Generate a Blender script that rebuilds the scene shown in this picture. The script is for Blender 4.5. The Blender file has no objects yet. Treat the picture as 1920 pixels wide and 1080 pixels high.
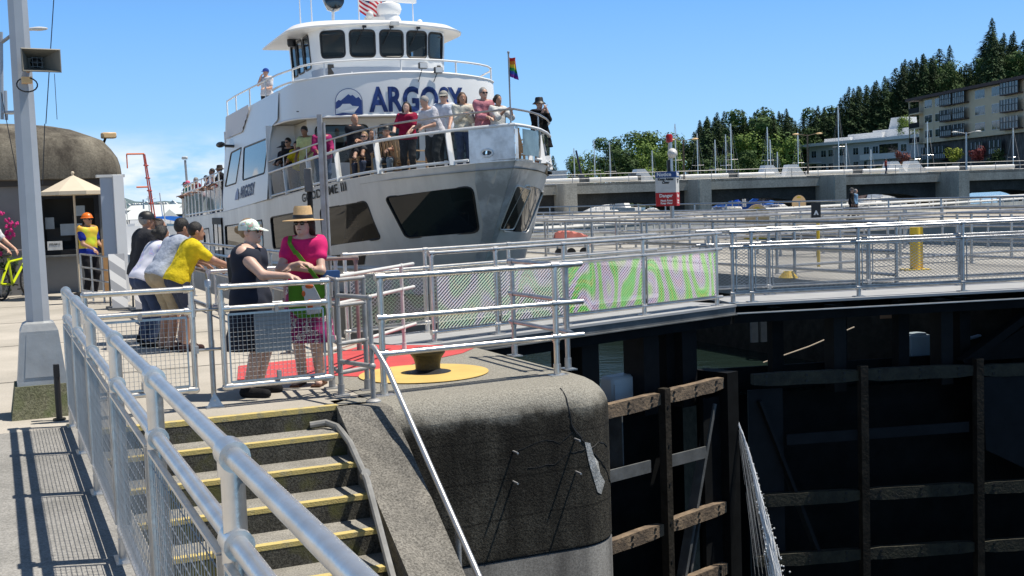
import bpy, bmesh, math, random
import numpy as np
from mathutils import Vector, Matrix, Euler
from mathutils.geometry import delaunay_2d_cdt
D=bpy.data; SC=bpy.context.scene; COL=SC.collection
R=math.radians; random.seed(7); PI=math.pi
# ---------------------------------------------------------------- camera
cam=D.cameras.new("camera"); cam.lens=2200/1920*36; cam.sensor_width=36; cam.clip_end=4000; cam.clip_start=0.05
co=D.objects.new("camera",cam); COL.objects.link(co); SC.camera=co
pitch=math.atan(162/2200)
co.matrix_world=Matrix.Translation((0,0,1.62)) @ Matrix.Rotation(PI/2-pitch,4,'X') @ Matrix.Rotation(-0.035,4,'Z')
# ---------------------------------------------------------------- sun, sky, exposure
sun_vec=Vector((.44,.035,1.0)).normalized()
EL=math.asin(sun_vec.z); AZ=math.atan2(sun_vec.x,sun_vec.y)      # azimuth clockwise from +Y
sl=D.lights.new("sun",'SUN'); sl.energy=5.0; sl.angle=R(.53); sl.color=(1,.93,.82)
so=D.objects.new("sun",sl); COL.objects.link(so); so.rotation_euler=sun_vec.to_track_quat('Z','Y').to_euler(); so.location=(0,0,50)
W=D.worlds.new("World"); SC.world=W; W.use_nodes=True
nt=W.node_tree; nt.nodes.clear(); N=nt.nodes.new; LK=nt.links.new
wo=N('ShaderNodeOutputWorld'); bg=N('ShaderNodeBackground'); bg.inputs[1].default_value=.10
sky=N('ShaderNodeTexSky'); sky.sky_type='NISHITA'; sky.sun_disc=False; sky.sun_elevation=EL; sky.sun_rotation=AZ
sky.air_density=1.15; sky.dust_density=.35; sky.ozone_density=3; sky.altitude=0
tc=N('ShaderNodeTexCoord'); sep=N('ShaderNodeSeparateXYZ'); LK(tc.outputs['Generated'],sep.inputs[0])
mp=N('ShaderNodeMapping'); mp.inputs['Scale'].default_value=(1,1,3.2); LK(tc.outputs['Generated'],mp.inputs[0])
cn=N('ShaderNodeTexNoise'); cn.inputs['Scale'].default_value=9; cn.inputs['Detail'].default_value=7; cn.inputs['Roughness'].default_value=.55; LK(mp.outputs[0],cn.inputs[0])
cr=N('ShaderNodeValToRGB'); cr.color_ramp.elements[0].position=.36; cr.color_ramp.elements[1].position=.54; LK(cn.outputs[0],cr.inputs[0])
def mrange(sock,a,b,c=0,d=1):
    m=N('ShaderNodeMapRange'); m.interpolation_type='SMOOTHSTEP'; m.inputs[1].default_value=a; m.inputs[2].default_value=b; m.inputs[3].default_value=c; m.inputs[4].default_value=d; LK(sock,m.inputs[0]); return m.outputs[0]
def mul(a,b):
    m=N('ShaderNodeMath'); m.operation='MULTIPLY'; LK(a,m.inputs[0]); LK(b,m.inputs[1]); return m.outputs[0]
band=mul(mrange(sep.outputs[2],.0,.015),mrange(sep.outputs[2],.03,.075,1,0))
west=mrange(sep.outputs[0],-.22,-.12,1,0)
cm=mul(mul(band,west),cr.outputs[0])
mx=N('ShaderNodeMix'); mx.data_type='RGBA'; LK(cm,mx.inputs[0]); LK(sky.outputs[0],mx.inputs[6]); mx.inputs[7].default_value=(8.4,8.6,9.0,1)
hs=N('ShaderNodeHueSaturation'); hs.inputs['Saturation'].default_value=1.0; LK(mx.outputs[2],hs.inputs['Color'])
ramp=N('ShaderNodeValToRGB'); e=ramp.color_ramp.elements; e[0].position=.0; e[0].color=(.34,.60,.86,1); e[1].position=1; e[1].color=(.06,.09,.15,1)
for p_,c_ in((.06,(.24,.50,.83)),(.16,(.135,.37,.80)),(.24,(.10,.22,.44)),(.4,(.08,.14,.26))): k=e.new(p_); k.color=c_+(1,)
LK(sep.outputs[2],ramp.inputs[0])
mg=N('ShaderNodeVectorMath'); mg.operation='SCALE'; mg.inputs['Scale'].default_value=11.0; LK(ramp.outputs[0],mg.inputs[0])
m3=N('ShaderNodeMix'); m3.data_type='RGBA'; m3.inputs[0].default_value=.85; LK(sky.outputs[0],m3.inputs[6]); LK(mg.outputs[0],m3.inputs[7]); LK(m3.outputs[2],mx.inputs[6])
LK(hs.outputs[0],bg.inputs[0]); LK(bg.outputs[0],wo.inputs[0])
SC.view_settings.view_transform='Standard'; SC.view_settings.look='None'; SC.view_settings.gamma=1; SC.view_settings.exposure=0.30
SC.render.resolution_x=1024; SC.render.resolution_y=576
SC.render.engine='CYCLES'
try:
    SC.cycles.max_bounces=6; SC.cycles.transparent_max_bounces=12; SC.cycles.caustics_reflective=False; SC.cycles.caustics_refractive=False
except Exception: pass
# ---------------------------------------------------------------- frames
def frame(deg,o=(0,0,0)): return Matrix.Translation(o) @ Matrix.Rotation(R(deg),4,'Z')
ID=Matrix(); L=frame(23.7)                       # L: lock-side frame, x across, y along the quay
SO=Vector((.08,22,0)); S=frame(21.5,SO) @ Matrix.Translation((.245,0,0))   # S: ship frame, x to port, y aft, stem at 0
# ---------------------------------------------------------------- materials
def newmat(name):
    m=D.materials.new(name); m.use_nodes=True; t=m.node_tree; b=t.nodes['Principled BSDF']; return m,t,b
def _n(t,k,**kw):
    n=t.nodes.new(k)
    for a,v in kw.items(): n.inputs[a].default_value=v
    return n
def mat(name,c,rough=.5,metal=0,var=.0,vscale=4,bump=0,bscale=40,c2=None,spec=.5,coat=0,alpha=1,st=1,lo=.35,hi=.68):
    """plain principled surface with a noise variation between c and c2 (or c darkened by var) and noise bump"""
    m,t,b=newmat(name); b.inputs['Roughness'].default_value=rough; b.inputs['Metallic'].default_value=metal
    b.inputs['Specular IOR Level'].default_value=spec; b.inputs['Coat Weight'].default_value=coat; b.inputs['Alpha'].default_value=alpha
    c=tuple(c)+(1,) if len(c)==3 else c
    b.inputs['Base Color'].default_value=c
    if var or c2 or bump:
        g=t.nodes.new('ShaderNodeTexCoord')
    if var or c2:
        mp=t.nodes.new('ShaderNodeMapping'); mp.inputs['Scale'].default_value=(1,1,st); t.links.new(g.outputs['Object'],mp.inputs[0]); n=_n(t,'ShaderNodeTexNoise',Scale=vscale,Detail=6,Roughness=.6); t.links.new(mp.outputs[0],n.inputs[0])
        r=t.nodes.new('ShaderNodeValToRGB'); r.color_ramp.elements[0].position=lo; r.color_ramp.elements[1].position=hi
        d=tuple(c2)+(1,) if c2 else tuple(x*(1-var) for x in c[:3])+(1,)
        r.color_ramp.elements[0].color=d; r.color_ramp.elements[1].color=c
        t.links.new(n.outputs[0],r.inputs[0]); t.links.new(r.outputs[0],b.inputs['Base Color'])
    if bump:
        n2=_n(t,'ShaderNodeTexNoise',Scale=bscale,Detail=4); t.links.new(g.outputs['Object'],n2.inputs[0])
        bp=_n(t,'ShaderNodeBump',Strength=bump,Distance=.02); t.links.new(n2.outputs[0],bp.inputs['Height']); t.links.new(bp.outputs[0],b.inputs['Normal'])
    return m
def concrete(name,light,dark,agg=.5,stain=1.2,streak=False,moss=None,bump=.5,fine=90,bias=.5):
    m,t,b=newmat(name); lk=t.links.new; b.inputs['Roughness'].default_value=.88; b.inputs['Specular IOR Level'].default_value=.25
    g=t.nodes.new('ShaderNodeTexCoord')
    mp=t.nodes.new('ShaderNodeMapping'); lk(g.outputs['Object'],mp.inputs[0])
    if streak: mp.inputs['Scale'].default_value=(1,1,.25)
    n1=_n(t,'ShaderNodeTexNoise',Scale=stain,Detail=8,Roughness=.62); lk(mp.outputs[0],n1.inputs[0])
    r1=t.nodes.new('ShaderNodeValToRGB'); r1.color_ramp.elements[0].position=bias-.15; r1.color_ramp.elements[1].position=bias+.15
    r1.color_ramp.elements[0].color=tuple(dark)+(1,); r1.color_ramp.elements[1].color=tuple(light)+(1,); lk(n1.outputs[0],r1.inputs[0])
    v=_n(t,'ShaderNodeTexNoise',Scale=fine,Detail=3,Roughness=.8); lk(g.outputs['Object'],v.inputs[0])
    r2=t.nodes.new('ShaderNodeValToRGB'); r2.color_ramp.elements[0].position=.38; r2.color_ramp.elements[1].position=.62
    k=1-agg; r2.color_ramp.elements[0].color=(k,k,k,1); r2.color_ramp.elements[1].color=(1+agg*.3,)*3+(1,); lk(v.outputs[0],r2.inputs[0])
    mx=t.nodes.new('ShaderNodeMix'); mx.data_type='RGBA'; mx.blend_type='MULTIPLY'; mx.inputs[0].default_value=1
    lk(r1.outputs[0],mx.inputs[6]); lk(r2.outputs[0],mx.inputs[7]); out=mx.outputs[2]
    if moss:
        n3=_n(t,'ShaderNodeTexNoise',Scale=3.5,Detail=6); lk(g.outputs['Object'],n3.inputs[0])
        r3=t.nodes.new('ShaderNodeValToRGB'); r3.color_ramp.elements[0].position=.52; r3.color_ramp.elements[1].position=.66; lk(n3.outputs[0],r3.inputs[0])
        m2=t.nodes.new('ShaderNodeMix'); m2.data_type='RGBA'; lk(r3.outputs[0],m2.inputs[0]); lk(out,m2.inputs[6]); m2.inputs[7].default_value=tuple(moss)+(1,); out=m2.outputs[2]
    lk(out,b.inputs['Base Color'])
    bp=_n(t,'ShaderNodeBump',Strength=bump,Distance=.01); lk(v.outputs[0],bp.inputs['Height']); lk(bp.outputs[0],b.inputs['Normal'])
    return m
M={}
M['galv']=mat('galvanised pipe',(.52,.53,.54),.36,.8,.3,9,.06,60)
M['galv_old']=mat('weathered pipe',(.44,.45,.46),.55,.45,.35,7,.08,50,c2=(.30,.29,.28))
M['galv_bright']=mat('bright aluminium pipe',(.76,.74,.71),.30,.8,.25,7,.05,50)
M['wire']=mat('wire mesh',(.42,.43,.44),.4,.6,.2,12)
M['wire_dark']=mat('dark wire mesh',(.16,.165,.17),.5,.5,.2,12)
M['plaza']=concrete('plaza concrete',(.52,.48,.42),(.36,.335,.29),.16,.45,bump=.15,fine=60)
M['plaza2']=concrete('lock wall concrete',(.42,.405,.37),(.27,.26,.24),.2,.5,bump=.15,fine=40)
M['pave']=concrete('walk concrete',(.36,.35,.33),(.25,.245,.23),.35,1.4,bump=.4,fine=70)
M['pier_top']=concrete('pier top concrete',(.30,.285,.25),(.20,.19,.165),.45,2.2,bump=.5,fine=80)
M['pier']=concrete('dark pier concrete',(.15,.145,.125),(.055,.053,.048),.75,1.1,bump=1.0,fine=55,bias=.52)
M['cheek']=concrete('aggregate concrete',(.27,.255,.225),(.17,.162,.145),.6,2,bump=.8,fine=60)
M['pier_low']=concrete('low band concrete',(.19,.19,.185),(.07,.07,.07),.35,2.6,streak=True,bump=.3,fine=60)
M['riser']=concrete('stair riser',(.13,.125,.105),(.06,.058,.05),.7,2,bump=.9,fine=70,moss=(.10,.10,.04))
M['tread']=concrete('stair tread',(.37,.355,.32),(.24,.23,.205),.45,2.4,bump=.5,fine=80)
M['moss']=concrete('mossy concrete',(.27,.26,.18),(.15,.16,.09),.5,3,bump=.7,fine=60,moss=(.12,.15,.06))
M['ypaint']=mat('yellow paint',(.58,.46,.17),.75,0,.3,9,.3,90,c2=(.40,.35,.20),lo=.36,hi=.50)
M['ypaint2']=mat('ochre circle paint',(.66,.46,.14),.75,0,.15,3,.2,90)
M['rpaint']=mat('red paint',(.60,.075,.075),.7,0,.2,3,.2,90)
M['white']=mat('white paint',(.80,.80,.79),.38,0,.05,2)
M['whitem']=mat('weathered white',(.66,.66,.64),.55,0,.18,4)
M['black']=mat('black',(.012,.012,.013),.5)
M['blackm']=mat('black metal',(.015,.015,.016),.6,0,.3,8,spec=.2)
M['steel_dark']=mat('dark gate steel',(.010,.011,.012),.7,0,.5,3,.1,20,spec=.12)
M['steel_mid']=mat('worn grey gate steel',(.17,.18,.185),.6,.2,.5,2.5,.1,30)
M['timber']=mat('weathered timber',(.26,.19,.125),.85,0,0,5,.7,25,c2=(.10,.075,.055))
M['timber_d']=mat('dark wet timber',(.04,.035,.028),.8,0,.5,5,.5,25,spec=.15)
M['bollard']=mat('bollard iron',(.03,.032,.024),.45,.3,.4,9,.3,40)
M['deckgrey']=mat('walkway deck',(.40,.41,.42),.6,.1,.15,3)
M['grate']=mat('grating',(.30,.31,.32),.5,.4,.2,10)
def water(name,c,sc,st=.25):
    m,t,b=newmat(name); b.inputs['Base Color'].default_value=tuple(c)+(1,); b.inputs['Roughness'].default_value=.06; b.inputs['IOR'].default_value=1.33
    g=t.nodes.new('ShaderNodeTexCoord'); mp=t.nodes.new('ShaderNodeMapping'); mp.inputs['Scale'].default_value=(1,2.2,1); t.links.new(g.outputs['Object'],mp.inputs[0])
    n=_n(t,'ShaderNodeTexNoise',Scale=sc,Detail=5,Roughness=.6); t.links.new(mp.outputs[0],n.inputs[0])
    bp=_n(t,'ShaderNodeBump',Strength=st,Distance=.15); t.links.new(n.outputs[0],bp.inputs['Height']); t.links.new(bp.outputs[0],b.inputs['Normal'])
    return m
M['water']=water('lock water',(.012,.022,.018),1.6,.35)
# ---------------------------------------------------------------- object helpers
MW={}                                              # world matrices of roots / parents
def thing(name,label,cat,loc=(0,0,0),rot=0,group=None,frame=ID,kind=None):
    o=D.objects.new(name,None); COL.objects.link(o); o.empty_display_size=.2
    w=frame@Vector(loc); o.location=w
    rz=rot+math.atan2(frame[1][0],frame[0][0]); o.rotation_euler=(0,0,rz)
    o['label']=label; o['category']=cat
    if group:o['group']=group
    if kind:o['kind']=kind
    MW[o.name]=Matrix.Translation(w)@Matrix.Rotation(rz,4,'Z')
    return o
def tag(o,label,cat,group=None):
    o['label']=label;o['category']=cat
    if group:o['group']=group
    return o
class MB:
    """collects shapes (coordinates given in frame F) and links them as one mesh object"""
    def __init__(s,F=ID): s.v=[];s.f=[];s.mi=[];s.F=F;s.m=0
    def add(s,vs,fs):
        k=len(s.v); s.v+=[tuple(v) for v in vs]; s.f+=[tuple(i+k for i in f) for f in fs]; s.mi+=[s.m]*len(fs); return s
    def box(s,c,d,rz=0,mat3=None,bev=0):
        hx,hy,hz=d[0]/2,d[1]/2,d[2]/2
        vs=[Vector((x,y,z)) for z in(-hz,hz) for y in(-hy,hy) for x in(-hx,hx)]
        m=mat3 or Matrix.Rotation(rz,3,'Z')
        if bev:
            b=bev;vs=[]
            for z in(-1,1):
                for y in(-1,1):
                    for x in(-1,1):
                        for a in range(3):
                            p=[x*(hx-b),y*(hy-b),z*(hz-b)]; p[a]+=(x,y,z)[a]*b; vs.append(Vector(p))
            I=lambda x,y,z,a:((z>0)*4+(y>0)*2+(x>0))*3+a
            fs=[]
            for a in range(3):
                u,w=(a+1)%3,(a+2)%3
                for sg in(-1,1):
                    q=[]
                    for (p1,p2) in((-1,-1),(1,-1),(1,1),(-1,1)):
                        t=[0,0,0];t[a]=sg;t[u]=p1;t[w]=p2;q.append(I(*t,a))
                    fs.append(q if sg>0 else q[::-1])
                for p1 in(-1,1):
                    for p2 in(-1,1):
                        q=[]
                        t0=[0,0,0];t0[u]=p1;t0[w]=p2
                        t1=list(t0);t0[a]=-1;t1[a]=1
                        q=[I(*t0,u),I(*t1,u),I(*t1,w),I(*t0,w)]
                        fs.append(q if p1*p2>0 else q[::-1])
            for x in(-1,1):
                for y in(-1,1):
                    for z in(-1,1):
                        q=[I(x,y,z,0),I(x,y,z,1),I(x,y,z,2)]
                        fs.append(q if x*y*z>0 else q[::-1])
            return s.add([m@v+Vector(c) for v in vs],fs)
        return s.add([m@v+Vector(c) for v in vs],[(0,2,3,1),(4,5,7,6),(0,1,5,4),(2,6,7,3),(0,4,6,2),(1,3,7,5)])
    def box2(s,a,b,bev=0):
        return s.box([(a[i]+b[i])/2 for i in range(3)],[abs(b[i]-a[i]) for i in range(3)],bev=bev)
    def beam(s,p,q,w,h,up=(0,0,1)):
        p,q=Vector(p),Vector(q); d=(q-p); l=d.length; d/=l; u=Vector(up); x=d.cross(u).normalized(); z=x.cross(d)
        m=Matrix((x,d,z)).transposed(); return s.box((p+q)/2,(w,l,h),mat3=m)
    def tube(s,pts,r,n=10,cap=True,rs=None):
        P=[Vector(p) for p in pts]; k=len(P); rs=rs or [r]*k; rings=[]; vs=[];fs=[]
        d0=(P[1]-P[0]).normalized(); a=Vector((0,0,1)) if abs(d0.z)<.9 else Vector((1,0,0)); x=d0.cross(a).normalized()
        for i in range(k):
            if i==0:d=d0
            elif i==k-1:d=(P[i]-P[i-1]).normalized()
            else:
                d=((P[i]-P[i-1]).normalized()+(P[i+1]-P[i]).normalized())
                d=d.normalized() if d.length>1e-6 else (P[i]-P[i-1]).normalized()
            x=(x-d*x.dot(d)); x=x.normalized() if x.length>1e-6 else d.orthogonal().normalized(); y=d.cross(x)
            sc=1.
            if 0<i<k-1:
                c=d.dot((P[i]-P[i-1]).normalized()); sc=1/max(c,.5)
            for j in range(n):
                t=2*PI*j/n; vs.append(P[i]+(x*math.cos(t)+y*math.sin(t))*rs[i]*(sc if n<5 else 1))
        for i in range(k-1):
            for j in range(n):
                a=i*n+j;b=i*n+(j+1)%n; fs.append((a,b,b+n,a+n))
        if cap: fs+= [tuple(range(n))[::-1],tuple((k-1)*n+j for j in range(n))]
        return s.add(vs,fs)
    def ball(s,c,r,n=8,sc=(1,1,1),m=None):
        vs=[];fs=[];c=Vector(c); mm=max(4,n//2+1)
        for i in range(mm+1):
            p=PI*i/mm
            for j in range(n):
                t=2*PI*j/n; v=Vector((math.sin(p)*math.cos(t)*r*sc[0],math.sin(p)*math.sin(t)*r*sc[1],math.cos(p)*r*sc[2]))
                vs.append(c+(m@v if m else v))
        for i in range(mm):
            for j in range(n): a=i*n+j;b=i*n+(j+1)%n; fs.append((a,a+n,b+n,b))
        return s.add(vs,fs)
    def lathe(s,c,prof,n=20,ax=None):
        """prof: (r,z) list, revolved around z (or matrix ax) at c"""
        vs=[];fs=[];c=Vector(c)
        for r,z in prof:
            for j in range(n):
                t=2*PI*j/n; v=Vector((r*math.cos(t),r*math.sin(t),z)); vs.append(c+(ax@v if ax else v))
        for i in range(len(prof)-1):
            for j in range(n): a=i*n+j;b=i*n+(j+1)%n; fs.append((a,b,b+n,a+n))
        fs+=[tuple(range(n))[::-1],tuple((len(prof)-1)*n+j for j in range(n))]
        return s.add(vs,fs)
    def prism(s,poly,z0,z1):
        n=len(poly); vs=[(x,y,z0) for x,y in poly]+[(x,y,z1) for x,y in poly]
        return s.add(vs,[tuple(range(n))[::-1],tuple(range(n,2*n))]+[(i,(i+1)%n,n+(i+1)%n,n+i) for i in range(n)])
    def extr(s,poly3,vec):
        n=len(poly3);vec=Vector(vec); vs=[Vector(p) for p in poly3]; vs+=[p+vec for p in vs]
        return s.add(vs,[tuple(range(n))[::-1],tuple(range(n,2*n))]+[(i,(i+1)%n,n+(i+1)%n,n+i) for i in range(n)])
    def quad(s,*p): return s.add(p,[tuple(range(len(p)))])
    def build(s,name,m,parent=None,smooth=40,kind=None,fixn=True):
        me=D.meshes.new(name); inv=(MW[parent.name].inverted() if parent else ID)@s.F
        A=np.array(s.v,dtype=float) if s.v else np.zeros((0,3)); Q=np.array(inv); A=A@Q[:3,:3].T+Q[:3,3]
        me.from_pydata(A.tolist(),[],s.f)
        ms=m if isinstance(m,(list,tuple)) else [m]
        for x in ms: me.materials.append(M[x] if isinstance(x,str) else x)
        if len(ms)>1: me.polygons.foreach_set('material_index',s.mi)
        if fixn:
            bm=bmesh.new(); bm.from_mesh(me); bmesh.ops.recalc_face_normals(bm,faces=bm.faces); bm.to_mesh(me); bm.free()
        if smooth:
            me.shade_smooth(); me.set_sharp_from_angle(angle=R(smooth))
        o=D.objects.new(name,me); COL.objects.link(o)
        if parent: o.parent=parent; MW[o.name]=MW[parent.name].copy()
        else: MW[o.name]=ID.copy()
        if kind:o['kind']=kind
        return o
def struct(name,mb,m,**k): return mb.build(name,m,None,kind='structure',**k)
def single(name,mb,m,label,cat,base,group=None,parts=None,smooth=40):
    """a thing that is one mesh, origin at base (frame coordinates of mb)"""
    w=mb.F@Vector(base); MW['__t']=Matrix.Translation(w)
    class P: name='__t'
    me_o=None
    me=D.meshes.new(name); inv=MW['__t'].inverted()@mb.F
    Q=np.array(inv);A=np.array(mb.v,dtype=float)@Q[:3,:3].T+Q[:3,3]; me.from_pydata(A.tolist(),[],mb.f)
    ms=m if isinstance(m,(list,tuple)) else [m]
    for x in ms: me.materials.append(M[x] if isinstance(x,str) else x)
    if len(ms)>1: me.polygons.foreach_set('material_index',mb.mi)
    bm=bmesh.new(); bm.from_mesh(me); bmesh.ops.recalc_face_normals(bm,faces=bm.faces); bm.to_mesh(me); bm.free()
    if smooth: me.shade_smooth(); me.set_sharp_from_angle(angle=R(smooth))
    o=D.objects.new(name,me); COL.objects.link(o); o.location=w; MW[o.name]=MW['__t'].copy()
    return tag(o,label,cat,group)
def dup(root,loc=None,rz=None,label=None,group=None,scale=None):
    r=root.copy(); COL.objects.link(r)
    if loc is not None:r.location=loc
    if rz is not None:r.rotation_euler=(0,0,rz)
    if scale is not None:r.scale=scale if hasattr(scale,'__len__') else (scale,)*3
    if label:r['label']=label
    if group:r['group']=group
    for ch in list(root.children):
        c=ch.copy(); COL.objects.link(c); c.parent=r
        for g in list(ch.children):
            d=g.copy(); COL.objects.link(d); d.parent=c
    return r
def clip_seg(p,q,w,h):
    """2D segment clipped to [0,w]x[0,h]"""
    t0,t1=0,1; dx,dy=q[0]-p[0],q[1]-p[1]
    for a,b in((-dx,p[0]),(dx,w-p[0]),(-dy,p[1]),(dy,h-p[1])):
        if abs(a)<1e-9:
            if b<0:return None
        else:
            t=b/a
            if a<0:t0=max(t0,t)
            else:t1=min(t1,t)
    if t0>=t1:return None
    return (p[0]+dx*t0,p[1]+dy*t0),(p[0]+dx*t1,p[1]+dy*t1)
def wire_panel(mb,o,U,V,w,h,kind='diag',sp=.04,r=.0016,asp=1.0,wave=0):
    o,U,V=Vector(o),Vector(U).normalized(),Vector(V).normalized(); NN=U.cross(V)
    def seg(a,b,off):
        p=o+U*a[0]+V*a[1]+NN*off; q=o+U*b[0]+V*b[1]+NN*off; mb.tube([p,q],r,3,cap=False)
    if kind=='square':
        n=int(w/sp)
        for i in range(1,n): x=w*i/n; seg((x,0),(x,h),r*.8)
        n=int(h/sp)
        for i in range(1,n): y=h*i/n; seg((0,y),(w,y),-r*.8)
    else:
        sl=1/asp; st=sp*math.sqrt(1+sl*sl)/sl if sl>1 else sp*math.sqrt(2)
        st=sp*1.414*asp
        for sg in(1,-1):
            x=-h/sl if sg>0 else 0
            while x<w+h/sl:
                a=(x,0);b=(x+sg*h/sl,h); c=clip_seg(a,b,w,h)
                if c: seg(c[0],c[1],sg*r*.8)
                x+=st
def railing(name,label,P0,P1,posts,rails,r=.024,pr=.026,F=L,group=None,mesh=None,z=0,H=None,mt='galv',base=True,cat='railing',endloop=False,wire='wire',caps=True,rail_span=None,n=10,panels=True,postz=None,zz=None):
    """P0,P1: 2D ends in frame F; posts: distances along; rails: heights; mesh=(z0,z1,kind,sp,r,side offset, aspect)"""
    a=Vector((P0[0],P0[1],z)); b=Vector((P1[0],P1[1],z if zz is None else zz)); ln=(b-a).length; d=(b-a)/ln; up=Vector((0,0,1)); sd=d.cross(up).normalized()
    H=H or max(rails)
    root=thing(name,label,cat,(a.x,a.y,a.z),0,group,F)
    for t in posts:
        m=MB(F); p=a+d*t; m.tube([p+up*(0 if base else (postz or 0)),p+up*H],pr,n)
        if caps:
            for rz in rails:
                m.tube([p+up*(rz)-d*pr*1.5,p+up*(rz)+d*pr*1.5],pr*1.28,n); m.tube([p+up*(rz-.05),p+up*(rz-.0)],pr*1.22,n)
        if base:
            m.tube([p,p+up*.11],pr*1.3,n); m.box(p+up*.006,(.17,.11,.012),rz=math.atan2(d.y,d.x))
        m.build('post',mt,root)
    sp=rail_span or (0,ln)
    for i,rz in enumerate(sorted(rails,reverse=True)):
        m=MB(F); m.tube([a+d*sp[0]+up*rz,a+d*sp[1]+up*rz],r,n+2); m.build(['top_rail','middle_rail','bottom_rail','lower_rail'][min(i,3)],mt,root)
    if endloop:
        m=MB(F)
        for t in sp: m.tube([a+d*t+up*min(rails),a+d*t+up*max(rails)],r,n)
        for t in sp:
            for q in(min(rails),max(rails)): m.ball(a+d*t+up*q,r*1.25,n)
        m.build('end_pipe',mt,root)
    if mesh:
        z0,z1,kind,sp_,wr,off,asp=mesh
        ts=sorted(set([sp[0]]+[t for t in posts if sp[0]<t<sp[1]]+[sp[1]])) if panels else [sp[0],sp[1]]
        for pi_,(t0,t1) in enumerate(zip(ts[:-1],ts[1:])):
            if t1-t0<.2:continue
            m=MB(F); o=a+d*(t0+.05)+up*z0+sd*off; w=t1-t0-.1
            wire_panel(m,o,d,up,w,z1-z0,kind,sp_,wr,asp)
            k=m.build('mesh_panel',wire if isinstance(wire,str) else wire[min(pi_,len(wire)-1)],root,smooth=0,fixn=False)
            m=MB(F); c=[o,o+d*w,o+d*w+up*(z1-z0),o+up*(z1-z0)]
            for i in range(4): m.beam(c[i],c[(i+1)%4],.012,.02,up=sd)
            m.build('panel_frame',mt,k)
    return root
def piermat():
    m=concrete('weathered and shade toned pier concrete',(.092,.085,.068),(.030,.027,.021),.75,1.1,bump=1.0,fine=55,bias=.52); t=m.node_tree; lk=t.links.new; b=t.nodes['Principled BSDF']
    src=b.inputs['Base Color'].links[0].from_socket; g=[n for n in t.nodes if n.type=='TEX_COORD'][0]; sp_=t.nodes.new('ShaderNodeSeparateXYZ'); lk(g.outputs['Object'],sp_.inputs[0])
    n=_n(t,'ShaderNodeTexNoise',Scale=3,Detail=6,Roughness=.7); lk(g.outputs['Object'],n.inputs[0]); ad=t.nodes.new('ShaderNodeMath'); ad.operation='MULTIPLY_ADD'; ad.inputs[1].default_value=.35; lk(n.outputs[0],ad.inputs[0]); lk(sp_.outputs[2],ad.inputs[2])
    mr=t.nodes.new('ShaderNodeMapRange'); mr.interpolation_type='SMOOTHSTEP'; mr.inputs[1].default_value=-.10; mr.inputs[2].default_value=.09; lk(ad.outputs[0],mr.inputs[0])  # pale top turns dark below: weathering plus grazing shade put into the colour
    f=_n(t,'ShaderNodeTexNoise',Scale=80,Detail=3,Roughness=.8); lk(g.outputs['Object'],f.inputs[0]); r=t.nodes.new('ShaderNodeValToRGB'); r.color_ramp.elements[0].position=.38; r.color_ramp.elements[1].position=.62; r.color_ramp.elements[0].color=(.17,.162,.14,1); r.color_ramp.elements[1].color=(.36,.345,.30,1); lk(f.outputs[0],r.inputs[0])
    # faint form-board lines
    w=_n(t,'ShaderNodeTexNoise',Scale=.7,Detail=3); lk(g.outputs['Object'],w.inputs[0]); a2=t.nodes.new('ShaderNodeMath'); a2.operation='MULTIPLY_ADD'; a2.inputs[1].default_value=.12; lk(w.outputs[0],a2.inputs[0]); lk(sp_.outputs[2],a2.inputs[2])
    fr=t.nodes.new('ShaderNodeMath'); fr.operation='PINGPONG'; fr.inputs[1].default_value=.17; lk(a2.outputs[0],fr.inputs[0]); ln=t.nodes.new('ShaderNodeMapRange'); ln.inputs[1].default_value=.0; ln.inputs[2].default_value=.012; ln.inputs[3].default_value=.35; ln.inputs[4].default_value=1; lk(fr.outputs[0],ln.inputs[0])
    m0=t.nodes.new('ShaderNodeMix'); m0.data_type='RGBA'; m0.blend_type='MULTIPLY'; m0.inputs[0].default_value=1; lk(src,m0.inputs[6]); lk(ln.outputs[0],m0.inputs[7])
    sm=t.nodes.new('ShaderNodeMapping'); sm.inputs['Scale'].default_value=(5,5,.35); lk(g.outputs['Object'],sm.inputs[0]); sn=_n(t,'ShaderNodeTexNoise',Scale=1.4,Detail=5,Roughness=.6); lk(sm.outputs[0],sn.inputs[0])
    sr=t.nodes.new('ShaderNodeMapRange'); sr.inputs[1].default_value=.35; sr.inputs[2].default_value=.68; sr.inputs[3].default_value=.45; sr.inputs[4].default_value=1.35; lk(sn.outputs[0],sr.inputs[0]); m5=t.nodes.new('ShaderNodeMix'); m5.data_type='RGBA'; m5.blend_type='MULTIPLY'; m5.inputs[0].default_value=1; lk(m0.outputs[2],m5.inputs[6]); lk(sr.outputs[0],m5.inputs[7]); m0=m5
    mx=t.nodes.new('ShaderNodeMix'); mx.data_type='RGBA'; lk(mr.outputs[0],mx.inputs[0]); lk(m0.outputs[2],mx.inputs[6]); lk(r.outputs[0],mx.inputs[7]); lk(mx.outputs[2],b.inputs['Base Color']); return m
M['pier_worn_shade']=piermat()
# ================================================================ GROUND, QUAY, STAIRS, PIER (frame L)
def slab(mb,poly,z1,z0,F=None): mb.prism(poly,z0,z1)
g=MB(L)
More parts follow.
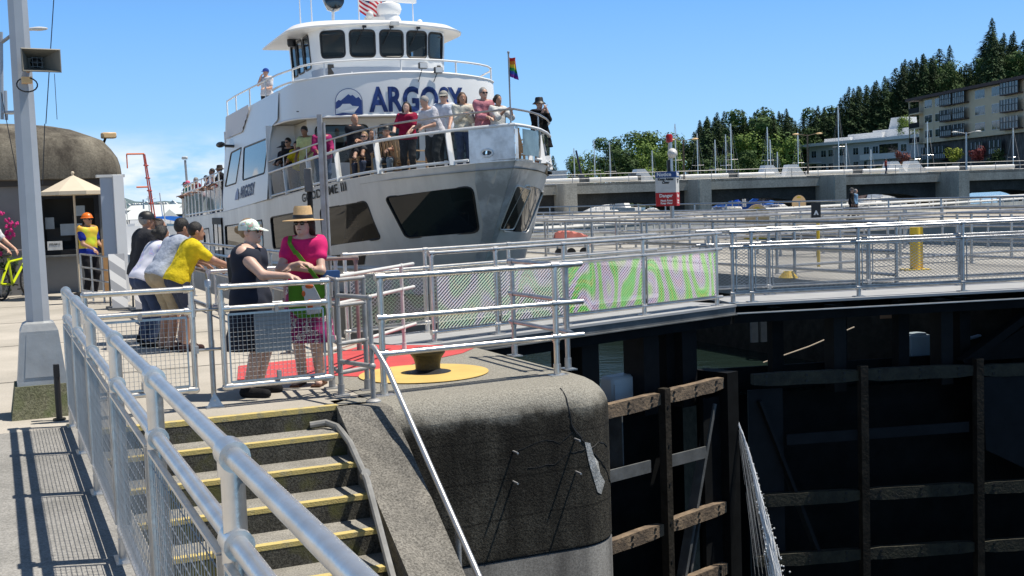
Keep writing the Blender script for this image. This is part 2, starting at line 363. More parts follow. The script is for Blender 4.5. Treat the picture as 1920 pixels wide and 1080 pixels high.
# plaza left of the lock: polygon pieces around the stair pit
g.prism([(-90,9.43),(-90,9.62+120),(3.9,129.6),(3.9,13.35),(4.7,12.45),(4.7,11.6),(2.5,9.43)],-7,0)
g.prism([(-90,-12),(-90,9.43),(.6,9.43),(.6,-12)],-7,0)
struct('quay',g,'plaza')
g=MB(L); g.prism([(-1.1,-8),(-1.1,9.6),(.595,9.6),(.595,-8)],.001,.005); struct('path',g,'pave')
g=MB(L)
for yy in (12.6,16.2,19.8,23.4): g.box2((-14,yy,.0035),(3.8,yy+.012,.006))
for xx in (-2.6,-6.2,-9.8): g.box2((xx,9.9,.0035),(xx+.012,32,.006))
struct('paving_joints',g,'black')
# pier: rounded top block
def pier_ring(off,z):
    """pier outline (front + right side) pulled in by off"""
    x0,y0,x1,y1=2.80,9.05+off,5.06-off,12.4; r=.50; pts=[(x0,y0)]
    pts+=[(x0+(x1-r-x0)*i/6,y0) for i in range(1,6)]
    for i in range(11):
        a=-PI/2+PI/2*i/10; pts.append((x1-r+r*math.cos(a),y0+r+r*math.sin(a)))
    pts+=[(x1,y0+r+(y1-y0-r)*i/3) for i in(1,2,3)]
    return [(x,y,z) for x,y in pts]
def shell(rings,mb):
    n=len(rings[0]); vs=[p for r in rings for p in r]; fs=[]
    for i in range(len(rings)-1):
        for j in range(n-1): a=i*n+j; fs.append((a,a+1,a+1+n,a+n))
    mb.add(vs,fs)
m=MB(L); rings=[pier_ring(0,-1.42)]+[pier_ring(0,-1.0),pier_ring(0,-.6),pier_ring(0,-.25)]
for i in range(1,8):
    a=PI/2*i/7; rings.append(pier_ring(.24*(1-math.cos(a)),-.25+.254*math.sin(a)))
m.m=0; shell(rings[:5],m); m.m=1; shell(rings[4:],m)
top=rings[-1]; m.m=1; m.add([*top,(2.80,12.4,.004)],[tuple(range(len(top)+1))])
m.m=1; m.add([(2.5,9.29,0),(2.95,9.29,0),(2.95,9.6,0),(2.5,9.6,0)],[(0,1,2,3)])
m.m=2; shell([pier_ring(0.0,-9),pier_ring(0,-1.455),pier_ring(.012,-1.44)],m)
m.m=3; shell([pier_ring(.03,-1.45),pier_ring(.03,-1.41)],m)
single('lock_pier',m,['pier_worn_shade','pier_worn_shade','pier_low','black'],'rounded dark concrete pier head carrying pipe railings and a bollard beside the lock gate','pier',(4,10.5,0),smooth=50)
# cracks, rods and patch on the pier
def psurf(x,z,o=.001):
    off=.24*(1-math.cos(math.asin(min(1,max(0,(z+.25)/.254))))) if z>-.25 else 0
    if x<=4.56: return (x,9.05+off+o,z)
    a=math.asin(min(1,(x-4.56)/.5)); r=.50-off-o; return (4.56+r*math.sin(a),9.55-r*math.cos(a),z)
def crackline(P,r):
    o=[]
    for (x0,z0_),(x1,z1) in zip(P[:-1],P[1:]):
        for k in range(4): f=k/4; o.append(psurf(x0+(x1-x0)*f+random.uniform(-.008,.008),z0_+(z1-z0_)*f+random.uniform(-.008,.008)))
    o.append(psurf(*P[-1])); m.tube(o,r,5,rs=[r*random.uniform(.5,1.2) for _ in o])
m=MB(L); _cl=crackline
def crackline(P,r): _cl([(x-.14,z) for x,z in P],r)
crackline([(4.60,-.02),(4.62,-.18),(4.64,-.36),(4.74,-.48),(4.80,-.56),(4.92,-.68),(5.02,-.80),(5.09,-.92),(5.15,-1.0)],.007)
crackline([(4.64,-.40),(4.52,-.48),(4.38,-.44),(4.1,-.50)],.005); crackline([(4.78,-.56),(4.6,-.58),(4.45,-.66),(4.2,-.66)],.004); crackline([(4.80,-.58),(4.93,-.52),(5.05,-.60)],.005)
single('concrete_crack',m,'black','branching dark crack running down the curved corner of the concrete pier','crack',(4.7,9.05,-.5))
m=MB(L)
def corner(t,z,o=.004):  # t angle deg around rounded corner
    t=(t-40)*.75+8; a=-PI/2+R(t); r=.50+o; return (4.56+r*math.cos(a),9.55+r*math.sin(a),z)
pp=[corner(38,-.50),corner(47,-.52),corner(50,-.62),corner(61,-.70),corner(66,-.84),corner(76,-.90),corner(66,-1.0),corner(58,-.97),corner(50,-.82),corner(44,-.70)]
c=[sum(p[i] for p in pp)/len(pp) for i in range(3)]; c=corner(57,-.75,.015)
m.add(pp+[c],[(i,(i+1)%10,10) for i in range(10)])
single('spalled_patch',m,concrete('chalky patch',(.62,.62,.60),(.30,.30,.28),.4,9,bump=.6,fine=60),'white spalled patch on the rounded corner of the dark pier','patch',(5.1,9.3,-.7))
rods=[((3.93,-.50),.42,'topmost left thin anchor rod casting a long shadow on the dark pier face'),((3.92,-.76),.50,'lower left thin anchor rod on the dark pier face'),((4.52,-.46),.55,'thin anchor rod beside the crack on the dark pier face'),((4.52,-.75),.45,'lower right anchor rod below the crack on the dark pier face')]
for (x,z),ln,lb in rods:
    m=MB(L); m.tube([(x,9.06,z),(x,8.95,z)],.009,8)
    single('anchor_rod',m,'galv_old',lb,'rod',(x,9.05,z),group='anchor rods sticking out of the pier face')
# stains of paint on the quay
m=MB(L); m.prism([(3.68+.62*math.cos(t*PI/32),10.55+.62*math.sin(t*PI/32)) for t in range(64)],.012,.016); struct('painted_circle',m,'ypaint2')
m=MB(L); m.prism([(2.05,11.3),(2.25,12.3),(3.2,12.45),(3.88,13.2),(4.95,12.25),(4.55,11.75),(3.9,11.35),(3.2,10.62),(2.9,11.0)],.007,.010); struct('painted_ground',m,'rpaint')
# stairs
m=MB(L); y0=9.33
for n in range(0,16):
    yn=y0-.345*n; z=-.17*n
    m.m=0
    if n: m.box2((.6,yn,z-.6),(2.5,yn+.345,z))           # tread block
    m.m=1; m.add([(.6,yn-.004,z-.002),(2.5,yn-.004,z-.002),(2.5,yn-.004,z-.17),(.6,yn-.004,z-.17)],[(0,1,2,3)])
    m.m=2
    if n==0: m.box2((.6,yn-.006,-.035),(2.5,yn+.07,.004))
    else: m.box2((.6,yn-.006,z-.03),(2.5,yn+.062,z+.004))
m.m=0; m.add([(.6,9.33,0),(2.5,9.33,0),(2.5,9.43,0),(.6,9.43,0)],[(0,1,2,3)])
m.m=1; m.add([(.602,9.45,0),(.602,3,0),(.602,3,-5),(.602,9.45,-5)],[(0,1,2,3)]); m.add([(2.5,9.29,0),(2.5,9.6,0),(2.5,9.6,-2),(2.5,9.29,-2)],[(0,1,2,3)])
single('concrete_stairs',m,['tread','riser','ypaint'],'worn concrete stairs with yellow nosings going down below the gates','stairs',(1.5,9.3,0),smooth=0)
m=MB(L); sl=.56; m.m=0
LT,RT_,LB_,RB_=(2.48,9.30,0),(2.86,9.02,0),(2.2,4.4,-1.95),(2.70,4.4,-2.52)
nn_=10; vs=[];fs=[]
for i in range(nn_+1):
    f=i/nn_; a=[LT[k]+(LB_[k]-LT[k])*f for k in range(3)]; b=[RT_[k]+(RB_[k]-RT_[k])*f for k in range(3)]; vs+=[(a[0],a[1],-9),tuple(a),tuple(b),(b[0],b[1],-9)]
for i in range(nn_):
    for j in range(3): q=i*4+j; fs.append((q,q+1,q+5,q+4))
m.add(vs,fs); m.add([LT,RT_,(2.86,9.35,0),(2.48,9.35,0)],[(0,1,2,3)])
single('stair_cheek_wall',m,'cheek','sloping exposed aggregate wall beside the stairs running down to the pier foot','wall',(2.7,9.3,0),smooth=0)
m=MB(L); pts=[(2.25,9.30,-.13),(2.38,9.28,-.12),(2.44,9.15,-.14),(2.41,8.7,-.19),(2.36,8.1,-.36),(2.30,7.5,-.75),(2.26,7.0,-1.1)]
m.tube(pts,.026,8); m.lathe((2.44,9.17,-.165),[(.034,-.04),(.034,.04)],8,Matrix.Rotation(R(80),3,'X')); m.lathe((2.375,8.2,-.33),[(.036,-.03),(.036,.03)],8,Matrix.Rotation(R(60),3,'X'))
single('conduit_pipe',m,mat('dull conduit',(.30,.30,.29),.6,.2,.3,9),'bent grey conduit pipe running down inside the stair wall','pipe',(2.45,9,-.2))
m=MB(L)
m.box2((-60,-12,-9.02),(14.9,3.5,-9)); struct('lower_ground',m,'pier_low')
# lock chamber and middle wall
m=MB(L); m.prism([(16.6,-30),(16.6,13.4),(14.6,15.3),(13.6,16.6),(13.6,90),(24,90),(24,-30)],-.4,0); struct('lock_wall_ground',m,'plaza2')
m=MB(L); m.add([(2,-30,-8.5),(16,-30,-8.5),(16,18,-8.5),(2,18,-8.5)],[(0,1,2,3)]); struct('lower_water',m,'water',smooth=0)
m=MB(L); m.add([(3,13.2,-1.5),(4.66,13.75,-1.5),(9.9,15.3,-1.5),(15,14.1,-1.5),(900,14,-1.5),(900,1500,-1.5),(-900,1500,-1.5),(-900,13.2,-1.5)],[(0,1,2,3,4,5,6,7)]); struct('water',m,'water',smooth=0)
# bollard
t=thing('mooring_bollard','squat dark iron bollard on the ochre painted circle','bollard',(3.74,10.6,0),0,None,L)
m=MB(L); m.lathe((3.74,10.6,0),[(.115,.0),(.118,.04),(.122,.10),(.135,.15),(.16,.185),(.172,.20),(.172,.225),(.155,.24),(.0,.245)],28); m.build('post','bollard',t)
m=MB(L); m.lathe((3.74,10.6,0),[(.245,.011),(.245,.014),(.16,.022),(.12,.045)],28); m.build('base_ring','black',t)
# ================================================================ RAILINGS near
MESH_NEAR=(.12,.80,'diag',.026,.0016,-.0,1.0)
railing('walkway_railing','long foreground pipe railing with woven wire panels beside the concrete path','',(.48,.4),(.48,9.64),1) if False else None
ys=[9.64,8.5,7.2,5.7,4.24,2.77,1.35]
railing('walkway_railing','long foreground aluminium pipe railing with woven wire panels above the stairs',(.48,9.66),(.48,.2),[9.66-y for y in ys],[1.05,.84,.14],r=.0245,pr=.029,mesh=(.17,.80,'square',.052,.0019,.03,1),mt='galv_bright',n=16,wire='wire')
def gate(x0,x1,label,plate=False):
    t=thing('mesh_gate',label,'gate',(x0,9.8,0),0,'square mesh pipe gates at the head of the stairs',L)
    y=9.8; m=MB(L)
    for z in(1.0,.82,.17): m.tube([(x0,y,z),(x1,y,z)],.024,12)
    for x in(x0,x1):
        m.tube([(x,y,.17),(x,y,1.0)],.024,12)
        for z in(1.0,.17): m.ball((x,y,z),.031,10)
        m.tube([(x,y,.77),(x,y,.87)],.031,12)
    for z in(1.0,.82,.17):
        for x,s in((x0,1),(x1,-1)): m.tube([(x,y,z),(x+s*.06,y,z)],.031,12)
    m.build('pipe_frame','galv_bright',t)
    m=MB(L); wire_panel(m,(x0+.05,y,.205),(1,0,0),(0,0,1),x1-x0-.1,.565,'square',.036,.0019); m.build('wire_mesh','wire',t,smooth=0,fixn=False)
    m=MB(L)
    for z in(.205,.77): m.beam((x0+.05,y,z),(x1-.05,y,z),.012,.018)
    for x in(x0+.05,x1-.05): m.beam((x,y,.205),(x,y,.77),.012,.018,up=(0,1,0))
    m.build('wire_frame','galv',t)
    m=MB(L); 
    for c_ in(((x0+x1)/2,y,.80),((x0+x1)/2,y,.24),(x1+.02,y,.5)): m=MB(L); m.box(c_,(.03,.055,.06)); m.build('clip','galv_old',t)
    return t
gate(.62,1.44,'closed mesh gate beside the near railing, left one in front of the leaning group')
gt=gate(1.68,2.58,'mesh gate with a grey plate that the woman in navy rests her hand on')
m=MB(L); m.box((2.10,9.83,.60),(.31,.008,.34),bev=.003); m.build('sign_plate','steel_mid',gt) if False else m.build('back_plate',mat('gate plate grey',(.27,.31,.35),.6,0,.1,3),gt)
m=MB(L); m.tube([(1.59,9.86,0),(1.59,9.86,1.02)],.022,10); m.lathe((1.59,9.86,1.0),[(.028,0),(.028,.055),(.02,.065)],12); m.box((1.59,9.86,.004),(.15,.12,.008)); m.tube([(1.59,9.86,.02),(1.59,9.86,.07)],.034,10)
m.add([(1.52,9.82,.01),(1.66,9.82,.01),(1.59,9.84,.13)],[(0,1,2)])
for z in(.82,.49): m.tube([(1.44,9.83,z),(1.68,9.83,z)],.012,8)
single('latch_post',m,'galv','slim gate latch post standing between the two mesh gates','post',(1.59,9.86,0))
# passage frame right of the gate and stair handrail
t=thing('passage_railing','small weathered pipe frame at the head of the stair handrail','railing',(2.66,9.8,0),0,None,L)
def pipe(pts,r=.022,mt='galv_old',nm='pipe',par=None,ballr=1.25):
    m=MB(L); m.tube(pts,r,10)
    for p in pts: m.ball(p,r*ballr,8)
    return m.build(nm,mt,par)
for p in((2.66,9.8),(2.94,9.95),(2.70,10.25)):
    m=MB(L); m.tube([(p[0],p[1],0),(p[0],p[1],1.0)],.022,10); m.tube([(p[0],p[1],0),(p[0],p[1],.1)],.03,10); m.box((p[0],p[1],.006),(.13,.1,.012)); m.build('post','galv_old',t)
for z in(1.0,.78,.45,.2):
    pipe([(2.66,9.8,z),(2.94,9.95,z)],.02,'galv_old','rail',t); pipe([(2.66,9.8,z),(2.70,10.25,z)],.018,'galv_old','rail',t)
pipe([(2.66,9.8,.87),(2.80,9.32,.87)],.02,'galv_old','rail',t); pipe([(2.66,9.8,.30),(2.80,9.32,.30)],.02,'galv_old','rail',t)
t=thing('stair_handrail','pale pipe handrail running down beside the stairs','handrail',(2.8,9.31,0),0,None,L)
m=MB(L); m.tube([(2.80,9.32,0),(2.80,9.32,.87)],.021,10); m.ball((2.80,9.32,.87),.028); m.lathe((2.80,9.32,0),[(.065,.0),(.065,.012),(.035,.03)],14); m.ball((2.80,9.32,.30),.034); m.build('post','galv_old',t)
m=MB(L); m.tube([(2.80,9.32,.47),(2.81,9.27,.46),(2.83,9.2,.40),(2.86,9.08,.29),(2.9,7.4,-.90),(2.9,5.5,-2.2)],.023,12); m.build('hand_pipe','galv_bright',t)
m=MB(L); m.tube([(2.9,7.72,-.68),(2.9,7.72,-1.6)],.02,10); m.build('post','galv_old',t)
# pier railings
railing('pier_railing','three bar pipe railing along the front edge of the concrete pier',(2.97,9.56),(4.98,9.72),[0,1.72],[1.02,.67,.36],r=.024,pr=.027,mt='galv_bright',n=12)
railing('pier_railing','short three bar pipe railing on the outer side of the pier head',(4.95,9.9),(4.93,11.3),[.1,1.32],[1.0,.66,.36],r=.022,pr=.025,mt='galv',n=12)
railing('quay_railing','pale three bar pipe railing between the passage and the gate walkway',(2.85,10.8),(4.3,12.55),[1.9],[.96,.70,.28],r=.019,pr=.019,mt='whitem')
railing('quay_railing','rust brown pipe railing beside the ship behind the passage',(2.95,13.05),(3.7,12.75),[0,.4,.8],[1.05,.6],r=.02,pr=.022,mt=mat('brown old pipe',(.30,.25,.23),.6,.3,.3,9))
railing('quay_railing','long blue grey pipe railing along the quay edge in front of the ship',(3.5,12.9),(3.5,27),[0,1.3,3.4,5.8,8,10.5,13.3],[1.05,.55],r=.024,pr=.022,mt='galv')
railing('quay_railing','pipe railing that the boy in the yellow shirt leans on',(2.28,14.1),(2.28,20.5),[0,2,4,6.2],[.92,.5],r=.026,pr=.026,mt='galv')
railing('quay_railing','short pipe railing joining the boy\'s railing to the quay edge',(2.3,14.1),(3.45,14.1),[1.0],[.92,.5],r=.024,pr=.024,mt='galv')
# ================================================================ LOCK GATES
LA=frame(23.7+17,L@Vector((4.66,12.94,0))); LB=frame(23.7-14,L@Vector((9.95,14.62,0)))
def moire_mesh(name,amt):  # moire bands painted into the wire colour; the mesh itself is plain grey
    m,t,b=newmat(name); b.inputs['Metallic'].default_value=.25; b.inputs['Roughness'].default_value=.4
    g=t.nodes.new('ShaderNodeTexCoord'); mp=t.nodes.new('ShaderNodeMapping'); mp.inputs['Rotation'].default_value=(0,R(-14),0); t.links.new(g.outputs['Object'],mp.inputs[0])
    mp.inputs['Scale'].default_value=(1.6,1.6,.8); w=_n(t,'ShaderNodeTexNoise',Scale=.8,Detail=1.0); t.links.new(mp.outputs[0],w.inputs[0]); k1=t.nodes.new('ShaderNodeMath'); k1.operation='MULTIPLY'; k1.inputs[1].default_value=20; t.links.new(w.outputs[0],k1.inputs[0]); k2=t.nodes.new('ShaderNodeMath'); k2.operation='PINGPONG'; k2.inputs[1].default_value=1; t.links.new(k1.outputs[0],k2.inputs[0])
    r=t.nodes.new('ShaderNodeValToRGB'); e=r.color_ramp.elements; e[0].position=0;e[1].position=1
    cols=[(0,(.78,.50,.62)),(.22,(.55,.50,.80)),(.42,(.68,.68,.55)),(.60,(.22,.72,.05)),(.78,(.10,.78,.12)),(1,(.62,.66,.08))]
    e[0].color=cols[0][1]+(1,); e[1].color=cols[-1][1]+(1,)
    for p,c in cols[1:-1]: k=e.new(p); k.color=c+(1,)
    t.links.new(k2.outputs[0],r.inputs[0])
    mx=t.nodes.new('ShaderNodeMix'); mx.data_type='RGBA'; mx.inputs[0].default_value=amt; mx.inputs[6].default_value=(.62,.63,.64,1); t.links.new(r.outputs[0],mx.inputs[7]); t.links.new(mx.outputs[2],b.inputs['Base Color'])
    return m
M['moire_mesh']=moire_mesh('moire tinted mesh',.80); M['moire_mesh2']=moire_mesh('faint moire tinted mesh',.25)
def leaf(name,label,F,t0,t1,w,lit):
    r=thing(name,label,'lock gate',(t0,0,-1),0,None,F)
    m=MB(F); m.box2((t0,-.14,-.035),(t1,w+.14,-.002)); m.build('walkway_deck','deckgrey',r)
    m=MB(F); m.box2((t0,-.12,-.15 if lit else -.04),(t1,-.09,-.037)); m.box2((t0,-.16,-.155),(t1,-.05,-.14))
    m.build('deck_fascia','steel_mid' if lit else 'whitem',r)
    m=MB(F)
    for k,x in enumerate(np.arange(t0+.9,t1-.3,1.05)):
        if lit and abs(x-3.65)<.1: continue
        m.box2((x-.09,.5,-1.4),(x+.09,.72,-.16))
    for y in(.0,w): m.box2((t0,y-.05,-.30),(t1,y+.05,-.156))
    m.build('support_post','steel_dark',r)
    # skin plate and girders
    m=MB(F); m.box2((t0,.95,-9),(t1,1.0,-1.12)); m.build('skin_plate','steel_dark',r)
    return r
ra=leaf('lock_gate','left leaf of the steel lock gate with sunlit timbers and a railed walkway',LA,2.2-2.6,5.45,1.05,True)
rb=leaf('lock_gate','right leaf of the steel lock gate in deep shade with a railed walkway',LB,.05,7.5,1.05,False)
def tim(F,par,pts,mt,nm='fender_timber',w=.12,h=.19,bolts=True):
    m=MB(F); (x0,z0),(x1,z1)=pts; n=max(2,int(abs(x1-x0)/.25)+1); vs=[];fs=[]
    for i in range(n+1):
        f=i/n; x=x0+(x1-x0)*f; z=z0+(z1-z0)*f; a=random.uniform(-.005,.005); b=random.uniform(-.005,.005)
        if i in(0,n): a-=.02; b-=.015
        vs+=[(x,-w/2,z-h/2-a),(x,-w/2,z+h/2+b),(x,w/2,z+h/2+b),(x,w/2,z-h/2-a)]
    for i in range(n):
        for j in range(4): a=i*4+j;c=i*4+(j+1)%4; fs.append((a,c,c+4,a+4))
    fs+=[(0,1,2,3),(n*4,n*4+1,n*4+2,n*4+3)]; m.add(vs,fs); o=m.build(nm,mt,par,smooth=20)
    if bolts:
        b=MB(F)
        for f in(.12,.5,.86):
            for dz in(-.045,.05): b.lathe((x0+(x1-x0)*f,-w/2,z0+(z1-z0)*f+dz),[(.022,0),(.022,.012)],8,Matrix.Rotation(R(90),3,'X'))
        b.build('bolt','black',o)
    return o
zl=[-1.2,-2.12,-3.05,-3.98,-4.9]
for i,z in enumerate(zl):
    if i in(0,2,3,4):
        tim(LA,ra,[(2.55,z-.035),(3.84,z+.0)],'timber'); tim(LA,ra,[(3.97,z+.01),(5.22,z+.05)],'timber')
    else:
        for a,b in((2.5,3.66),(3.98,4.85)):
            m=MB(LA); m.box2((a,-.01,z-.085),(b,.02,z+.085)); m.build('steel_girder','steel_mid',ra)
m=MB(LA); m.box((3.905,-.07,-3.6),(.115,.13,5.1)); 
o=m.build('timber_post','timber_d',ra); b=MB(LA)
for k in range(9): b.lathe((3.905,-.135,-1.3-.55*k),[(.02,0),(.02,.01)],8,Matrix.Rotation(R(90),3,'X'))
b.build('bolt','black',o)
m=MB(LA)
m.box((2.72,.3,-1.9),(.02,.3,1.1)); m.box((3.28,.3,-1.7),(.02,.3,1.0)); m.build('stiffener','steel_mid',ra)
m=MB(LA); m.beam((5.12,.1,-1.45),(4.35,.1,-3.95),.05,.16,up=(0,1,0)); m.beam((5.2,.16,-1.9),(4.5,.16,-4.2),.04,.10,up=(0,1,0)); m.add([(4.88,.12,-1.42),(5.1,.12,-1.42),(5.05,.12,-1.75),(4.9,.12,-2.0)],[(0,1,2,3)]); m.build('brace','steel_mid',ra)
m=MB(LA); m.box2((4.87,.05,-6),(5.25,.12,-1.35)); m.box2((5.25,-.1,-6),(5.5,.5,-1.0)); m.build('mitre_post','steel_dark',ra)
for x in(2.9,4.12,4.95):
    m=MB(LA); m.box2((x-.16,.35,-1.5),(x+.16,.75,-.16)); m.build('support_column','blackm',ra)
# right leaf
M['timber_shade']=mat('wet timber darkened for shade',(.05,.048,.03),.8,0,0,5,.6,25,c2=(.02,.02,.015))  # wet timber, coloured darker than the left leaf's to hold the shade
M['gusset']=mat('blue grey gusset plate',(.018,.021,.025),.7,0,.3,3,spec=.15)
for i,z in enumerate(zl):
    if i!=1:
        tim(LB,rb,[(.32,z+.03),(2.0,z+.0)],'timber_shade'); tim(LB,rb,[(2.12,z),(3.9,z-.04)],'timber_shade'); tim(LB,rb,[(4.05,z-.05),(5.6,z-.1)],'timber_shade')
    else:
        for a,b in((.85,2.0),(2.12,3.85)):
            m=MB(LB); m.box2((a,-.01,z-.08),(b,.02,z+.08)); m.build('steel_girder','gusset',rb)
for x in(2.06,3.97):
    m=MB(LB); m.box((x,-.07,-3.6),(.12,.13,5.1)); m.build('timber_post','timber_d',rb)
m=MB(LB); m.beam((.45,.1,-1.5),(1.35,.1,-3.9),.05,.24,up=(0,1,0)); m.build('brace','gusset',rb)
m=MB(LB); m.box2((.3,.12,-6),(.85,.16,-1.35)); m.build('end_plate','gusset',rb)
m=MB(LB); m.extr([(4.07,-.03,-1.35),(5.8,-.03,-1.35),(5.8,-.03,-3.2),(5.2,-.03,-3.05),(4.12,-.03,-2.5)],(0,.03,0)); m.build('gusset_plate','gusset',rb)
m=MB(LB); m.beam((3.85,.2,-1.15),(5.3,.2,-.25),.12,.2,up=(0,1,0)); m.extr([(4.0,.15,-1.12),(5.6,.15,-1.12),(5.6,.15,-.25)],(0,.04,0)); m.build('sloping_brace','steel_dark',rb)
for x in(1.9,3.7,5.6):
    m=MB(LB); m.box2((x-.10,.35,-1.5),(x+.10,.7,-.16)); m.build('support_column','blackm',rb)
# railings of the walkways
ts=[0,.98,2.12,3.62,5.18]
railing('gate_railing','near railing of the left gate walkway with green and pink moire bands painted on its mesh',(-0.0,0),(5.3,0),[.0,.98,2.12,3.62,5.18],[1.05,.82,.12],r=.024,pr=.025,F=LA,mesh=(.15,.79,'diag',.030,.0075,.02,1.25),wire=['moire_mesh2','moire_mesh2','moire_mesh','moire_mesh','moire_mesh'],mt='galv_bright')
railing('gate_railing','far railing of the left gate walkway with grey mesh',(-.55,1.0),(5.0,1.0),[.0,1.2,2.6,4.1],[1.05,.82,.12],r=.024,pr=.025,F=LA,mesh=(.15,.79,'diag',.034,.0022,.02,1.25),wire='moire_mesh2',mt='galv_bright')
tsb=[.02,.35,2.03,3.75,5.45]
railing('gate_railing','near railing of the right gate walkway with grey expanded mesh',(0.05,0),(7.4,.0),[.0,.3,2.0,3.72,5.42,7.1],[1.05,.83,.14],r=.025,pr=.026,F=LB,mesh=(.17,.80,'diag',.032,.0024,.02,1.7),wire='wire',mt='galv')
railing('gate_railing','far railing of the right gate walkway with grey expanded mesh',(-0.15,1.05),(7.4,1.05),[.2,1.2,2.9,4.5,6.2],[1.05,.83,.14],r=.025,pr=.026,F=LB,mesh=(.17,.80,'diag',.034,.0020,.02,1.7),wire='wire',mt='galv')
# boxes and lines on the gates
m=MB(LA); m.box((3.80,.72,-1.13),(.50,.28,.42),bev=.04); m.box((3.64,.575,-1.14),(.13,.02,.24)); single('junction_box',m,mat('pale grey box',(.55,.58,.6),.5),'pale rounded junction box on top of the left gate leaf beside the pier','box',(3.80,.72,-1.34))
m=MB(LB); m.box((3.7,1.3,-.98),(.42,.36,.34),bev=.02); m.lathe((3.7,1.3,-.81),[(.16,0),(.15,.03),(.05,.045)],12); single('junction_box',m,mat('blue grey box',(.28,.34,.38),.5),'blue grey box with a round lid on the right gate leaf in shade','box',(3.7,1.3,-1.15))
m=MB(LB); m.tube([(1.1,1.5,-1.15),(1.9,1.5,-.93),(2.7,1.5,-.65)],.012,6); single('mooring_line',m,mat('pale rope',(.5,.42,.33),.8),'thin pale rope slanting up behind the right gate leaf','rope',(1.1,1.5,-1.15))
m=MB(LB); m.tube([(3.95,1.5,-1.08),(4.5,1.5,-1.0),(5.3,1.5,-.85)],.028,8); single('boat_hook_pole',m,mat('pale blue pole',(.45,.55,.65),.5),'pale blue pole lying behind the box on the right gate leaf','pole',(3.95,1.5,-1.08))
# far lock wall beyond the gate, boards
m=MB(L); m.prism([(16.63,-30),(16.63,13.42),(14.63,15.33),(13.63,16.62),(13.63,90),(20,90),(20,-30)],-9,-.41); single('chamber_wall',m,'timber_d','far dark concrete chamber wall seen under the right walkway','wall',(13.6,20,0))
m=MB(LB); m.box((4.0,2.3,-.38),(.85,.03,.5)); single('plywood_sheet',m,mat('shaded plywood',(.32,.17,.09),.8,0,.2,3),'brown plywood sheet behind the right gate leaf','board',(4.0,2.3,-.63))
for k,(x,w_) in enumerate([(1.15,.12),(1.32,.12),(1.5,.14)]):
    m=MB(LB); m.box((x,2.0,-.5),(w_,.06,.75)); single('wall_board',m,'steel_mid',['leftmost grey upright board under the right walkway','middle grey upright board under the right walkway','rightmost grey upright board under the right walkway'][k],'board',(x,2.0,-.88),group='upright boards behind the right gate leaf')
# leak of water at the mitre
m,t_,b_=newmat('white water'); b_.inputs['Base Color'].default_value=(.75,.8,.85,1); b_.inputs['Roughness'].default_value=.35
g_=t_.nodes.new('ShaderNodeTexCoord'); mp_=t_.nodes.new('ShaderNodeMapping'); mp_.inputs['Scale'].default_value=(9,9,1.6); t_.links.new(g_.outputs['Object'],mp_.inputs[0])
n_=_n(t_,'ShaderNodeTexNoise',Scale=4,Detail=6,Roughness=.75); t_.links.new(mp_.outputs[0],n_.inputs[0]); r_=t_.nodes.new('ShaderNodeValToRGB'); r_.color_ramp.elements[0].position=.50; r_.color_ramp.elements[1].position=.72; t_.links.new(n_.outputs[0],r_.inputs[0]); t_.links.new(r_.outputs[0],b_.inputs['Alpha']); M['whitewater']=m
mb=MB(LB)
rnd=random.Random(3)
def arc(f,u,v=0): return Vector((.0+.54*f**1.15*(.50+.50*u)+v*.055*f,-.06-.85*f**.9*(.5+.5*u),-1.66-3.5*f**1.45))
for k in range(520):          # main jet
    u=.80+.2*rnd.random(); f0=rnd.random()**.75; l=.05+.09*rnd.random(); w=rnd.gauss(0,.25+.75*f0); mb.tube([arc(f0+l*i/3,u,w)+Vector((rnd.gauss(0,.004),0,0)) for i in range(4)],.002,4,rs=[.001,.004+.006*f0,.004+.008*f0,.001])
for k in range(900):          # froth
    f=.25+.75*rnd.random(); p=arc(f,.92,rnd.gauss(0,.5+1.3*f)); mb.ball(p,.005+.015*rnd.random()*f,5)
for k in range(46):           # thin curtain on the left
    u=rnd.random()*.85; f0=.05+rnd.random()*.5; mb.tube([arc(f0+.28*i/6,u,-1.2*(1-u)) for i in range(7)],.0014,3)
mb.build
o=single('water_leak',mb,mat('falling water',(.93,.95,.97),.4),'jet of white water spraying down from the joint of the two gate leaves','water jet',(0,-.05,-1.65))
# ================================================================ FAR SIDE: walls, bridge, hill, buildings, trees, boats
CM=co.matrix_world.copy()
def at(px,py,Y=None,z=None):
    d=CM.to_3x3()@Vector(((px-960)/2200,-(py-540)/2200,-1)); o=Vector((0,0,1.62))
    t=Y/d.y if Y is not None else (z-1.62)/d.z
    return o+d*t
M['bridge']=concrete('bridge concrete',(.52,.50,.43),(.36,.345,.30),.25,.6,streak=True,bump=.2,fine=6)
M['bridge_shade']=concrete('shade darkened arch concrete',(.10,.10,.095),(.06,.06,.056),.25,.6,bump=.2,fine=6)  # same bridge concrete, its colour darkened for the shade inside the arches
M['tan']=mat('tan stucco',(.72,.60,.43),.8,0,.08,.5)
M['brown']=mat('brown trim',(.075,.045,.04),.7)
M['glass_b']=mat('blue window glass',(.05,.08,.10),.06,.0,0,spec=.9)
M['glass_d']=mat('dark window glass',(.02,.025,.028),.05,spec=.9)
M['curtain']=mat('pale curtain',(.42,.46,.48),.7,0,.2,4)
M['cond']=mat('pale grey siding',(.55,.56,.58),.7,0,.08,.6)
M['condw']=mat('white trim paint',(.78,.79,.80),.6)
M['grass']=mat('hill undergrowth',(.045,.07,.03),.9,0,.5,.15)
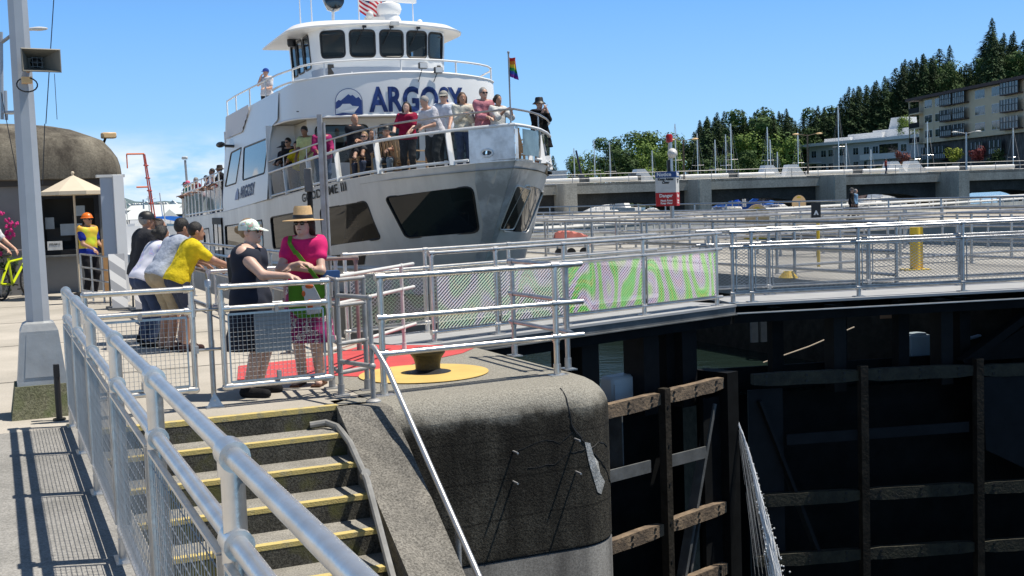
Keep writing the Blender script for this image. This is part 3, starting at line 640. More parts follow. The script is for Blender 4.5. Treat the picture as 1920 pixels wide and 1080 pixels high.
# ---- second wall, far ground
m=MB(L); m.box2((42,-30,-9),(62,140,0)); struct('far_ground',m,'plaza')
def rl(p0,p1,n,label,rails=(1.05,.55,.15),r=.03,mt='galv',**k):
    ln=math.hypot(p1[0]-p0[0],p1[1]-p0[1]); return railing('wall_railing',label,p0,p1,[ln*i/n for i in range(n+1)],list(rails),r=r,pr=r,mt=mt,n=6,caps=False,**k)
rl((14.0,15.6),(14.0,60),16,'long railing along the chamber edge of the middle wall')
rl((14.2,24.5),(23.6,24.5),7,'railing crossing the middle wall nearest behind the right gate walkway',rails=(1.05,.8,.55,.3))
rl((14.2,33),(23.6,33),6,'railing crossing the middle wall behind the red covered cart')
rl((23.7,-4),(23.7,80),28,'long grey railing on the far edge of the middle wall')
rl((14.2,19.2),(23.6,19.2),6,'railing crossing the middle wall close behind the yellow guard post')
rl((14.2,28.6),(23.6,28.6),6,'railing crossing the middle wall before the red covered cart')
rl((18.6,16),(18.6,46),12,'long railing down the centre of the middle wall')
rl((42.3,0),(42.3,110),30,'long railing along the far chamber wall',r=.045)
# big lock walkway
def gl(p): q=L.inverted()@Vector((p[0],p[1],0)); return (q.x,q.y)
a=at(985,418,48); b=at(1990,362,98); A2=gl((a.x,a.y)); B2=gl((b.x,b.y))
lnw=math.hypot(B2[0]-A2[0],B2[1]-A2[1])
M['panelw']=mat('weathered pale panel',(.50,.50,.46),.6,0,.35,.8)
for k,(off,lb) in enumerate([(0,'near white railing of the large lock walkway with pale panels'),(1.6,'far white railing of the large lock walkway')]):
    dx,dy=(B2[0]-A2[0])/lnw,(B2[1]-A2[1])/lnw; o0=(A2[0]-dy*off,A2[1]+dx*off); o1=(B2[0]-dy*off,B2[1]+dx*off)
    rr=railing('wall_railing',lb,o0,o1,[lnw*i/30 for i in range(31)],[1.05,.78,.1],r=.06 if k==0 else .05,pr=.045,mt='whitem',n=6,caps=False,z=-.33)
    if k==0:
        m=MB(L); m.beam((o0[0],o0[1],.05),(o1[0],o1[1],.05),.02,.5); m.build('kick_panel','panelw',rr)
m=MB(L); m.extr([(A2[0]+dy*.3,A2[1]-dx*.3,-.33),(B2[0]+dy*.3,B2[1]-dx*.3,-.33),(B2[0]-dy*1.9,B2[1]+dx*1.9,-.33),(A2[0]-dy*1.9,A2[1]+dx*1.9,-.33)],(0,0,-.35)); single('large_lock_walkway',m,'whitem','pale walkway deck crossing the large lock in the distance','walkway',(A2[0],A2[1],-.3))
# ---- capstan covers
M['tanp']=mat('tan plastic cover',(.80,.54,.27),.5,0,.12,2); M['yell']=mat('bright yellow',(.72,.50,.03),.5,0,.15,4)
def cover(px,py,h,w,label,grp):
    p=at(px,py,z=0); t=thing('machinery_cover',label,'cover',(p.x,p.y,0),0,grp)
    m=MB(); n=20; pr=[]
    for i in range(n+1):
        a_=PI*i/n; pr.append((w/2*math.cos(a_),h-w/2*1.1+w/2*1.1*math.sin(a_)))
    pr=[(w/2*.96,0.12)]+pr+[(-w/2*.96,.12)]
    m.extr([(p.x+x,p.y-.22,z) for x,z in pr],(w*.12,.5,0)); m.build('hood','tanp',t)
    m=MB(); m.box((p.x+.03,p.y+.03,.07),(w*.98,.5,.14)); m.build('base','yell',t)
    m=MB(); q=[(w*.16*math.cos(a_),h*.84+w*.13*math.sin(a_)) for a_ in [PI*i/8 for i in range(9)]]; m.extr([(p.x+x,p.y-.225,z) for x,z in q],(0,-.006,0)); m.box((p.x,p.y-.225,h*.42),(w*.12,.01,w*.1)); m.build('warning_mark','yell',t)
cover(1418,448,1.22,.86,'large tan rounded machinery cover with a yellow base on the middle wall','machinery covers')
cover(1497,400,1.35,1.05,'small distant tan rounded machinery cover by the bridge','machinery covers')
# ---- notice sign
p=at(1263,484,z=0); t=thing('notice_sign','notice and danger sign with a red lamp and a round lamp on its pole','sign',(p.x,p.y,0))
k=p.y/2200
m=MB(); m.tube([(p.x,p.y,0),(p.x-.02,p.y,3.15)],.055,10); m.build('pole','galv',t)
zt=1.62+(366.5-321)*k; zm=1.62+(366.5-360)*k; zb=1.62+(366.5-385)*k
x0=p.x-.44; x1=p.x+.08; x2=p.x+.22
m=MB(); m.extr([(x0,p.y-.12,zb),(x1,p.y-.20,zb),(x1,p.y-.20,zt),(x0,p.y-.12,zt)],(0,.02,0)); m.extr([(x1,p.y-.20,zb),(x2,p.y+.22,zb),(x2,p.y+.22,zt),(x1,p.y-.20,zt)],(-.02,.0,0)); m.build('white_panel','whitem',t)
zbl=zt-(zt-zb)*.17
def strip(z0,z1,nm,mt):
    m=MB(); e=.004
    m.extr([(x0-.001,p.y-.12-e,z0),(x1,p.y-.20-e,z0),(x1,p.y-.20-e,z1),(x0-.001,p.y-.12-e,z1)],(0,-.003,0)); m.extr([(x1+e,p.y-.20,z0),(x2+e,p.y+.22,z0),(x2+e,p.y+.22,z1),(x1+e,p.y-.20,z1)],(.003,0,0)); return m.build(nm,mt,t)
strip(zbl,zt,'blue_band',mat('sign blue',(.01,.06,.22),.5)); strip(zb,zm,'red_band',mat('sign red',(.45,.01,.012),.5))
def text(name,s,size,mt,parent,mw,ext=.002,bold=0,align='CENTER',sx=1):
    """text object converted to mesh; mw: world matrix of its plane"""
    c=D.curves.new(name,'FONT'); c.body=s; c.size=size; c.align_x=align; c.align_y='CENTER'; c.extrude=ext; c.offset=bold; c.resolution_u=3
    o=D.objects.new(name,c); COL.objects.link(o); dg=bpy.context.evaluated_depsgraph_get(); me=D.meshes.new_from_object(o.evaluated_get(dg)); D.objects.remove(o)
    me.name=name; Q=(MW[parent.name].inverted() if parent else ID)@mw@Matrix.Diagonal((sx,1,1,1)); me.transform(Q); me.materials.clear(); me.materials.append(M[mt] if isinstance(mt,str) else mt)
    o=D.objects.new(name,me); COL.objects.link(o)
    if parent:o.parent=parent; MW[o.name]=MW[parent.name].copy()
    return o
def plane_m(o,xd,up=(0,0,1)):
    x=Vector(xd).normalized(); u=Vector(up); n=x.cross(u).normalized(); u=n.cross(x)
    m=Matrix((x,u,n)).transposed().to_4x4(); m.translation=Vector(o); return m
xd=Vector((x1-x0,-.08,0)); ctr=lambda f,z,e=.010:Vector((x0+(x1-x0)*f,p.y-.12-.08*f-e,z))
zh=zt-zb
text('lettering','Notice',zh*.15,'white',t,plane_m(ctr(.42,zt-zh*.085),xd),bold=.004)
text('lettering','Keep Aisles\nClear',zh*.095,'black',t,plane_m(ctr(.5,zt-zh*.27),xd),bold=.004)
text('lettering','Danger',zh*.13,'white',t,plane_m(ctr(.5,zm-zh*.09),xd),bold=.004)
text('lettering','Pinch Point\nKeep Clear',zh*.075,'white',t,plane_m(ctr(.52,zm-zh*.27),xd),bold=.003)
xd2=Vector((x2-x1,.42,0)); c2=lambda z:Vector(((x1+x2)/2+.010,p.y+.01,z))
text('lettering','Notice',zh*.15,'white',t,plane_m(c2(zt-zh*.085),xd2),bold=.004,sx=.8)
text('lettering','Keep Aisles\nClear',zh*.07,'black',t,plane_m(c2(zt-zh*.27),xd2),bold=.003,sx=.8)
text('lettering','Danger',zh*.12,'white',t,plane_m(c2(zm-zh*.09),xd2),bold=.004,sx=.8)
text('lettering','Pinch Point\nKeep Clear',zh*.065,'white',t,plane_m(c2(zm-zh*.27),xd2),bold=.003,sx=.8)
m=MB(); m.lathe((p.x+.02,p.y-.06,2.72),[(.12,0),(.13,.05),(.10,.16),(.03,.22)],16,Matrix.Rotation(R(90),3,'X')); m.build('round_lamp','whitem',t)
m=MB(); m.lathe((p.x-.04,p.y,3.0),[(.05,0),(.09,.02),(.09,.18),(.06,.22)],14); m.build('red_lamp',mat('red lamp glass',(.35,.01,.01),.25),t)
m=MB(); m.tube([(p.x-.03,p.y,2.75),(p.x-.05,p.y,3.0)],.03,8); m.box((p.x-.06,p.y,2.3),(.10,.1,.5)); m.build('bracket','black',t)
# ---- cart
p=at(1072,481,z=0); t=thing('covered_cart','small cart under a crumpled red tarpaulin on the middle wall','cart',(p.x,p.y,0))
m=MB(); rnd=random.Random(5); vs=[];fs=[]; nx,ny=16,8; 
for i in range(nx+1):
    for j in range(ny+1):
        x=(i/nx-.5)*1.05; y=(j/ny-.5)*.6; e=max(abs(i/nx-.5)*2,abs(j/ny-.5)*2)
        z=.62+.10*math.cos(x*3+.6)+rnd.uniform(-.03,.03)-(.24 if e>=.99 else .05*max(0,e-.7)); vs.append((p.x+x,p.y+y,z))
for i in range(nx):
    for j in range(ny): q=i*(ny+1)+j; fs.append((q,q+1,q+ny+2,q+ny+1))
m.add(vs,fs); m.build('tarpaulin',mat('faded red tarpaulin',(.52,.16,.13),.7,0,.2,3),t)
m=MB(); m.box((p.x,p.y,.38),(.9,.5,.05)); 
for x in(-.4,.4):
    for y in(-.2,.2): m.box((p.x+x,p.y+y,.27),(.04,.04,.22))
m.build('frame','galv',t)
for x in(-.36,-.02,.34):
    m=MB(); m.lathe((p.x+x,p.y-.28,.13),[(.13,-.03),(.13,.03)],14,Matrix.Rotation(R(90),3,'X')); m.build('wheel','black',t)
# yellow post etc.
p=at(1716,506,z=0); m=MB(); m.lathe((p.x,p.y,0),[(.10,0),(.10,.78),(.10,.84)],14); m.box((p.x+.12,p.y,.42),(.06,.06,.84)); m.box((p.x,p.y,.01),(.5,.4,.02)); single('guard_post',m,'yell','stout yellow guard post behind the right gate walkway','post',(p.x,p.y,0))
p=at(1535,500,z=0); m=MB(); m.tube([(p.x,p.y,0),(p.x,p.y,1.05)],.035,8); t=thing('small_sign','small black arrow sign on a thin yellow post','sign',(p.x,p.y,0)); m.build('post','yell',t)
m=MB(); m.box((p.x-.05,p.y-.04,1.2),(.2,.02,.34)); m.build('sign_panel','black',t); text('arrow_mark','↑' if False else '^',.2,'white',t,plane_m((p.x-.05,p.y-.055,1.12),(1,0,0)),bold=.008)
p=at(1478,522,z=0); m=MB()
for k in range(5): m.tube([(p.x+(.16-.02*k)*math.cos(a_),p.y+(.16-.02*k)*math.sin(a_)*1.2,.02+.025*k) for a_ in [i*PI/9 for i in range(18)]],.017,5)
single('hose_coil',m,'yell','coiled yellow hose lying on the middle wall','hose',(p.x,p.y,0))
# ---- people far are built with the other people
# ================================================================ BRIDGE
BY=135.; zt_=3.35; FR=Matrix.Translation((20,135,0))@Matrix.Rotation(R(11),4,'Z')@Matrix.Translation((-20,-135,0))
bx=lambda px:(px-960)/2200*BY
t=thing('bridge','long grey concrete arched bridge with square piers crossing behind the locks','bridge',(20,BY,-1.5))
pX=[bx(1573)-15.9*4+.0,bx(1573)-15.9*3,bx(1573)-15.9*2,bx(1573)-16.3,bx(1573),bx(1573)+15.6,bx(1573)+31,bx(1573)+46]
m=MB(FR); m.box2((pX[0],BY,zt_-1.15),(pX[-1],BY+.5,zt_)); m.box2((pX[0],BY,zt_-.25),(pX[-1],BY+6,zt_-.05)); m.build('deck_girder','bridge',t)
for x in pX:
    m=MB(FR); m.box2((x-.75,BY-3.6,-2),(x+.75,BY+6,zt_+.02)); m.box2((x-.62,BY-3.63,-2),(x-.60,BY-3.6,zt_)); m.build('pier','bridge',t)
for a_,b_ in zip(pX[:-1],pX[1:]):
    m=MB(FR); x0,x1=a_+.7,b_-.7; N_=16; zc=1.0
    top=[(x0+(x1-x0)*i/N_,BY+1.2,zt_-.3) for i in range(N_+1)]; bot=[]
    for i in range(N_+1):
        u=i/N_*2-1; bot.append((x0+(x1-x0)*i/N_,BY+1.2,-2+ (zc+2)*math.sqrt(max(0,1-abs(u)**2.6)) if abs(u)<1 else -2))
    vs=top+bot+[(x,y+5,z) for x,y,z in bot]; n1=N_+1
    m.add(vs,[(i,i+1,n1+i+1,n1+i) for i in range(N_)]+[(n1+i,n1+i+1,2*n1+i+1,2*n1+i) for i in range(N_)]); m.build('arch','bridge_shade',t)
m=MB(FR)
for z in(1.05,.55,.1): m.tube([(pX[0],BY+.1,zt_+z),(pX[-1],BY+.1,zt_+z)],.035,5)
x=pX[0]
while x<pX[-1]: m.tube([(x,BY+.1,zt_),(x,BY+.1,zt_+1.05)],.035,5); x+=3.3
m.build('handrail','blackm',t) if False else m.build('handrail','galv_old',t)
for k,(a_,b_) in enumerate([(985,1092),(1112,1205),(1290,1385),(1405,1478),(1545,1640),(1662,1738),(1795,1868),(1886,1990)]):
    m=MB(FR); m.tube([(bx(a_),BY+1.5,zt_+.42),(bx(b_),BY+1.5,zt_+.42)],.27,10); m.build('crane_rail_pipe','white',t)
for k,px in enumerate([1228,1486,1535,1748,1790]):
    X=bx(px); m=MB(FR); m.extr([(X-1.7,BY+2.2,zt_),(X+.2,BY+2.2,zt_),(X+1.0,BY+2.2,zt_),(X-.2,BY+2.2,zt_+1.5),(X-1.2,BY+2.2,zt_+1.5)],(0,1.6,0)); m.build('sloping_housing','white' ,t)
for k,px in enumerate([1100,1200,1395,1650,1870]):
    X=bx(px); m=MB(FR); m.box((X,BY+2.2,zt_+.4),(1.6,1.2,.8)); m.box((X,BY+2.2,zt_+.95),(.6,.7,.35)); m.build('gearbox','steel_mid',t)
def street_lamp(px,ytop,ybase,Y,label,mt,double=True,r=.11,arm=1.1):
    q0=at(px,ybase,Y); q1=at(px,ytop,Y); t=thing('street_lamp',label,'street lamp',tuple(q0)); m=MB(); m.tube([q0,(q0.x,q0.y,q1.z)],r,8,rs=[r,r*.8]); m.build('pole',mt,t)
    for s in ((-1,1) if double else (1,)):
        m=MB(); m.tube([(q0.x,q0.y,q1.z-.15),(q0.x+s*arm,q0.y,q1.z+.08)],r*.4,6); m.build('arm',mt,t)
        m=MB(); m.ball((q0.x+s*(arm+.25),q0.y-.1,q1.z+.05),.38,10,(1,.5,.3)); m.build('lamp_head','whitem' if mt=='galv' else 'tanp',t)
street_lamp(1283,262,338,BY+1,'brown wooden lamp pole on the bridge beside the notice sign',mat('pole wood',(.13,.09,.06),.8),True)
street_lamp(1515,252,326,BY+1,'brown wooden lamp pole on the bridge in front of the white condominium','timber',True)
street_lamp(1812,248,318,BY+1,'grey double headed street lamp on the bridge below the tan apartments','galv',True)
# ================================================================ HILL
sil=[(1000,300),(1095,300),(1150,275),(1200,258),(1250,262),(1290,250),(1330,228),(1380,228),(1420,212),(1460,220),(1500,225),(1560,205),(1600,175),(1640,158),(1680,136),(1720,118),(1760,98),(1800,126),(1830,130),(1860,60),(1900,75),(1960,85),(2100,70)]
def silh(px):
    for (a,b),(c,d) in zip(sil[:-1],sil[1:]):
        if a<=px<=c: return b+(d-b)*(px-a)/(c-a)
    return 100
hor=lambda px:378-.035*(px-960)
def terr(px,Y):
    base=1.62+(hor(px)-silh(min(max(px,1000),2090)))*300/2200-17
    s=min(1,max(0,(Y-185)/115)); s=s*s*(3-2*s); b0=max(0,(px-1450))*.016
    return max(-.2,b0*min(1,max(0,(Y-178)/25))+(base-b0)*s)
m=MB(); vs=[];fs=[]; PX=list(range(980,2160,20)); YS=[180,190,200,210,225,240,255,270,285,300,330,380]
for Y in YS:
    for px in PX: q=at(px,400,Y); vs.append((q.x,Y,terr(px,Y)))
n=len(PX)
for j in range(len(YS)-1):
    for i in range(n-1): fs.append((j*n+i,j*n+i+1,(j+1)*n+i+1,(j+1)*n+i))
m.add(vs,fs); struct('hill',m,'grass')
# foliage
def leafmat(name,c1,c2,sc=.35):
    m_,t_,b=newmat(name); b.inputs['Roughness'].default_value=.75; b.inputs['Specular IOR Level'].default_value=.2
    g=t_.nodes.new('ShaderNodeObjectInfo'); tc_=t_.nodes.new('ShaderNodeTexCoord'); n=_n(t_,'ShaderNodeTexNoise',Scale=sc,Detail=4); t_.links.new(tc_.outputs['Object'],n.inputs[0])
    r=t_.nodes.new('ShaderNodeValToRGB'); r.color_ramp.elements[0].position=.36; r.color_ramp.elements[1].position=.64; r.color_ramp.elements[0].color=c1+(1,); r.color_ramp.elements[1].color=c2+(1,); t_.links.new(n.outputs[0],r.inputs[0])
    h=t_.nodes.new('ShaderNodeHueSaturation'); mr=t_.nodes.new('ShaderNodeMapRange'); mr.inputs[3].default_value=.75; mr.inputs[4].default_value=1.3; t_.links.new(g.outputs['Random'],mr.inputs[0]); t_.links.new(mr.outputs[0],h.inputs['Value']); t_.links.new(r.outputs[0],h.inputs['Color']); t_.links.new(h.outputs[0],b.inputs['Base Color'])
    return m_
M['conif']=leafmat('conifer needles',(.020,.040,.016),(.052,.088,.032)); M['decid']=leafmat('deciduous leaves',(.055,.10,.018),(.15,.22,.05)); M['decid2']=leafmat('dark leaves',(.03,.06,.018),(.07,.12,.035))
M['shrub']=leafmat('dark shrub leaves',(.015,.035,.015),(.04,.08,.03),3); M['bark']=mat('bark',(.06,.045,.035),.9)
def conifer(seed,h=18,w=4.6,n=2600):
    rn=random.Random(seed); mb=MB(); vs=[];fs=[]
    wh=[(rn.random(),rn.uniform(.75,1.25)) for _ in range(40)]
    for k in range(n):
        f=rn.random()**.75; f=1-f                       # 0 bottom .. 1 top
        lay=int(f*24); rad=w/2*(1-f)**.7*wh[lay][1]*(1 if f>.06 else .7)+.08
        a=rn.random()*2*PI; az=a; rr=rad*(rn.random()**.4); 
        rr*=1+.25*math.sin(a*5+lay*1.7)
        z=h*(.08+.92*f)-rr*.35; x=rr*math.cos(a); y=rr*math.sin(a); s=rn.uniform(.25,.6)*(1-.55*f)
        d=Vector((math.cos(a),math.sin(a),-.45)).normalized(); u=Vector((-math.sin(a),math.cos(a),rn.uniform(-.4,.4)))
        p=Vector((x,y,z)); vs+=[p-u*s*.5,p+d*s*1.3,p+u*s*.5,p-d*s*.2+Vector((0,0,s*.35))]; q=len(vs)-4; fs.append((q,q+1,q+2,q+3))
    mb.add(vs,fs); return mb
def crown(seed,rx,rz,n=3000,ls=.45,blobs=14,flat=1):
    rn=random.Random(seed); mb=MB(); vs=[];fs=[]; B=[]
    for k in range(blobs):
        a=rn.random()*2*PI; u=rn.random(); rr=rx*.62*math.sqrt(rn.random()); B.append((Vector((rr*math.cos(a),rr*math.sin(a),(rn.random()-.35)*rz*1.0)),rx*rn.uniform(.28,.5)))
    for k in range(n):
        c,r=rn.choice(B); v=Vector((rn.gauss(0,1),rn.gauss(0,1),rn.gauss(0,1))).normalized(); p=c+v*r*(.45+.6*rn.random()**.6); p.z*=flat
        s=ls*rn.uniform(.5,1.2); t1=v.orthogonal().normalized(); t1=(Matrix.Rotation(rn.random()*6.28,3,v)@t1+v*rn.uniform(-.5,.5)).normalized(); t2=v.cross(t1)
        vs+=[p-t1*s*.5,p-t2*s*.35,p+t1*s*.5,p+t2*s*.35]; q=len(vs)-4; fs.append((q,q+1,q+2,q+3))
    mb.add(vs,fs); return mb
def mktree(name,kind,seed,label,leaf,h=12,rx=4.5):
    t=thing(name,label,'tree',(0,0,0))
    if kind=='c':
        conifer(seed,h,h*.34,3400).build('crown',leaf,t,smooth=0,fixn=False); m=MB(); m.tube([(0,0,-2),(0,0,h*.9)],.25,6,rs=[.28,.05]); m.build('trunk','bark',t)
    else:
        mb=crown(seed,rx,h*.55,5200,.46,22); mb.v=[(x,y,z+h*.58) for x,y,z in mb.v]; mb.build('crown',leaf,t,smooth=0,fixn=False)
        m=MB(); m.tube([(0,0,-2),(.1,0,h*.3),(0,.1,h*.7)],.3,6,rs=[.35,.25,.08])
        for k in range(5): a=k*1.3; m.tube([(0,0,h*.3),(rx*.4*math.cos(a),rx*.4*math.sin(a),h*.6)],.1,5,rs=[.14,.05])
        m.build('trunk','bark',t)
    return t
CT=[mktree('fir_tree','c',s,'','conif',18) for s in(1,2,3,4)]; DT=[mktree('broadleaf_tree','d',s,'','decid',12) for s in(5,6)]; DD=[mktree('broadleaf_tree','d',s,'','decid2',12) for s in(7,8)]
used={}
def put(protos,px,Y,ztop=None,h=None,label='',grp=None,zb=None,kx=1):
    q=at(px,400,Y); zb=terr(px,Y) if zb is None else zb
    H0=18 if protos is CT else 12
    if h is None: h=ztop-zb
    pr=random.choice(protos); s=h/H0; sc=(s*kx,s*kx,s)
    if id(pr) not in used and False: pass
    o=dup(pr,(q.x,Y,zb),random.uniform(0,6),label,grp,sc); return o
random.seed(11)
px=1300; k=0
rowlab={300:'skyline row at the top of the wooded hill',270:'middle row of the wooded hill',240:'front row low on the wooded hill'}
for Y,st,off in((300,13,0),(284,14,0),(268,15,0),(252,18,0),(238,24,0)):
    px=1316 if Y>250 else 1430
    while px<1990:
        zt=1.62+(hor(px)-silh(px)-random.uniform(-8,16))*300/2200
        lab='dark fir tree among the many on the wooded hill'
        if Y==300: put(CT,px,Y,ztop=max(zt,9),label=lab,grp='fir trees on the hill',kx=random.uniform(1.5,2.1))
        elif not(1485<px and Y<262):
            kd=CT if random.random()<.72 else DD
            put(kd,px,Y,h=random.uniform(13,18) if kd is CT else random.uniform(10,13),label=lab if kd is CT else 'rounded dark green tree among the firs on the hill',grp='fir trees on the hill' if kd is CT else 'broadleaf trees on the hill')
        px+=st*random.uniform(.8,1.25)
# tall firs at the right, single trees
for px,yt,Y,lab in((1862,38,262,'tallest fir tree rising above the flat roofed tan apartments'),(1902,62,270,'second tallest fir tree at the right edge above the tan apartments'),(1783,88,290,'tall pointed fir tree at the top of the hill left of the apartments')):
    put(CT,px,Y,ztop=1.62+(hor(px)-yt)*Y/2200,label=lab,kx=.95,zb=terr(px,Y)-2)
for px,yt,Y,lab,kd in((1152,262,190,'dark narrow tree at the left end of the green tree line',DD),(1175,283,185,'green leafy tree beside the narrow dark tree',DD),(1215,254,205,'tall bright green tree left of the notice sign',DT),(1250,262,200,'bright green tree behind the notice sign',DT),(1192,272,195,'bright green rounded tree in the tree line',DT),(1232,290,185,'low bright green tree in front of the tree line',DT),(1280,262,215,'green tree right of the notice sign',DD),(1098,292,170,'small pale green tree left of the tree line',DT),(1420,210,250,'tall rounded broadleaf tree near the masts',DD),(1445,225,240,'broadleaf tree right of the tall rounded one',DD),(1390,258,235,'pale green tree low between the masts',DT),(1462,262,225,'bright green low tree left of the white condominium',DT),(1408,285,215,'low green tree behind the bridge lamps',DD),(1545,205,285,'broadleaf tree at the left end of the firs',DD),(1570,225,280,'broadleaf tree right at the foot of the firs',DD),(1705,222,232,'yellow green tree at the corner of the tan apartments',DT),(1722,232,228,'yellow green tree behind the corner balconies',DT),(1800,128,300,'green broadleaf tree between the tall firs',DT),(1335,300,200,'low green tree between the two first masts',DD),(1370,300,205,'low dark green tree behind the masts',DD)):
    put(kd,px,Y,ztop=1.62+(hor(px)-yt)*Y/2200,label=lab,zb=-.5 if px<1480 else None,kx=1.15 if px<1480 else 1.0)
for px,yt,Y,lab in((1160,265,192,'dark pointed fir tree at the left end of the tree line'),(1040,292,230,'tiny distant fir tree beyond the bow of the ship'),(1328,224,225,'dark fir tree at the start of the masts'),(1352,226,228,'dark fir tree right beside the first dark fir'),(1305,248,228,'lower dark fir behind the lamp pole')):
    put(CT,px,Y,ztop=1.62+(hor(px)-yt)*Y/2200,label=lab,zb=-.5,kx=1.25)
for q in CT+DT+DD:
    for c in list(q.children): D.objects.remove(c)
    D.objects.remove(q)
# undergrowth shrubs by apartments
for px,py,Y,c,lab in((1785,296,178,(.25,.30,.04),'bright yellow green shrub below the tan apartments'),(1834,292,176,(.22,.05,.05),'round red leaved shrub below the tan apartments'),(1865,296,176,(.05,.09,.03),'dark green shrub beside the red shrub'),(1690,300,190,(.28,.10,.08),'low reddish shrub by the white condominium')):
    q=at(px,py,Y); mb=crown(px,1.7,1.6,900,.3,8); mb.v=[(x+q.x,y+q.y,z+q.z) for x,y,z in mb.v]
    single('shrub',mb,leafmat('shrub %d'%px,tuple(x*.6 for x in c),c,1),lab,'shrub',(q.x,q.y,q.z-1.3),smooth=0)
# ================================================================ BUILDINGS
def facade(F,t,x0,w,zs,hs,kind,y=0):
    """one window bay at x0 with width w"""
    if kind=='w':
        m=MB(F); m.box2((x0,y-.05,zs),(x0+w,y-.01,zs+hs)); f=m.build('window','condw',t)
        m=MB(F); m.box2((x0+.08,y-.07,zs+.08),(x0+w*.5-.04,y-.052,zs+hs-.08)); m.box2((x0+w*.5+.04,y-.07,zs+.08),(x0+w-.08,y-.052,zs+hs-.08)); m.build('pane','glass_b',f)
        m=MB(F); m.box2((x0+.12,y-.09,zs+.1),(x0+w*.4,y-.072,zs+hs*.3)); m.box2((x0+w*.56,y-.09,zs+.1),(x0+w*.9,y-.072,zs+hs*.3)); m.build('lower_sash','glass_d',f)
    else:
        m=MB(F); m.box2((x0,y-.9,zs-.3),(x0+w,y,zs-.12)); f=m.build('enclosed_balcony','brown',t)
        m=MB(F); m.box2((x0+.05,y-.85,zs-.12),(x0+w-.05,y-.82,zs+hs+.25)); m.build('glazing','glass_b',f)
        m=MB(F); nn=6
        for i in range(nn+1): xx=x0+.05+(w-.1)*i/nn; m.box2((xx-.05,y-.9,zs-.12),(xx+.05,y-.86,zs+hs+.3))
        m.box2((x0,y-.92,zs+.85),(x0+w,y-.87,zs+.95)); m.build('mullion','black',f)
        m=MB(F)
        for i in range(nn): xx=x0+.05+(w-.1)*(i+.5)/nn; m.box2((xx-.2,y-.88,zs),(xx+.2,y-.855,zs+.8)) if True else None
        for i in range(0,nn,2): xx=x0+.05+(w-.1)*(i+.5)/nn; m.box2((xx-.14,y-.88,zs+1.0),(xx+.14,y-.855,zs+hs+.2))
        m.build('curtains','curtain',f)
PLx,PLy=75.,218.; ang=math.degrees(math.atan2(-38,3.9)); FB=frame(ang,(PLx,PLy,0))
t=thing('apartment_building','tan four storey apartment building with brown trim and glazed balconies on the hillside','building',(75,218,6))
m=MB(FB); m.box2((4.2,0,9.5),(48,10,17.4)); m.box2((0,1.2,9.5),(4.2,10,17.4)); m.build('wall','tan',t)
m=MB(FB); m.box2((-.6,-1.2,17.4),(48.5,11,17.9)); m.build('roof','brown',t)
m=MB(FB); m.box2((3,.8,3),(48,10,9.48)); m.build('lower_wall','pier_low',t)
for fl in range(3):
    z=10.35+2.68*fl
    for x0,w,kd in((5.0,2.8,'w'),(9.0,2.3,'w'),(12.3,4.2,'b'),(17.0,4.2,'b'),(23.2,3.2,'w'),(28.6,3.0,'w'),(32.6,5.4,'b'),(42.,4.5,'b')): facade(FB,t,x0,w,z,1.45,kd)
    m=MB(FB); m.box2((0,-.8,9.55+2.68*fl),(4.2,1.2,9.75+2.68*fl)); f=m.build('open_balcony','tan',t)
    m=MB(FB); m.box2((0,-.8,9.75+2.68*fl),(4.2,-.75,10.7+2.68*fl)); m.build('balustrade','blackm',f)
m=MB(FB); m.box2((.0,-.8,9.5),(.2,-.6,17.4)); m.box2((8.3,-.06,9.5),(8.5,0,17.4)); m.build('corner_post','tan',t)
for x0 in(3.5,8.5,21.5,27.5): facade(FB,t,x0,4.2,6.6,1.9,'b',y=.8)
a0=at(1510,300,250); b0_=at(1716,300,222); ang=math.degrees(math.atan2(b0_.y-a0.y,b0_.x-a0.x)); FW=frame(ang,(a0.x,a0.y,0)); lw=math.hypot(b0_.x-a0.x,b0_.y-a0.y)
t=thing('condominium_building','pale grey and white stepped condominium behind the bridge','building',(a0.x,a0.y,3))
m=MB(FW); m.box2((1.2,0,2),(lw+4,10,11.2)); m.box2((lw*.62,-.8,2),(lw*.80,0,8.4)); m.build('wall','cond',t)
m=MB(FW); m.box2((0,-1.3,10.9),(lw+4,10,11.5)); m.box2((0,-1.3,7.3),(5,0,7.6)); m.build('roof','condw',t)
for x0,x1,z1,y0,s in((3,11,12.4,2.5,.2),(9,19,12.9,3.5,.2),(15,27,13.3,4.5,.3),(17.5,22,15.6,6,1.3)):
    m=MB(FW); m.extr([(x0,y0,11.5),(x1,y0,11.5),(x1-s*.3,y0,z1),(x0+s,y0,z1)],(0,4,0)); m.build('roof_block','condw',t)
for fl in range(3):
    z=3.2+2.75*fl-.2
    for x0 in [2,5,7.2,10.5,14.5,17.5,20,27.5]: 
        if fl<3: facade(FW,t,x0,1.6,z,1.5,'w')
m=MB(FW); m.box2((lw*.58,-1.6,7.3),(lw*.9,0,7.5)); m.box2((lw*.58,-1.6,7.5),(lw*.9,-1.55,8.4)); m.build('balcony','condw',t)
m=MB(FW); m.box2((lw*.70,-.02,7.6),(lw*.86,.3,10.2)); m.build('balcony_opening','glass_d',t)
t=thing('metal_shed','pale corrugated shed beyond the bow of the ship','building',tuple(at(1035,340,160)))
q=at(1030,340,160); m=MB(); m.box2((q.x-2.2,160,-1),(q.x+2.4,166,5.4)); m.build('wall',mat('blue grey siding',(.50,.55,.60),.6,0,.1,2),t); m=MB(); m.box2((q.x-2.4,159.8,5.4),(q.x+2.6,166,5.6)); m.build('roof','whitem',t)
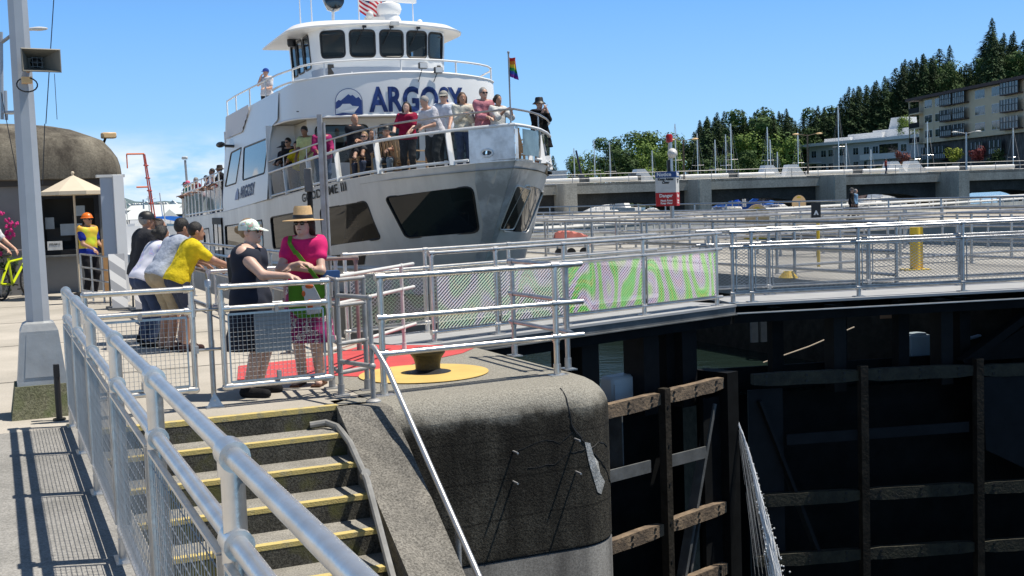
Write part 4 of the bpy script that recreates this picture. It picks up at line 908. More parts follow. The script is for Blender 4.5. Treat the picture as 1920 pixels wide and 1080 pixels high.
# ================================================================ SAILBOATS behind the bridge
def sailboat(px,ytop,Y,label,tarp=None,full=True,hull=True):
    q=at(px,380,Y); zt=at(px,ytop,Y).z; x,y=q.x,Y
    t=thing('sailboat',label,'sailboat',(x,y,-1.5),0,'sailboats moored behind the bridge')
    m=MB(); secs=[(-4.5,.9,0),(-2,1.5,0),(1,1.6,0),(3.5,1.0,.15),(5,.05,.35)]; rings=[]
    for s,w,dz in secs: rings.append([(x-w,y+s,-.45+dz),(x-w*.7,y+s,-1.55),(x+w*.7,y+s,-1.55),(x+w,y+s,-.45+dz)])
    vs=[p for r in rings for p in r]; fs=[]
    for i in range(4):
        for j in range(4): a=i*4+j;b=i*4+(j+1)%4; fs.append((a,b,b+4,a+4))
    fs+=[(0,1,2,3),(16,17,18,19)]; m.add(vs,fs); m.build('hull','white',t)
    m=MB(); m.box((x,y-.5,-.25),(1.6,3.4,.5),bev=.12); m.build('cabin','whitem',t)
    m=MB(); m.tube([(x,y,-.3),(x,y,zt)],.07,6); m.tube([(x-.8,y,-.3+(zt)*.6),(x+.8,y,-.3+zt*.6)],.03,4); m.build('mast','galv_bright',t)
    m=MB(); m.tube([(x,y,.5),(x+.3,y-3.8,.6)],.06,6); m.build('boom','galv_bright',t)
    m=MB()
    for a_ in((-.8,0),(.8,0)): m.tube([(x+a_[0]*1.5,y,-.4),(x+a_[0],y,-.3+zt*.6),(x,y,zt)],.012,3)
    m.tube([(x,y+4.8,-.2),(x,y,zt-.3)],.014,3); m.tube([(x,y-4.4,-.4),(x,y,zt)],.014,3); m.build('rigging','galv_old',t)
    if tarp: m=MB(); m.extr([(x-.7,y-4,.2),(x,y-4,.75),(x+.7,y-4,.2)],(0,3.8,0)); m.build('boom_cover',tarp,t)
    return t
M['btarp']=mat('bright blue tarp',(.02,.16,.60),.6,0,.15,2); M['navy']=mat('navy canvas',(.02,.025,.07),.8)
sb=[(1079,278,150),(1117,262,156),(1146,266,160),(1225,282,165),(1269,232,150),(1310,250,158),(1343,262,152),(1363,252,162),(1373,232,148),(1441,238,160),(1446,262,150),(1459,285,155),(1498,248,165),(1574,198,158),(1588,268,150),(1634,280,160),(1740,228,160),(1716,242,170) ,(1900,240,170)]
desc=['leftmost mast in the picture, with a dark rolled sail','tall mast left of the dark narrow tree','mast in front of the dark narrow tree','short thin mast left of the notice sign','tall mast right behind the notice sign','first mast right of the notice sign lamp','slim mast before the dark firs','mast in the middle of the group before the firs','tallest mast of the group before the firs','tall thin mast before the bright green trees','mast leaning close to the tall thin one','short mast before the bright green trees','mast left of the white condominium','very tall mast before the left end of the white condominium','short mast before the white condominium','low mast before the middle of the white condominium','tall white mast before the right part of the white condominium','mast between the condominium and the tan apartments','mast at the right edge before the tan apartments']
for (px,yt,Y),d_ in zip(sb,desc): sailboat(px,yt,Y,'moored sailboat with the '+d_,'btarp' if px in(1343,1446,1441) else None)
def motorboat(px,py,Y,s,label,hullm='white',topm='white',rot=0,grp='motor boats'):
    q=at(px,py,Y); F=frame(rot,(q.x,Y,-1.5)); t=thing('motor_boat',label,'boat',(0,0,0),0,grp,F)
    m=MB(F); secs=[(-3,1.1,0),(0,1.2,.05),(2,1.0,.2),(3.4,.1,.5)]; rings=[[(x*s,-w*s,(.9+dz)*s),(x*s,-w*.8*s,-.1),(x*s,w*.8*s,-.1),(x*s,w*s,(.9+dz)*s)] for x,w,dz in secs]; vs=[p for r in rings for p in r]; fs=[]
    for i in range(3):
        for j in range(4): a=i*4+j;b=i*4+(j+1)%4; fs.append((a,b,b+4,a+4))
    fs+=[(0,1,2,3),(12,13,14,15)]; m.add(vs,fs); m.build('hull',hullm,t)
    m=MB(F); m.extr([(-2.2*s,-.9*s,.9*s),(1.9*s,-.9*s,.95*s),(.9*s,-.9*s,1.8*s),(-1.8*s,-.9*s,1.95*s)],(0,1.8*s,0)); m.build('cabin',topm,t)
    m=MB(F); m.extr([(-1.3*s,-.92*s,1.2*s),(1.1*s,-.92*s,1.2*s),(.6*s,-.92*s,1.65*s),(-1.3*s,-.92*s,1.7*s)],(0,1.84*s,0)); m.build('cabin_window','glass_d',t)
    m=MB(F); m.tube([(-1*s,0,1.9*s),(-1.2*s,0,3.2*s)],.03*s,5); m.build('antenna','whitem',t)
    return t
motorboat(1070,396,160,1.7,'white cabin cruiser seen through the left arch of the bridge',rot=20); motorboat(1130,396,175,1.8,'second white cruiser seen through the left arch behind the first',rot=160); motorboat(1030,400,158,1.4,'navy covered boat at the left foot of the bridge arch','white','navy',200); motorboat(1355,392,160,1.5,'boat under a bright blue tarp seen through the arch right of the sign','white','btarp',10); motorboat(1385,392,168,1.6,'white boat behind the blue tarp in the arch',rot=190); motorboat(1445,392,158,1.7,'boat under a blue cover behind the tan machinery cover','btarp','btarp',170); motorboat(1690,372,165,2.0,'white launch seen through the arch behind the walking couple',rot=15); motorboat(1640,372,172,1.5,'red and white boat seen through the arch by the walking couple','whitem','brown',190)
q=at(1390,378,150); m=MB(); m.tube([at(1363,360,150),at(1375,354,150),at(1386,353,150),at(1394,362,150),at(1396,388,150)],.22,8,rs=[.05,.16,.25,.25,.22]); single('curved_davit',m,'whitem','pale curved davit hooking over the boats in the bridge arch','davit',(q.x,150,-1.5))
q=at(1060,310,140); m=MB(); m.tube([at(1080,282,150),at(1092,335,150)],.13,6); single('rolled_sail',m,'navy','dark rolled sail slanting beside the leftmost mast','sail',tuple(at(1092,335,150)))
# ================================================================ LEFT FAR SHORE
m=MB(); vs=[];fs=[]; rn=random.Random(4); n=40
for j,(Y,hh) in enumerate(((1300,0),(1500,.5),(1750,1.0),(2200,.9))):
    for i in range(n+1):
        px=-250+i*28; q=at(px,390,Y); h=(24+10*math.sin(i*.5)+5*math.sin(i*1.3))*hh; vs.append((q.x,Y,-1.6+h))
for j in range(3):
    for i in range(n): a=j*(n+1)+i; fs.append((a,a+1,a+n+2,a+n+1))
m.add(vs,fs); struct('far_hills',m,mat('distant shore',(.10,.15,.16),.9,0,.3,.01))
for k in range(26):
    px=238+k*4.1+rn.uniform(-1,1); Y=rn.choice([1350,1450,1550,1650]); q=at(px,390,Y); z=-1.6+14*(Y-1300)/350*.9
    m=MB(); w=rn.uniform(5,9); m.box((q.x,Y-8,z+3),(w,6,rn.uniform(4,8))); m.extr([(q.x-w/2,Y-11,z+6),(q.x+w/2,Y-11,z+6),(q.x,Y-11,z+9)],(0,6,0))
    single('far_house',m,rn.choice(['cond','condw','whitem','tan']),'tiny pale house among those on the distant wooded shore','house',(q.x,Y,z),group='houses on the distant shore')
M['shedr']=mat('pale shed roof',(.62,.66,.66),.6,0,.1,.5)
for k,(px,py,w,lab) in enumerate([(285,388,90,'long pale boathouse roof farthest on the left shore'),(300,396,120,'second long pale boathouse behind the leaning group'),(262,402,60,'short white boathouse left of the leaning group')]):
    Y=260-60*k; q=at(px,py,Y); W_=w*Y/2200; t=thing('boathouse',lab,'boathouse',(q.x,Y,-1.5)); m=MB(); m.box2((q.x-W_/2,Y,-1.5),(q.x+W_/2,Y+8,q.z-.6)); m.build('wall','steel_mid',t); m=MB(); m.extr([(q.x-W_/2-.5,Y-.5,q.z-.6),(q.x-W_/2-.5,Y+4,q.z+.5),(q.x-W_/2-.5,Y+8.5,q.z-.6)],(W_+1,0,0)); m.build('roof','shedr',t)
motorboat(322,420,95,1.5,'boat with a bright blue canopy behind the leaning group','white','btarp',80); motorboat(262,432,80,1.3,'dark hulled boat at the left of the leaning group','blackm','white',75); motorboat(290,425,90,1.4,'white boat between the dark hulled boat and the blue canopy',rot=95); motorboat(258,455,62,1.3,'white boat nearest behind the striped barricade',rot=85); motorboat(325,440,75,1.2,'dark boat moored below the blue canopy','blackm','whitem',85)
for k,(px,yt,yb,Y,lab) in enumerate([(284,355,395,200,'thin grey mast left on the far shore'),(270,374,400,220,'short mast at the left of the far shore')]):
    q=at(px,yb,Y); m=MB(); m.tube([q,(q.x,q.y,at(px,yt,Y).z)],.15,6); m.tube([(q.x-.8,q.y,q.z+2),(q.x+.8,q.y,q.z+2)],.05,4); single('shore_mast',m,'galv',lab,'mast',tuple(q))
q=at(355,400,90); t=thing('flood_light_mast','thin light mast with a square head behind the stern passengers','street lamp',tuple(q)); m=MB(); m.tube([q,(q.x-.1,q.y,at(352,300,90).z)],.09,6); m.build('pole','galv_old',t); z=at(352,296,90).z; m=MB(); m.box((q.x-.12,q.y,z),(.42,.3,.22),bev=.04); m.build('lamp_head','whitem',t)
# ================================================================ THE SHIP (frame S)
M['hull']=mat('brushed grey hull',(.80,.78,.74),.42,.15,.22,1.5,.03,30,st=.25)
M['bowm']=mat('brushed bow plating',(.78,.80,.82),.32,.35,.36,2.2,.06,14,lo=.42,hi=.60)
M['shipw']=mat('ship white paint',(.82,.82,.81),.35,0,.04,.8)
M['cream']=mat('bounce tinted cream',(.62,.58,.50),.6)  # beige of the bounced light is put into this paint colour
M['logo']=mat('deep blue lettering',(.025,.055,.22),.4)
M['inner']=mat('dark cabin interior',(.06,.055,.05),.7)
M['panel_g']=mat('grey blue panel',(.33,.38,.46),.5)
def glassmat(name,tint,alpha,rough=.02):
    m,t,b=newmat(name); o=t.nodes['Material Output']; tr=_n(t,'ShaderNodeBsdfTransparent'); tr.inputs[0].default_value=tint+(1,)
    b.inputs['Base Color'].default_value=(.01,.015,.02,1); b.inputs['Roughness'].default_value=rough; b.inputs['Specular IOR Level'].default_value=.8
    mx=t.nodes.new('ShaderNodeMixShader'); fr=_n(t,'ShaderNodeFresnel',IOR=1.5); ad=t.nodes.new('ShaderNodeMath'); ad.operation='ADD'; ad.inputs[1].default_value=alpha; ad.use_clamp=True
    t.links.new(fr.outputs[0],ad.inputs[0]); t.links.new(ad.outputs[0],mx.inputs[0]); t.links.new(tr.outputs[0],mx.inputs[1]); t.links.new(b.outputs[0],mx.inputs[2]); t.links.new(mx.outputs[0],o.inputs[0]); return m
M['glass_s']=glassmat('ship window glass',(.45,.5,.52),.30); M['glass_c']=glassmat('clear bulwark glass',(.86,.9,.92),.05); M['glass_side']=glassmat('side window glass',(.25,.32,.36),.55)
HT=[(.42,0),(.62,.24),(.85,.48),(1.26,.86),(2.1,1.40),(2.9,1.82),(4.04,2.15),(6.4,2.53),(8.44,2.74),(10.8,2.95),(14,3.0),(31,3.0),(33,3.0)]
ZT=[(-2,2.52),(0,2.42),(4,2.25),(11,1.87),(19,1.6),(31,1.4),(33,1.4)]
def interp(T,x): return float(np.interp(x,[a for a,_ in T],[b for _,b in T]))
def hw(y,z): return interp(HT,y-(2.42-z)*.98)
zd=lambda y:interp(ZT,y)
ystem=lambda z:.42+(2.42-z)*.98
def hullpt(s,q,z,off=0):   # q: distance aft of the stem measured at this height
    y=q+(2.42-z)*.98*max(0,1-q/14) ; x=max(0,interp(HT,y-(2.42-z)*.98)) if q<14 else 3.0
    x=interp(HT,q+.42*(0)) if q<14 else 3.0
    return Vector((s*(x+off),y-off*.3*(q<4),z))
# inverse: given (y,z) -> q
def yq(y,z):
    k=(2.42-z)*.98; return (y-k)/(1-k/14) if (y-k)/(1-k/14)<14 else y
def skin(mb,mp,poly,holes=(),step=.35,flip=False):
    """triangulated sheet over 2D polygon with holes mapped by mp(u,v)"""
    vs=[];ed=[];
    def addloop(lp,den=step):
        st=len(vs); n0=0; L_=[]
        for i,a in enumerate(lp):
            b=lp[(i+1)%len(lp)]; k=max(1,int(math.hypot(b[0]-a[0],b[1]-a[1])/den))
            for j in range(k): L_.append((a[0]+(b[0]-a[0])*j/k,a[1]+(b[1]-a[1])*j/k))
        vs.extend(Vector(p) for p in L_); ed.extend((st+i,st+(i+1)%len(L_)) for i in range(len(L_)))
    addloop(poly); [addloop(h) for h in holes]
    def inside(p,lp):
        c=False; x,y=p; n=len(lp)
        for i in range(n):
            x1,y1=lp[i]; x2,y2=lp[(i+1)%n]
            if (y1>y)!=(y2>y) and x<(x2-x1)*(y-y1)/(y2-y1)+x1: c=not c
        return c
    def near(p): return any((v-Vector(p)).length<step*.45 for v in vs[:nb])
    us=[p[0] for p in poly]; ws=[p[1] for p in poly]; nb=len(vs)
    u=min(us)+step/2
    while u<max(us):
        w=min(ws)+step/2
        while w<max(ws):
            if inside((u,w),poly) and not any(inside((u,w),h) for h in holes) and not near((u,w)): vs.append(Vector((u,w)))
            w+=step
        u+=step
    r=delaunay_2d_cdt(vs,ed,[],0,1e-5); V,Fc=r[0],r[2]; out=[]
    for f in Fc:
        c=((V[f[0]].x+V[f[1]].x+V[f[2]].x)/3,(V[f[0]].y+V[f[1]].y+V[f[2]].y)/3)
        if inside(c,poly) and not any(inside(c,h) for h in holes): out.append(tuple(f) if not flip else tuple(f)[::-1])
    mb.add([mp(v.x,v.y) for v in V],out)
def rpoly(P,r=.08,n=4):
    out=[]
    for i,p in enumerate(P):
        a=Vector(P[i-1]);b=Vector(p);c=Vector(P[(i+1)%len(P)]); d1=(a-b);d2=(c-b); rr=min(r,d1.length*.45,d2.length*.45)
        p1=b+d1.normalized()*rr;p2=b+d2.normalized()*rr
        for k in range(n+1):
            t=k/n; q=p1*(1-t)**2+b*2*t*(1-t)+p2*t*t; out.append((q.x,q.y))
    return out
def loopframe(mb,mp,poly,r=.02):
    pts=[mp(*p) for p in poly]+[mp(*poly[0])]; mb.tube(pts,r,5,cap=False)
ship=thing('passenger_ship','large white and grey passenger sightseeing ship lying bow first in the lock chamber','ship',(0,3,-1.5),0,None,S)
# hull sides with window holes
mq=lambda L_:[(yq(y,z),z) for y,z in L_]
win1=rpoly(mq([(3.4,1.80),(1.28,1.95),(1.92,1.02),(3.36,.94)][:0] or [(3.33,1.80),(1.36,1.95),(1.93,1.02),(3.30,.93)]),.14)
win2=rpoly(mq([(6.5,1.60),(4.05,1.74),(3.92,.92),(6.62,.72)]),.16)
win3=rpoly(mq([(10.56,1.42),(7.76,1.56),(7.38,.74),(10.5,.60)]),.14)
win4=rpoly([(18.4,1.15),(11.35,1.36),(11.2,.64),(18.4,.40)],.12)
win5=rpoly([(27.5,.9),(22.5,1.05),(22.5,.5),(27.5,.4)],.12)
def mirror_shift(h): return h
smax=33
top=[(q,zd(q+ (2.42-2.3)*.98)+.0) for q in(.42,1,2,4,7,11,14,19,25,31)]
outer=[(.42,-1.9)]+[(31,-1.9)]+top[::-1]
for s,nm in((-1,'starboard'),(1,'port')):
    m=MB(S); hol=[win1,win2,win3,win4,win5]
    skin(m,lambda q,z:hullpt(s,q,z),outer,hol,.4); m.build('hull_side','hull',ship,smooth=25)
    for h in hol:
        m=MB(S); skin(m,lambda q,z:hullpt(s,q,z,-.02),h,(),.4); k=m.build('hull_window','glass_s',ship,smooth=25)
        m=MB(S); loopframe(m,lambda q,z:hullpt(s,q,z,.0),h,.022); m.build('window_seal','black' if s<0 else 'hull',k)
# bright bow plating over the stem
for s in(-1,1):
    m=MB(S); skin(m,lambda q,z:hullpt(s,q,z,.006),[(.42,-1.6),(.62,-1.6),(.56,.9),(.60,1.2),(.90,2.02),(.98,2.41),(.42,2.44)],(),.25); m.build('bow_plating','bowm',ship,smooth=40)
# port bow window
pw=rpoly([(.62,1.93),(1.22,1.85),(1.0,1.04),(.52,1.06)],.07)
M['mirror']=mat('dark mirror panel',(.34,.32,.28),.08,.9,.5,3,.25,3)
m=MB(S); skin(m,lambda q,z:hullpt(1,q,z,.02),pw,(),.2); k=m.build('bow_window',mat('mirror window',(.55,.50,.42),.06,.9,.3,2,.25,3),ship,smooth=40)
m=MB(S); loopframe(m,lambda q,z:hullpt(1,q,z,.02),pw,.016); m.build('window_seal','hull',k)
# dark hatch, transom, rub rails
m=MB(S); skin(m,lambda y,z:hullpt(-1,yq(y,z),z,.014),[(6.9,.24),(4.79,.35),(4.56,.65),(5.94,.54),(6.9,.5)],(),.4); m.build('dark_recess','black',ship)
m=MB(S); m.add([(-3,31,-1.9),(3,31,-1.9),(3,31,2.5),(-3,31,2.5)],[(0,1,2,3)]); m.build('transom','hull',ship)
for s in(-1,1):
    m=MB(S); m.tube([hullpt(s,q,zd(q)-.0,.0) for q in(.42,.6,1,1.6,2.4,3.4,5,7,9,11,14,18,22,31)],.014,6); m.build('deck_edge','hull',ship)
for q in(1.9,3.6,5.4,7.1,9.2,11.0,13.6,16.4,19.2,22.2,25.2,28.2):
    m=MB(S); m.tube([hullpt(-1,q,z,.0) for z in(-1.4,-.6,.2,.5)],.006,4); m.build('weld_seam','hull',ship)
m=MB(S); m.tube([hullpt(-1,q,.28-.02*q*.3,.03) for q in(1.0,2,3,4.5,6,8,10,12,14,20,30.8)],.05,6); m.build('rub_rail','hull',ship)
# decks and interior
def deckpoly(zf,ins=.05): 
    P=[(-(interp(HT,q)-ins),q) for q in(.5,.85,1.26,2.1,2.9,4.04,6.4,8.4,10.8,14,31)]; return P+[(-x,y) for x,y in P[::-1]]
m=MB(S); P=deckpoly(0); n=len(P)//2
for i in range(n-1):
    a,b=P[i],P[i+1]; m.add([(a[0],a[1],zd(a[1])-.14),(b[0],b[1],zd(b[1])-.14),(-b[0],b[1],zd(b[1])-.14),(-a[0],a[1],zd(a[1])-.14)],[(0,1,2,3)])
m.build('upper_deck',mat('deck paint',(.28,.27,.25),.7,0,.2,3),ship)
m=MB(S); m.add([(-2.9,3.5,-.3),(2.9,3.5,-.3),(2.9,31,-.35),(-2.9,31,-.35)],[(0,1,2,3)]); m.box2((-.6,11,-.3),(.6,16,1.6)); m.build('main_deck','inner',ship)
m=MB(S)
for y in(4.8,6.2,7.6,9,10.4):
    for x in(-1,1): m.box((x,y,.0),(1.1,.5,.12)); m.box((x,y+.22,.3),(1.1,.06,.5))
m.build('cabin_bench','inner',ship)
# level 2 cabin : side walls flush with the hull
zt2=4.62
def sidept(s): return lambda y,z: Vector((s*(3.0-.25*max(0,(z-1.9)/2.7)),y,z))
wA=rpoly([(14.62,3.47),(10.55,3.5),(10.95,2.60),(14.6,2.52)],.12); wB=rpoly([(17.2,3.45),(15.1,3.5),(15.9,2.47),(18.2,2.42)],.1)
for s in(-1,1):
    m=MB(S); skin(m,sidept(s),[(10.1,3.78),(10.35,3.4),(10.4,1.9),(18.7,1.6),(18.6,zt2),(9.4,zt2),(9.4,3.88)],[wA,wB],.5); m.build('cabin_side','shipw',ship,smooth=30)
    for h in(wA,wB):
        m=MB(S); skin(m,sidept(s),h,(),.6); k=m.build('side_window','glass_side',ship)
        m=MB(S); loopframe(m,sidept(s),h,.025); m.build('window_seal','black',k)
for c_ in(((-2.85,18.55,1.6),(2.85,18.65,4.2)),((-2.95,10.38,1.9),(-2.2,10.44,3.8)),((2.2,10.38,1.9),(2.95,10.44,3.8))): m=MB(S); m.box2(*c_); m.build('cabin_bulkhead','shipw',ship)
for c_ in(((-2.2,8.62,2),(-2.15,10.4,3.8)),((2.15,8.62,2),(2.2,10.4,3.8))): m=MB(S); m.box2(*c_); m.build('passage_wall','cream',ship)
cab=lambda x,z:Vector((x,8.6-.25*(1-(x/2.3)**2),z))
wf=[rpoly([(a,2.75),(b,2.75),(b,3.66),(a,3.66)],.14) for a,b in((-2.05,-.75),(-.5,.55),(.75,1.95))]
m=MB(S); skin(m,cab,[(-2.25,2),(2.25,2),(2.25,3.85),(-2.25,3.85)],wf,.4); m.build('cabin_front','shipw',ship)
for h in wf:
    m=MB(S); skin(m,cab,h,(),.5); k=m.build('front_window','glass_side',ship); m=MB(S); loopframe(m,cab,h,.02); m.build('window_seal','black',k)
# level 3 fascia (curved bulwark)
FT=[(0,7.1),(.8,7.17),(1.5,7.33),(2.0,7.52),(2.35,7.75),(2.58,8.1),(2.7,8.6),(2.77,9.4),(2.78,10.3)]
fpts=[Vector((-x,y)) for x,y in FT[::-1]]+[Vector((x,y)) for x,y in FT[1:]]
def smoothcurve(P,n=6):
    out=[]
    for i in range(len(P)-1):
        p0=P[max(i-1,0)];p1=P[i];p2=P[i+1];p3=P[min(i+2,len(P)-1)]
        for j in range(n):
            t=j/n; out.append(.5*((2*p1)+(-p0+p2)*t+(2*p0-5*p1+4*p2-p3)*t*t+(-p0+3*p1-3*p2+p3)*t**3))
    return out+[P[-1]]
fc=smoothcurve(fpts); cum=[0]
for a,b in zip(fc[:-1],fc[1:]): cum.append(cum[-1]+(b-a).length)
fl=cum[-1]
def fpos(u,off=0):   # u: arc length from centre
    s=min(max(u+fl/2,0),fl-1e-4); i=max(0,min(len(fc)-2,int(np.searchsorted(cum,s))-1)); t=(s-cum[i])/(cum[i+1]-cum[i]); p=fc[i].lerp(fc[i+1],t); d=(fc[i+1]-fc[i]).normalized(); nn=Vector((d.y,-d.x)); return p+nn*off
def fas(u,z,off=0):
    p=fpos(u,off-(.05*max(0,z-3.9))); return Vector((p.x,p.y,z))
ft=lambda u:4.84-.035*u*u*.55
prof=[(fl/2*k/14,) for k in range(-14,15)]
m=MB(S); skin(m,fas,[(-fl/2,3.84),(-2.6,3.80),(2.6,3.80),(fl/2,3.84)]+[(u,ft(u) if abs(u)<2.6 else ft(2.6)-(abs(u)-2.6)*.06) for u in np.linspace(fl/2,-fl/2,20)],(),.3); m.build('bridge_fascia','shipw',ship,smooth=40)
m=MB(S); m.tube([fas(u,3.80) for u in np.linspace(-fl/2,fl/2,24)],.03,6); m.build('fascia_edge','shipw',ship)
m=MB(S); P3=[(p.x,p.y) for p in fc]; m.prism([(x*.985,y+.04) for x,y in P3]+[(2.7,18.5),(-2.7,18.5)],4.15,4.2); m.build('bridge_deck','shipw',ship)
m=MB(S); m.prism([(x*.97,y+.08) for x,y in P3]+[(2.68,10.4),(-2.68,10.4)],3.82,3.85); m.build('soffit','cream',ship)
m=MB(S); z0=ft(2.6)-.3
m.tube([fas(u,ft(min(abs(u),2.6))+(.0)) for u in np.linspace(-fl/2,fl/2,24)],.028,6); m.build('fascia_cap','shipw',ship)
# lettering on the fascia
def wrap(o,mp,u0,z0,off):
    for v in o.data.vertices:
        c=v.co; p=mp(u0+c.x,z0+c.y,off+c.z); v.co=(MW[ship.name].inverted()@S@p)
def rawtext(name,s,size,mt,bold=0,sx=1,ext=.0):
    c=D.curves.new(name,'FONT'); c.body=s; c.size=size; c.align_x='LEFT'; c.align_y='BOTTOM_BASELINE'; c.extrude=ext; c.offset=bold; c.resolution_u=4; c.space_character=1.06
    o=D.objects.new(name,c); COL.objects.link(o); dg=bpy.context.evaluated_depsgraph_get(); me=D.meshes.new_from_object(o.evaluated_get(dg)); D.objects.remove(o); me.name=name
    me.transform(Matrix.Diagonal((sx,1,1,1))); me.materials.clear(); me.materials.append(M[mt] if isinstance(mt,str) else mt)
    bm=bmesh.new(); bm.from_mesh(me); bmesh.ops.triangulate(bm,faces=bm.faces)
    bmesh.ops.subdivide_edges(bm,edges=[e for e in bm.edges if e.calc_length()>.12],cuts=2,use_grid_fill=False); bm.to_mesh(me); bm.free()
    o=D.objects.new(name,me); COL.objects.link(o); o.parent=ship; MW[o.name]=MW[ship.name].copy(); return o
def fitw(o,w,h):
    xs=[v.co.x for v in o.data.vertices]; ys=[v.co.y for v in o.data.vertices]; ax=w/(max(xs)-min(xs)); ay=h/(max(ys)-min(ys)); x0=min(xs);y0=min(ys)
    for v in o.data.vertices: v.co.x=(v.co.x-x0)*ax; v.co.y=(v.co.y-y0)*ay
o=rawtext('ship_name_lettering','ARGOSY',.6,'logo',bold=.022,ext=.004); fitw(o,2.46,.62); wrap(o,lambda u,z,off:fas(u,z+.02*(u)*0,.012+abs(off)),-1.02,3.87,.0)
# logo badge
def flat(name,polys,mt,off):
    m=MB(S)
    for P in polys:
        k=len(P); m.add([fas(u,z,off) for u,z in P],[tuple(range(k))])
    return m.build(name,mt,ship,smooth=0)
def arch(cx,z0,w,h,r): return [(cx-w,z0-.01),(cx+w,z0+.0)]+[(cx+w*math.cos(a),z0+h-w+w*math.sin(a)) for a in [PI*i/14 for i in range(15)]]
cx=-1.50; lw_=.33
flat('logo_badge',[arch(cx,3.80,lw_,.66,0)],'logo',.010); flat('logo_badge_field',[arch(cx,3.82,lw_-.015,.625,0)],'shipw',.013)
mt_=[(cx-.31,3.98),(cx-.31,4.13),(cx-.24,4.19),(cx-.19,4.17),(cx-.10,4.24),(cx+.0,4.32),(cx+.05,4.28),(cx+.10,4.30),(cx+.18,4.22),(cx+.24,4.25),(cx+.31,4.16),(cx+.31,3.84),(cx+.12,3.86),(cx+.20,3.98)]
flat('logo_mountains',[mt_],'logo',.016)
flat('logo_boat',[[(cx-.28,3.98),(cx-.2,4.03),(cx-.15,4.09),(cx+.03,4.09),(cx+.08,4.04),(cx+.24,4.02),(cx+.14,3.90),(cx-.26,3.90)]],'shipw',.019)
flat('logo_waves',[[(cx-.31,3.85),(cx-.15,3.88),(cx+.1,3.85),(cx+.31,3.84),(cx+.31,3.82),(cx-.31,3.82)]],'logo',.019)
# name on hull, small name on side
def hs_(u,z,off): # u runs towards the bow
    y=7.65-u; zz=z+.075*u; return hullpt(-1,yq(y,zz),zz,.014+abs(off))
o=rawtext('hull_name_lettering','GOODTIME III',.26,'black',bold=.004,ext=.003); fitw(o,2.85,.20); wrap(o,hs_,0,1.77,0)
o=rawtext('side_name_lettering','ARGOSY',.4,'logo',bold=.014,ext=.003); fitw(o,2.6,.36); wrap(o,lambda u,z,off:sidept(-1)(15.0-u,z+.03*u)+Vector((-.012-abs(off),0,0)),0,1.98,0)
m=MB(S); m.add([sidept(-1)(y,z)+Vector((-.014,0,0)) for y,z in((16.0,1.95),(15.25,1.97),(15.25,2.15),(15.5,2.32),(15.8,2.18))],[(0,1,2,3,4)]); m.build('side_badge','logo',ship)
# canvas on side bulwark, railings level 3
m=MB(S); n=40; vs=[];fs=[]
for i in range(n+1):
    y=18.4-4.6*i/n; dx=.018*math.sin(i*2.3); zl=3.95+.0*(i) if i<n*.75 else 3.95+(i-n*.75)*.055
    zl=min(zl,4.55); vs+=[(-(3.0-.25*(zl-1.9)/2.7)-.04+dx,y,zl),(-2.80+dx,y,4.66)]
for i in range(n): fs.append((2*i,2*i+2,2*i+3,2*i+1))
m.add(vs,fs); m.build('pleated_canvas',mat('pleated canvas',(.70,.70,.72),.8),ship,smooth=60)
zr=lambda y:5.17 if y>16 else 5.17-(16-y)*.022
side=[Vector((-2.72,y,zr(y))) for y in(18.5,16.6,14,11.4,9.6)]
fr=[fas(u,5.02+.13*(1-(u/3.2)**2),-.03) for u in np.linspace(-3.2,3.2,18)]
sid2=[Vector((2.72,y,5.0)) for y in(9.6,11,13,16)]
m=MB(S); m.tube(side+fr+sid2,.026,8); m.build('bridge_rail','shipw',ship)
for p in [side[0],side[1],side[2],side[3]]+[fr[i] for i in(0,3,8,12,16)]+sid2:
    m=MB(S); m.tube([p,(p.x,p.y,4.55)],.024,6); m.build('rail_post','shipw',ship)
# wheelhouse
WT=[(0,8.9),(.9,9.0),(1.45,9.22),(1.7,9.5),(1.75,9.8),(1.75,12.6)]
wp=[Vector((-x,y)) for x,y in WT[::-1]]+[Vector((x,y)) for x,y in WT[1:]]; wcum=[0]
for a,b in zip(wp[:-1],wp[1:]): wcum.append(wcum[-1]+(b-a).length)
wl=wcum[-1]
def wpos(u,z,off=0):
    s=min(max(u+wl/2,0),wl-1e-4); i=max(0,min(len(wp)-2,int(np.searchsorted(wcum,s))-1)); t=(s-wcum[i])/(wcum[i+1]-wcum[i]); p=wp[i].lerp(wp[i+1],t); d=(wp[i+1]-wp[i]).normalized(); nn=Vector((d.y,-d.x)); p=p+nn*(off+.06*(z-5.2)); return Vector((p.x,p.y,z))
ww=[rpoly([(a,5.42),(b,5.42),(b+.0,6.08),(a,6.08)],.12,5) for a,b in((-1.72,-1.10),(-.96,-.34),(-.2,.4),(.52,1.08),(1.16,1.68))]
u0=wl/2; sw=[rpoly([(a,5.25),(b,5.25),(b,6.1),(a,6.1)],.1) for a,b in((-u0+.25,-u0+.9),(-u0+1.05,-u0+1.75),(-u0+1.9,-u0+2.6),(u0-2.6,u0-1.9),(u0-1.75,u0-1.05))]
m=MB(S); skin(m,wpos,[(-u0,4.2),(u0,4.2),(u0,6.2),(-u0,6.2)],ww+sw,.35); m.build('wheelhouse_wall','shipw',ship,smooth=35)
for h in ww+sw:
    m=MB(S); skin(m,lambda u,z:wpos(u,z,-.01),h,(),.4); k=m.build('wheelhouse_window','glass_s',ship); m=MB(S); loopframe(m,wpos,h,.028); m.build('window_seal','black',k)
m=MB(S); skin(m,lambda u,z:wpos(u,z,.012),[(-2.4,4.6),(2.4,4.6),(2.4,5.16),(-2.4,5.16)],(),.3); m.build('lower_panel','panel_g',ship)
m=MB(S)  # back wall with openings
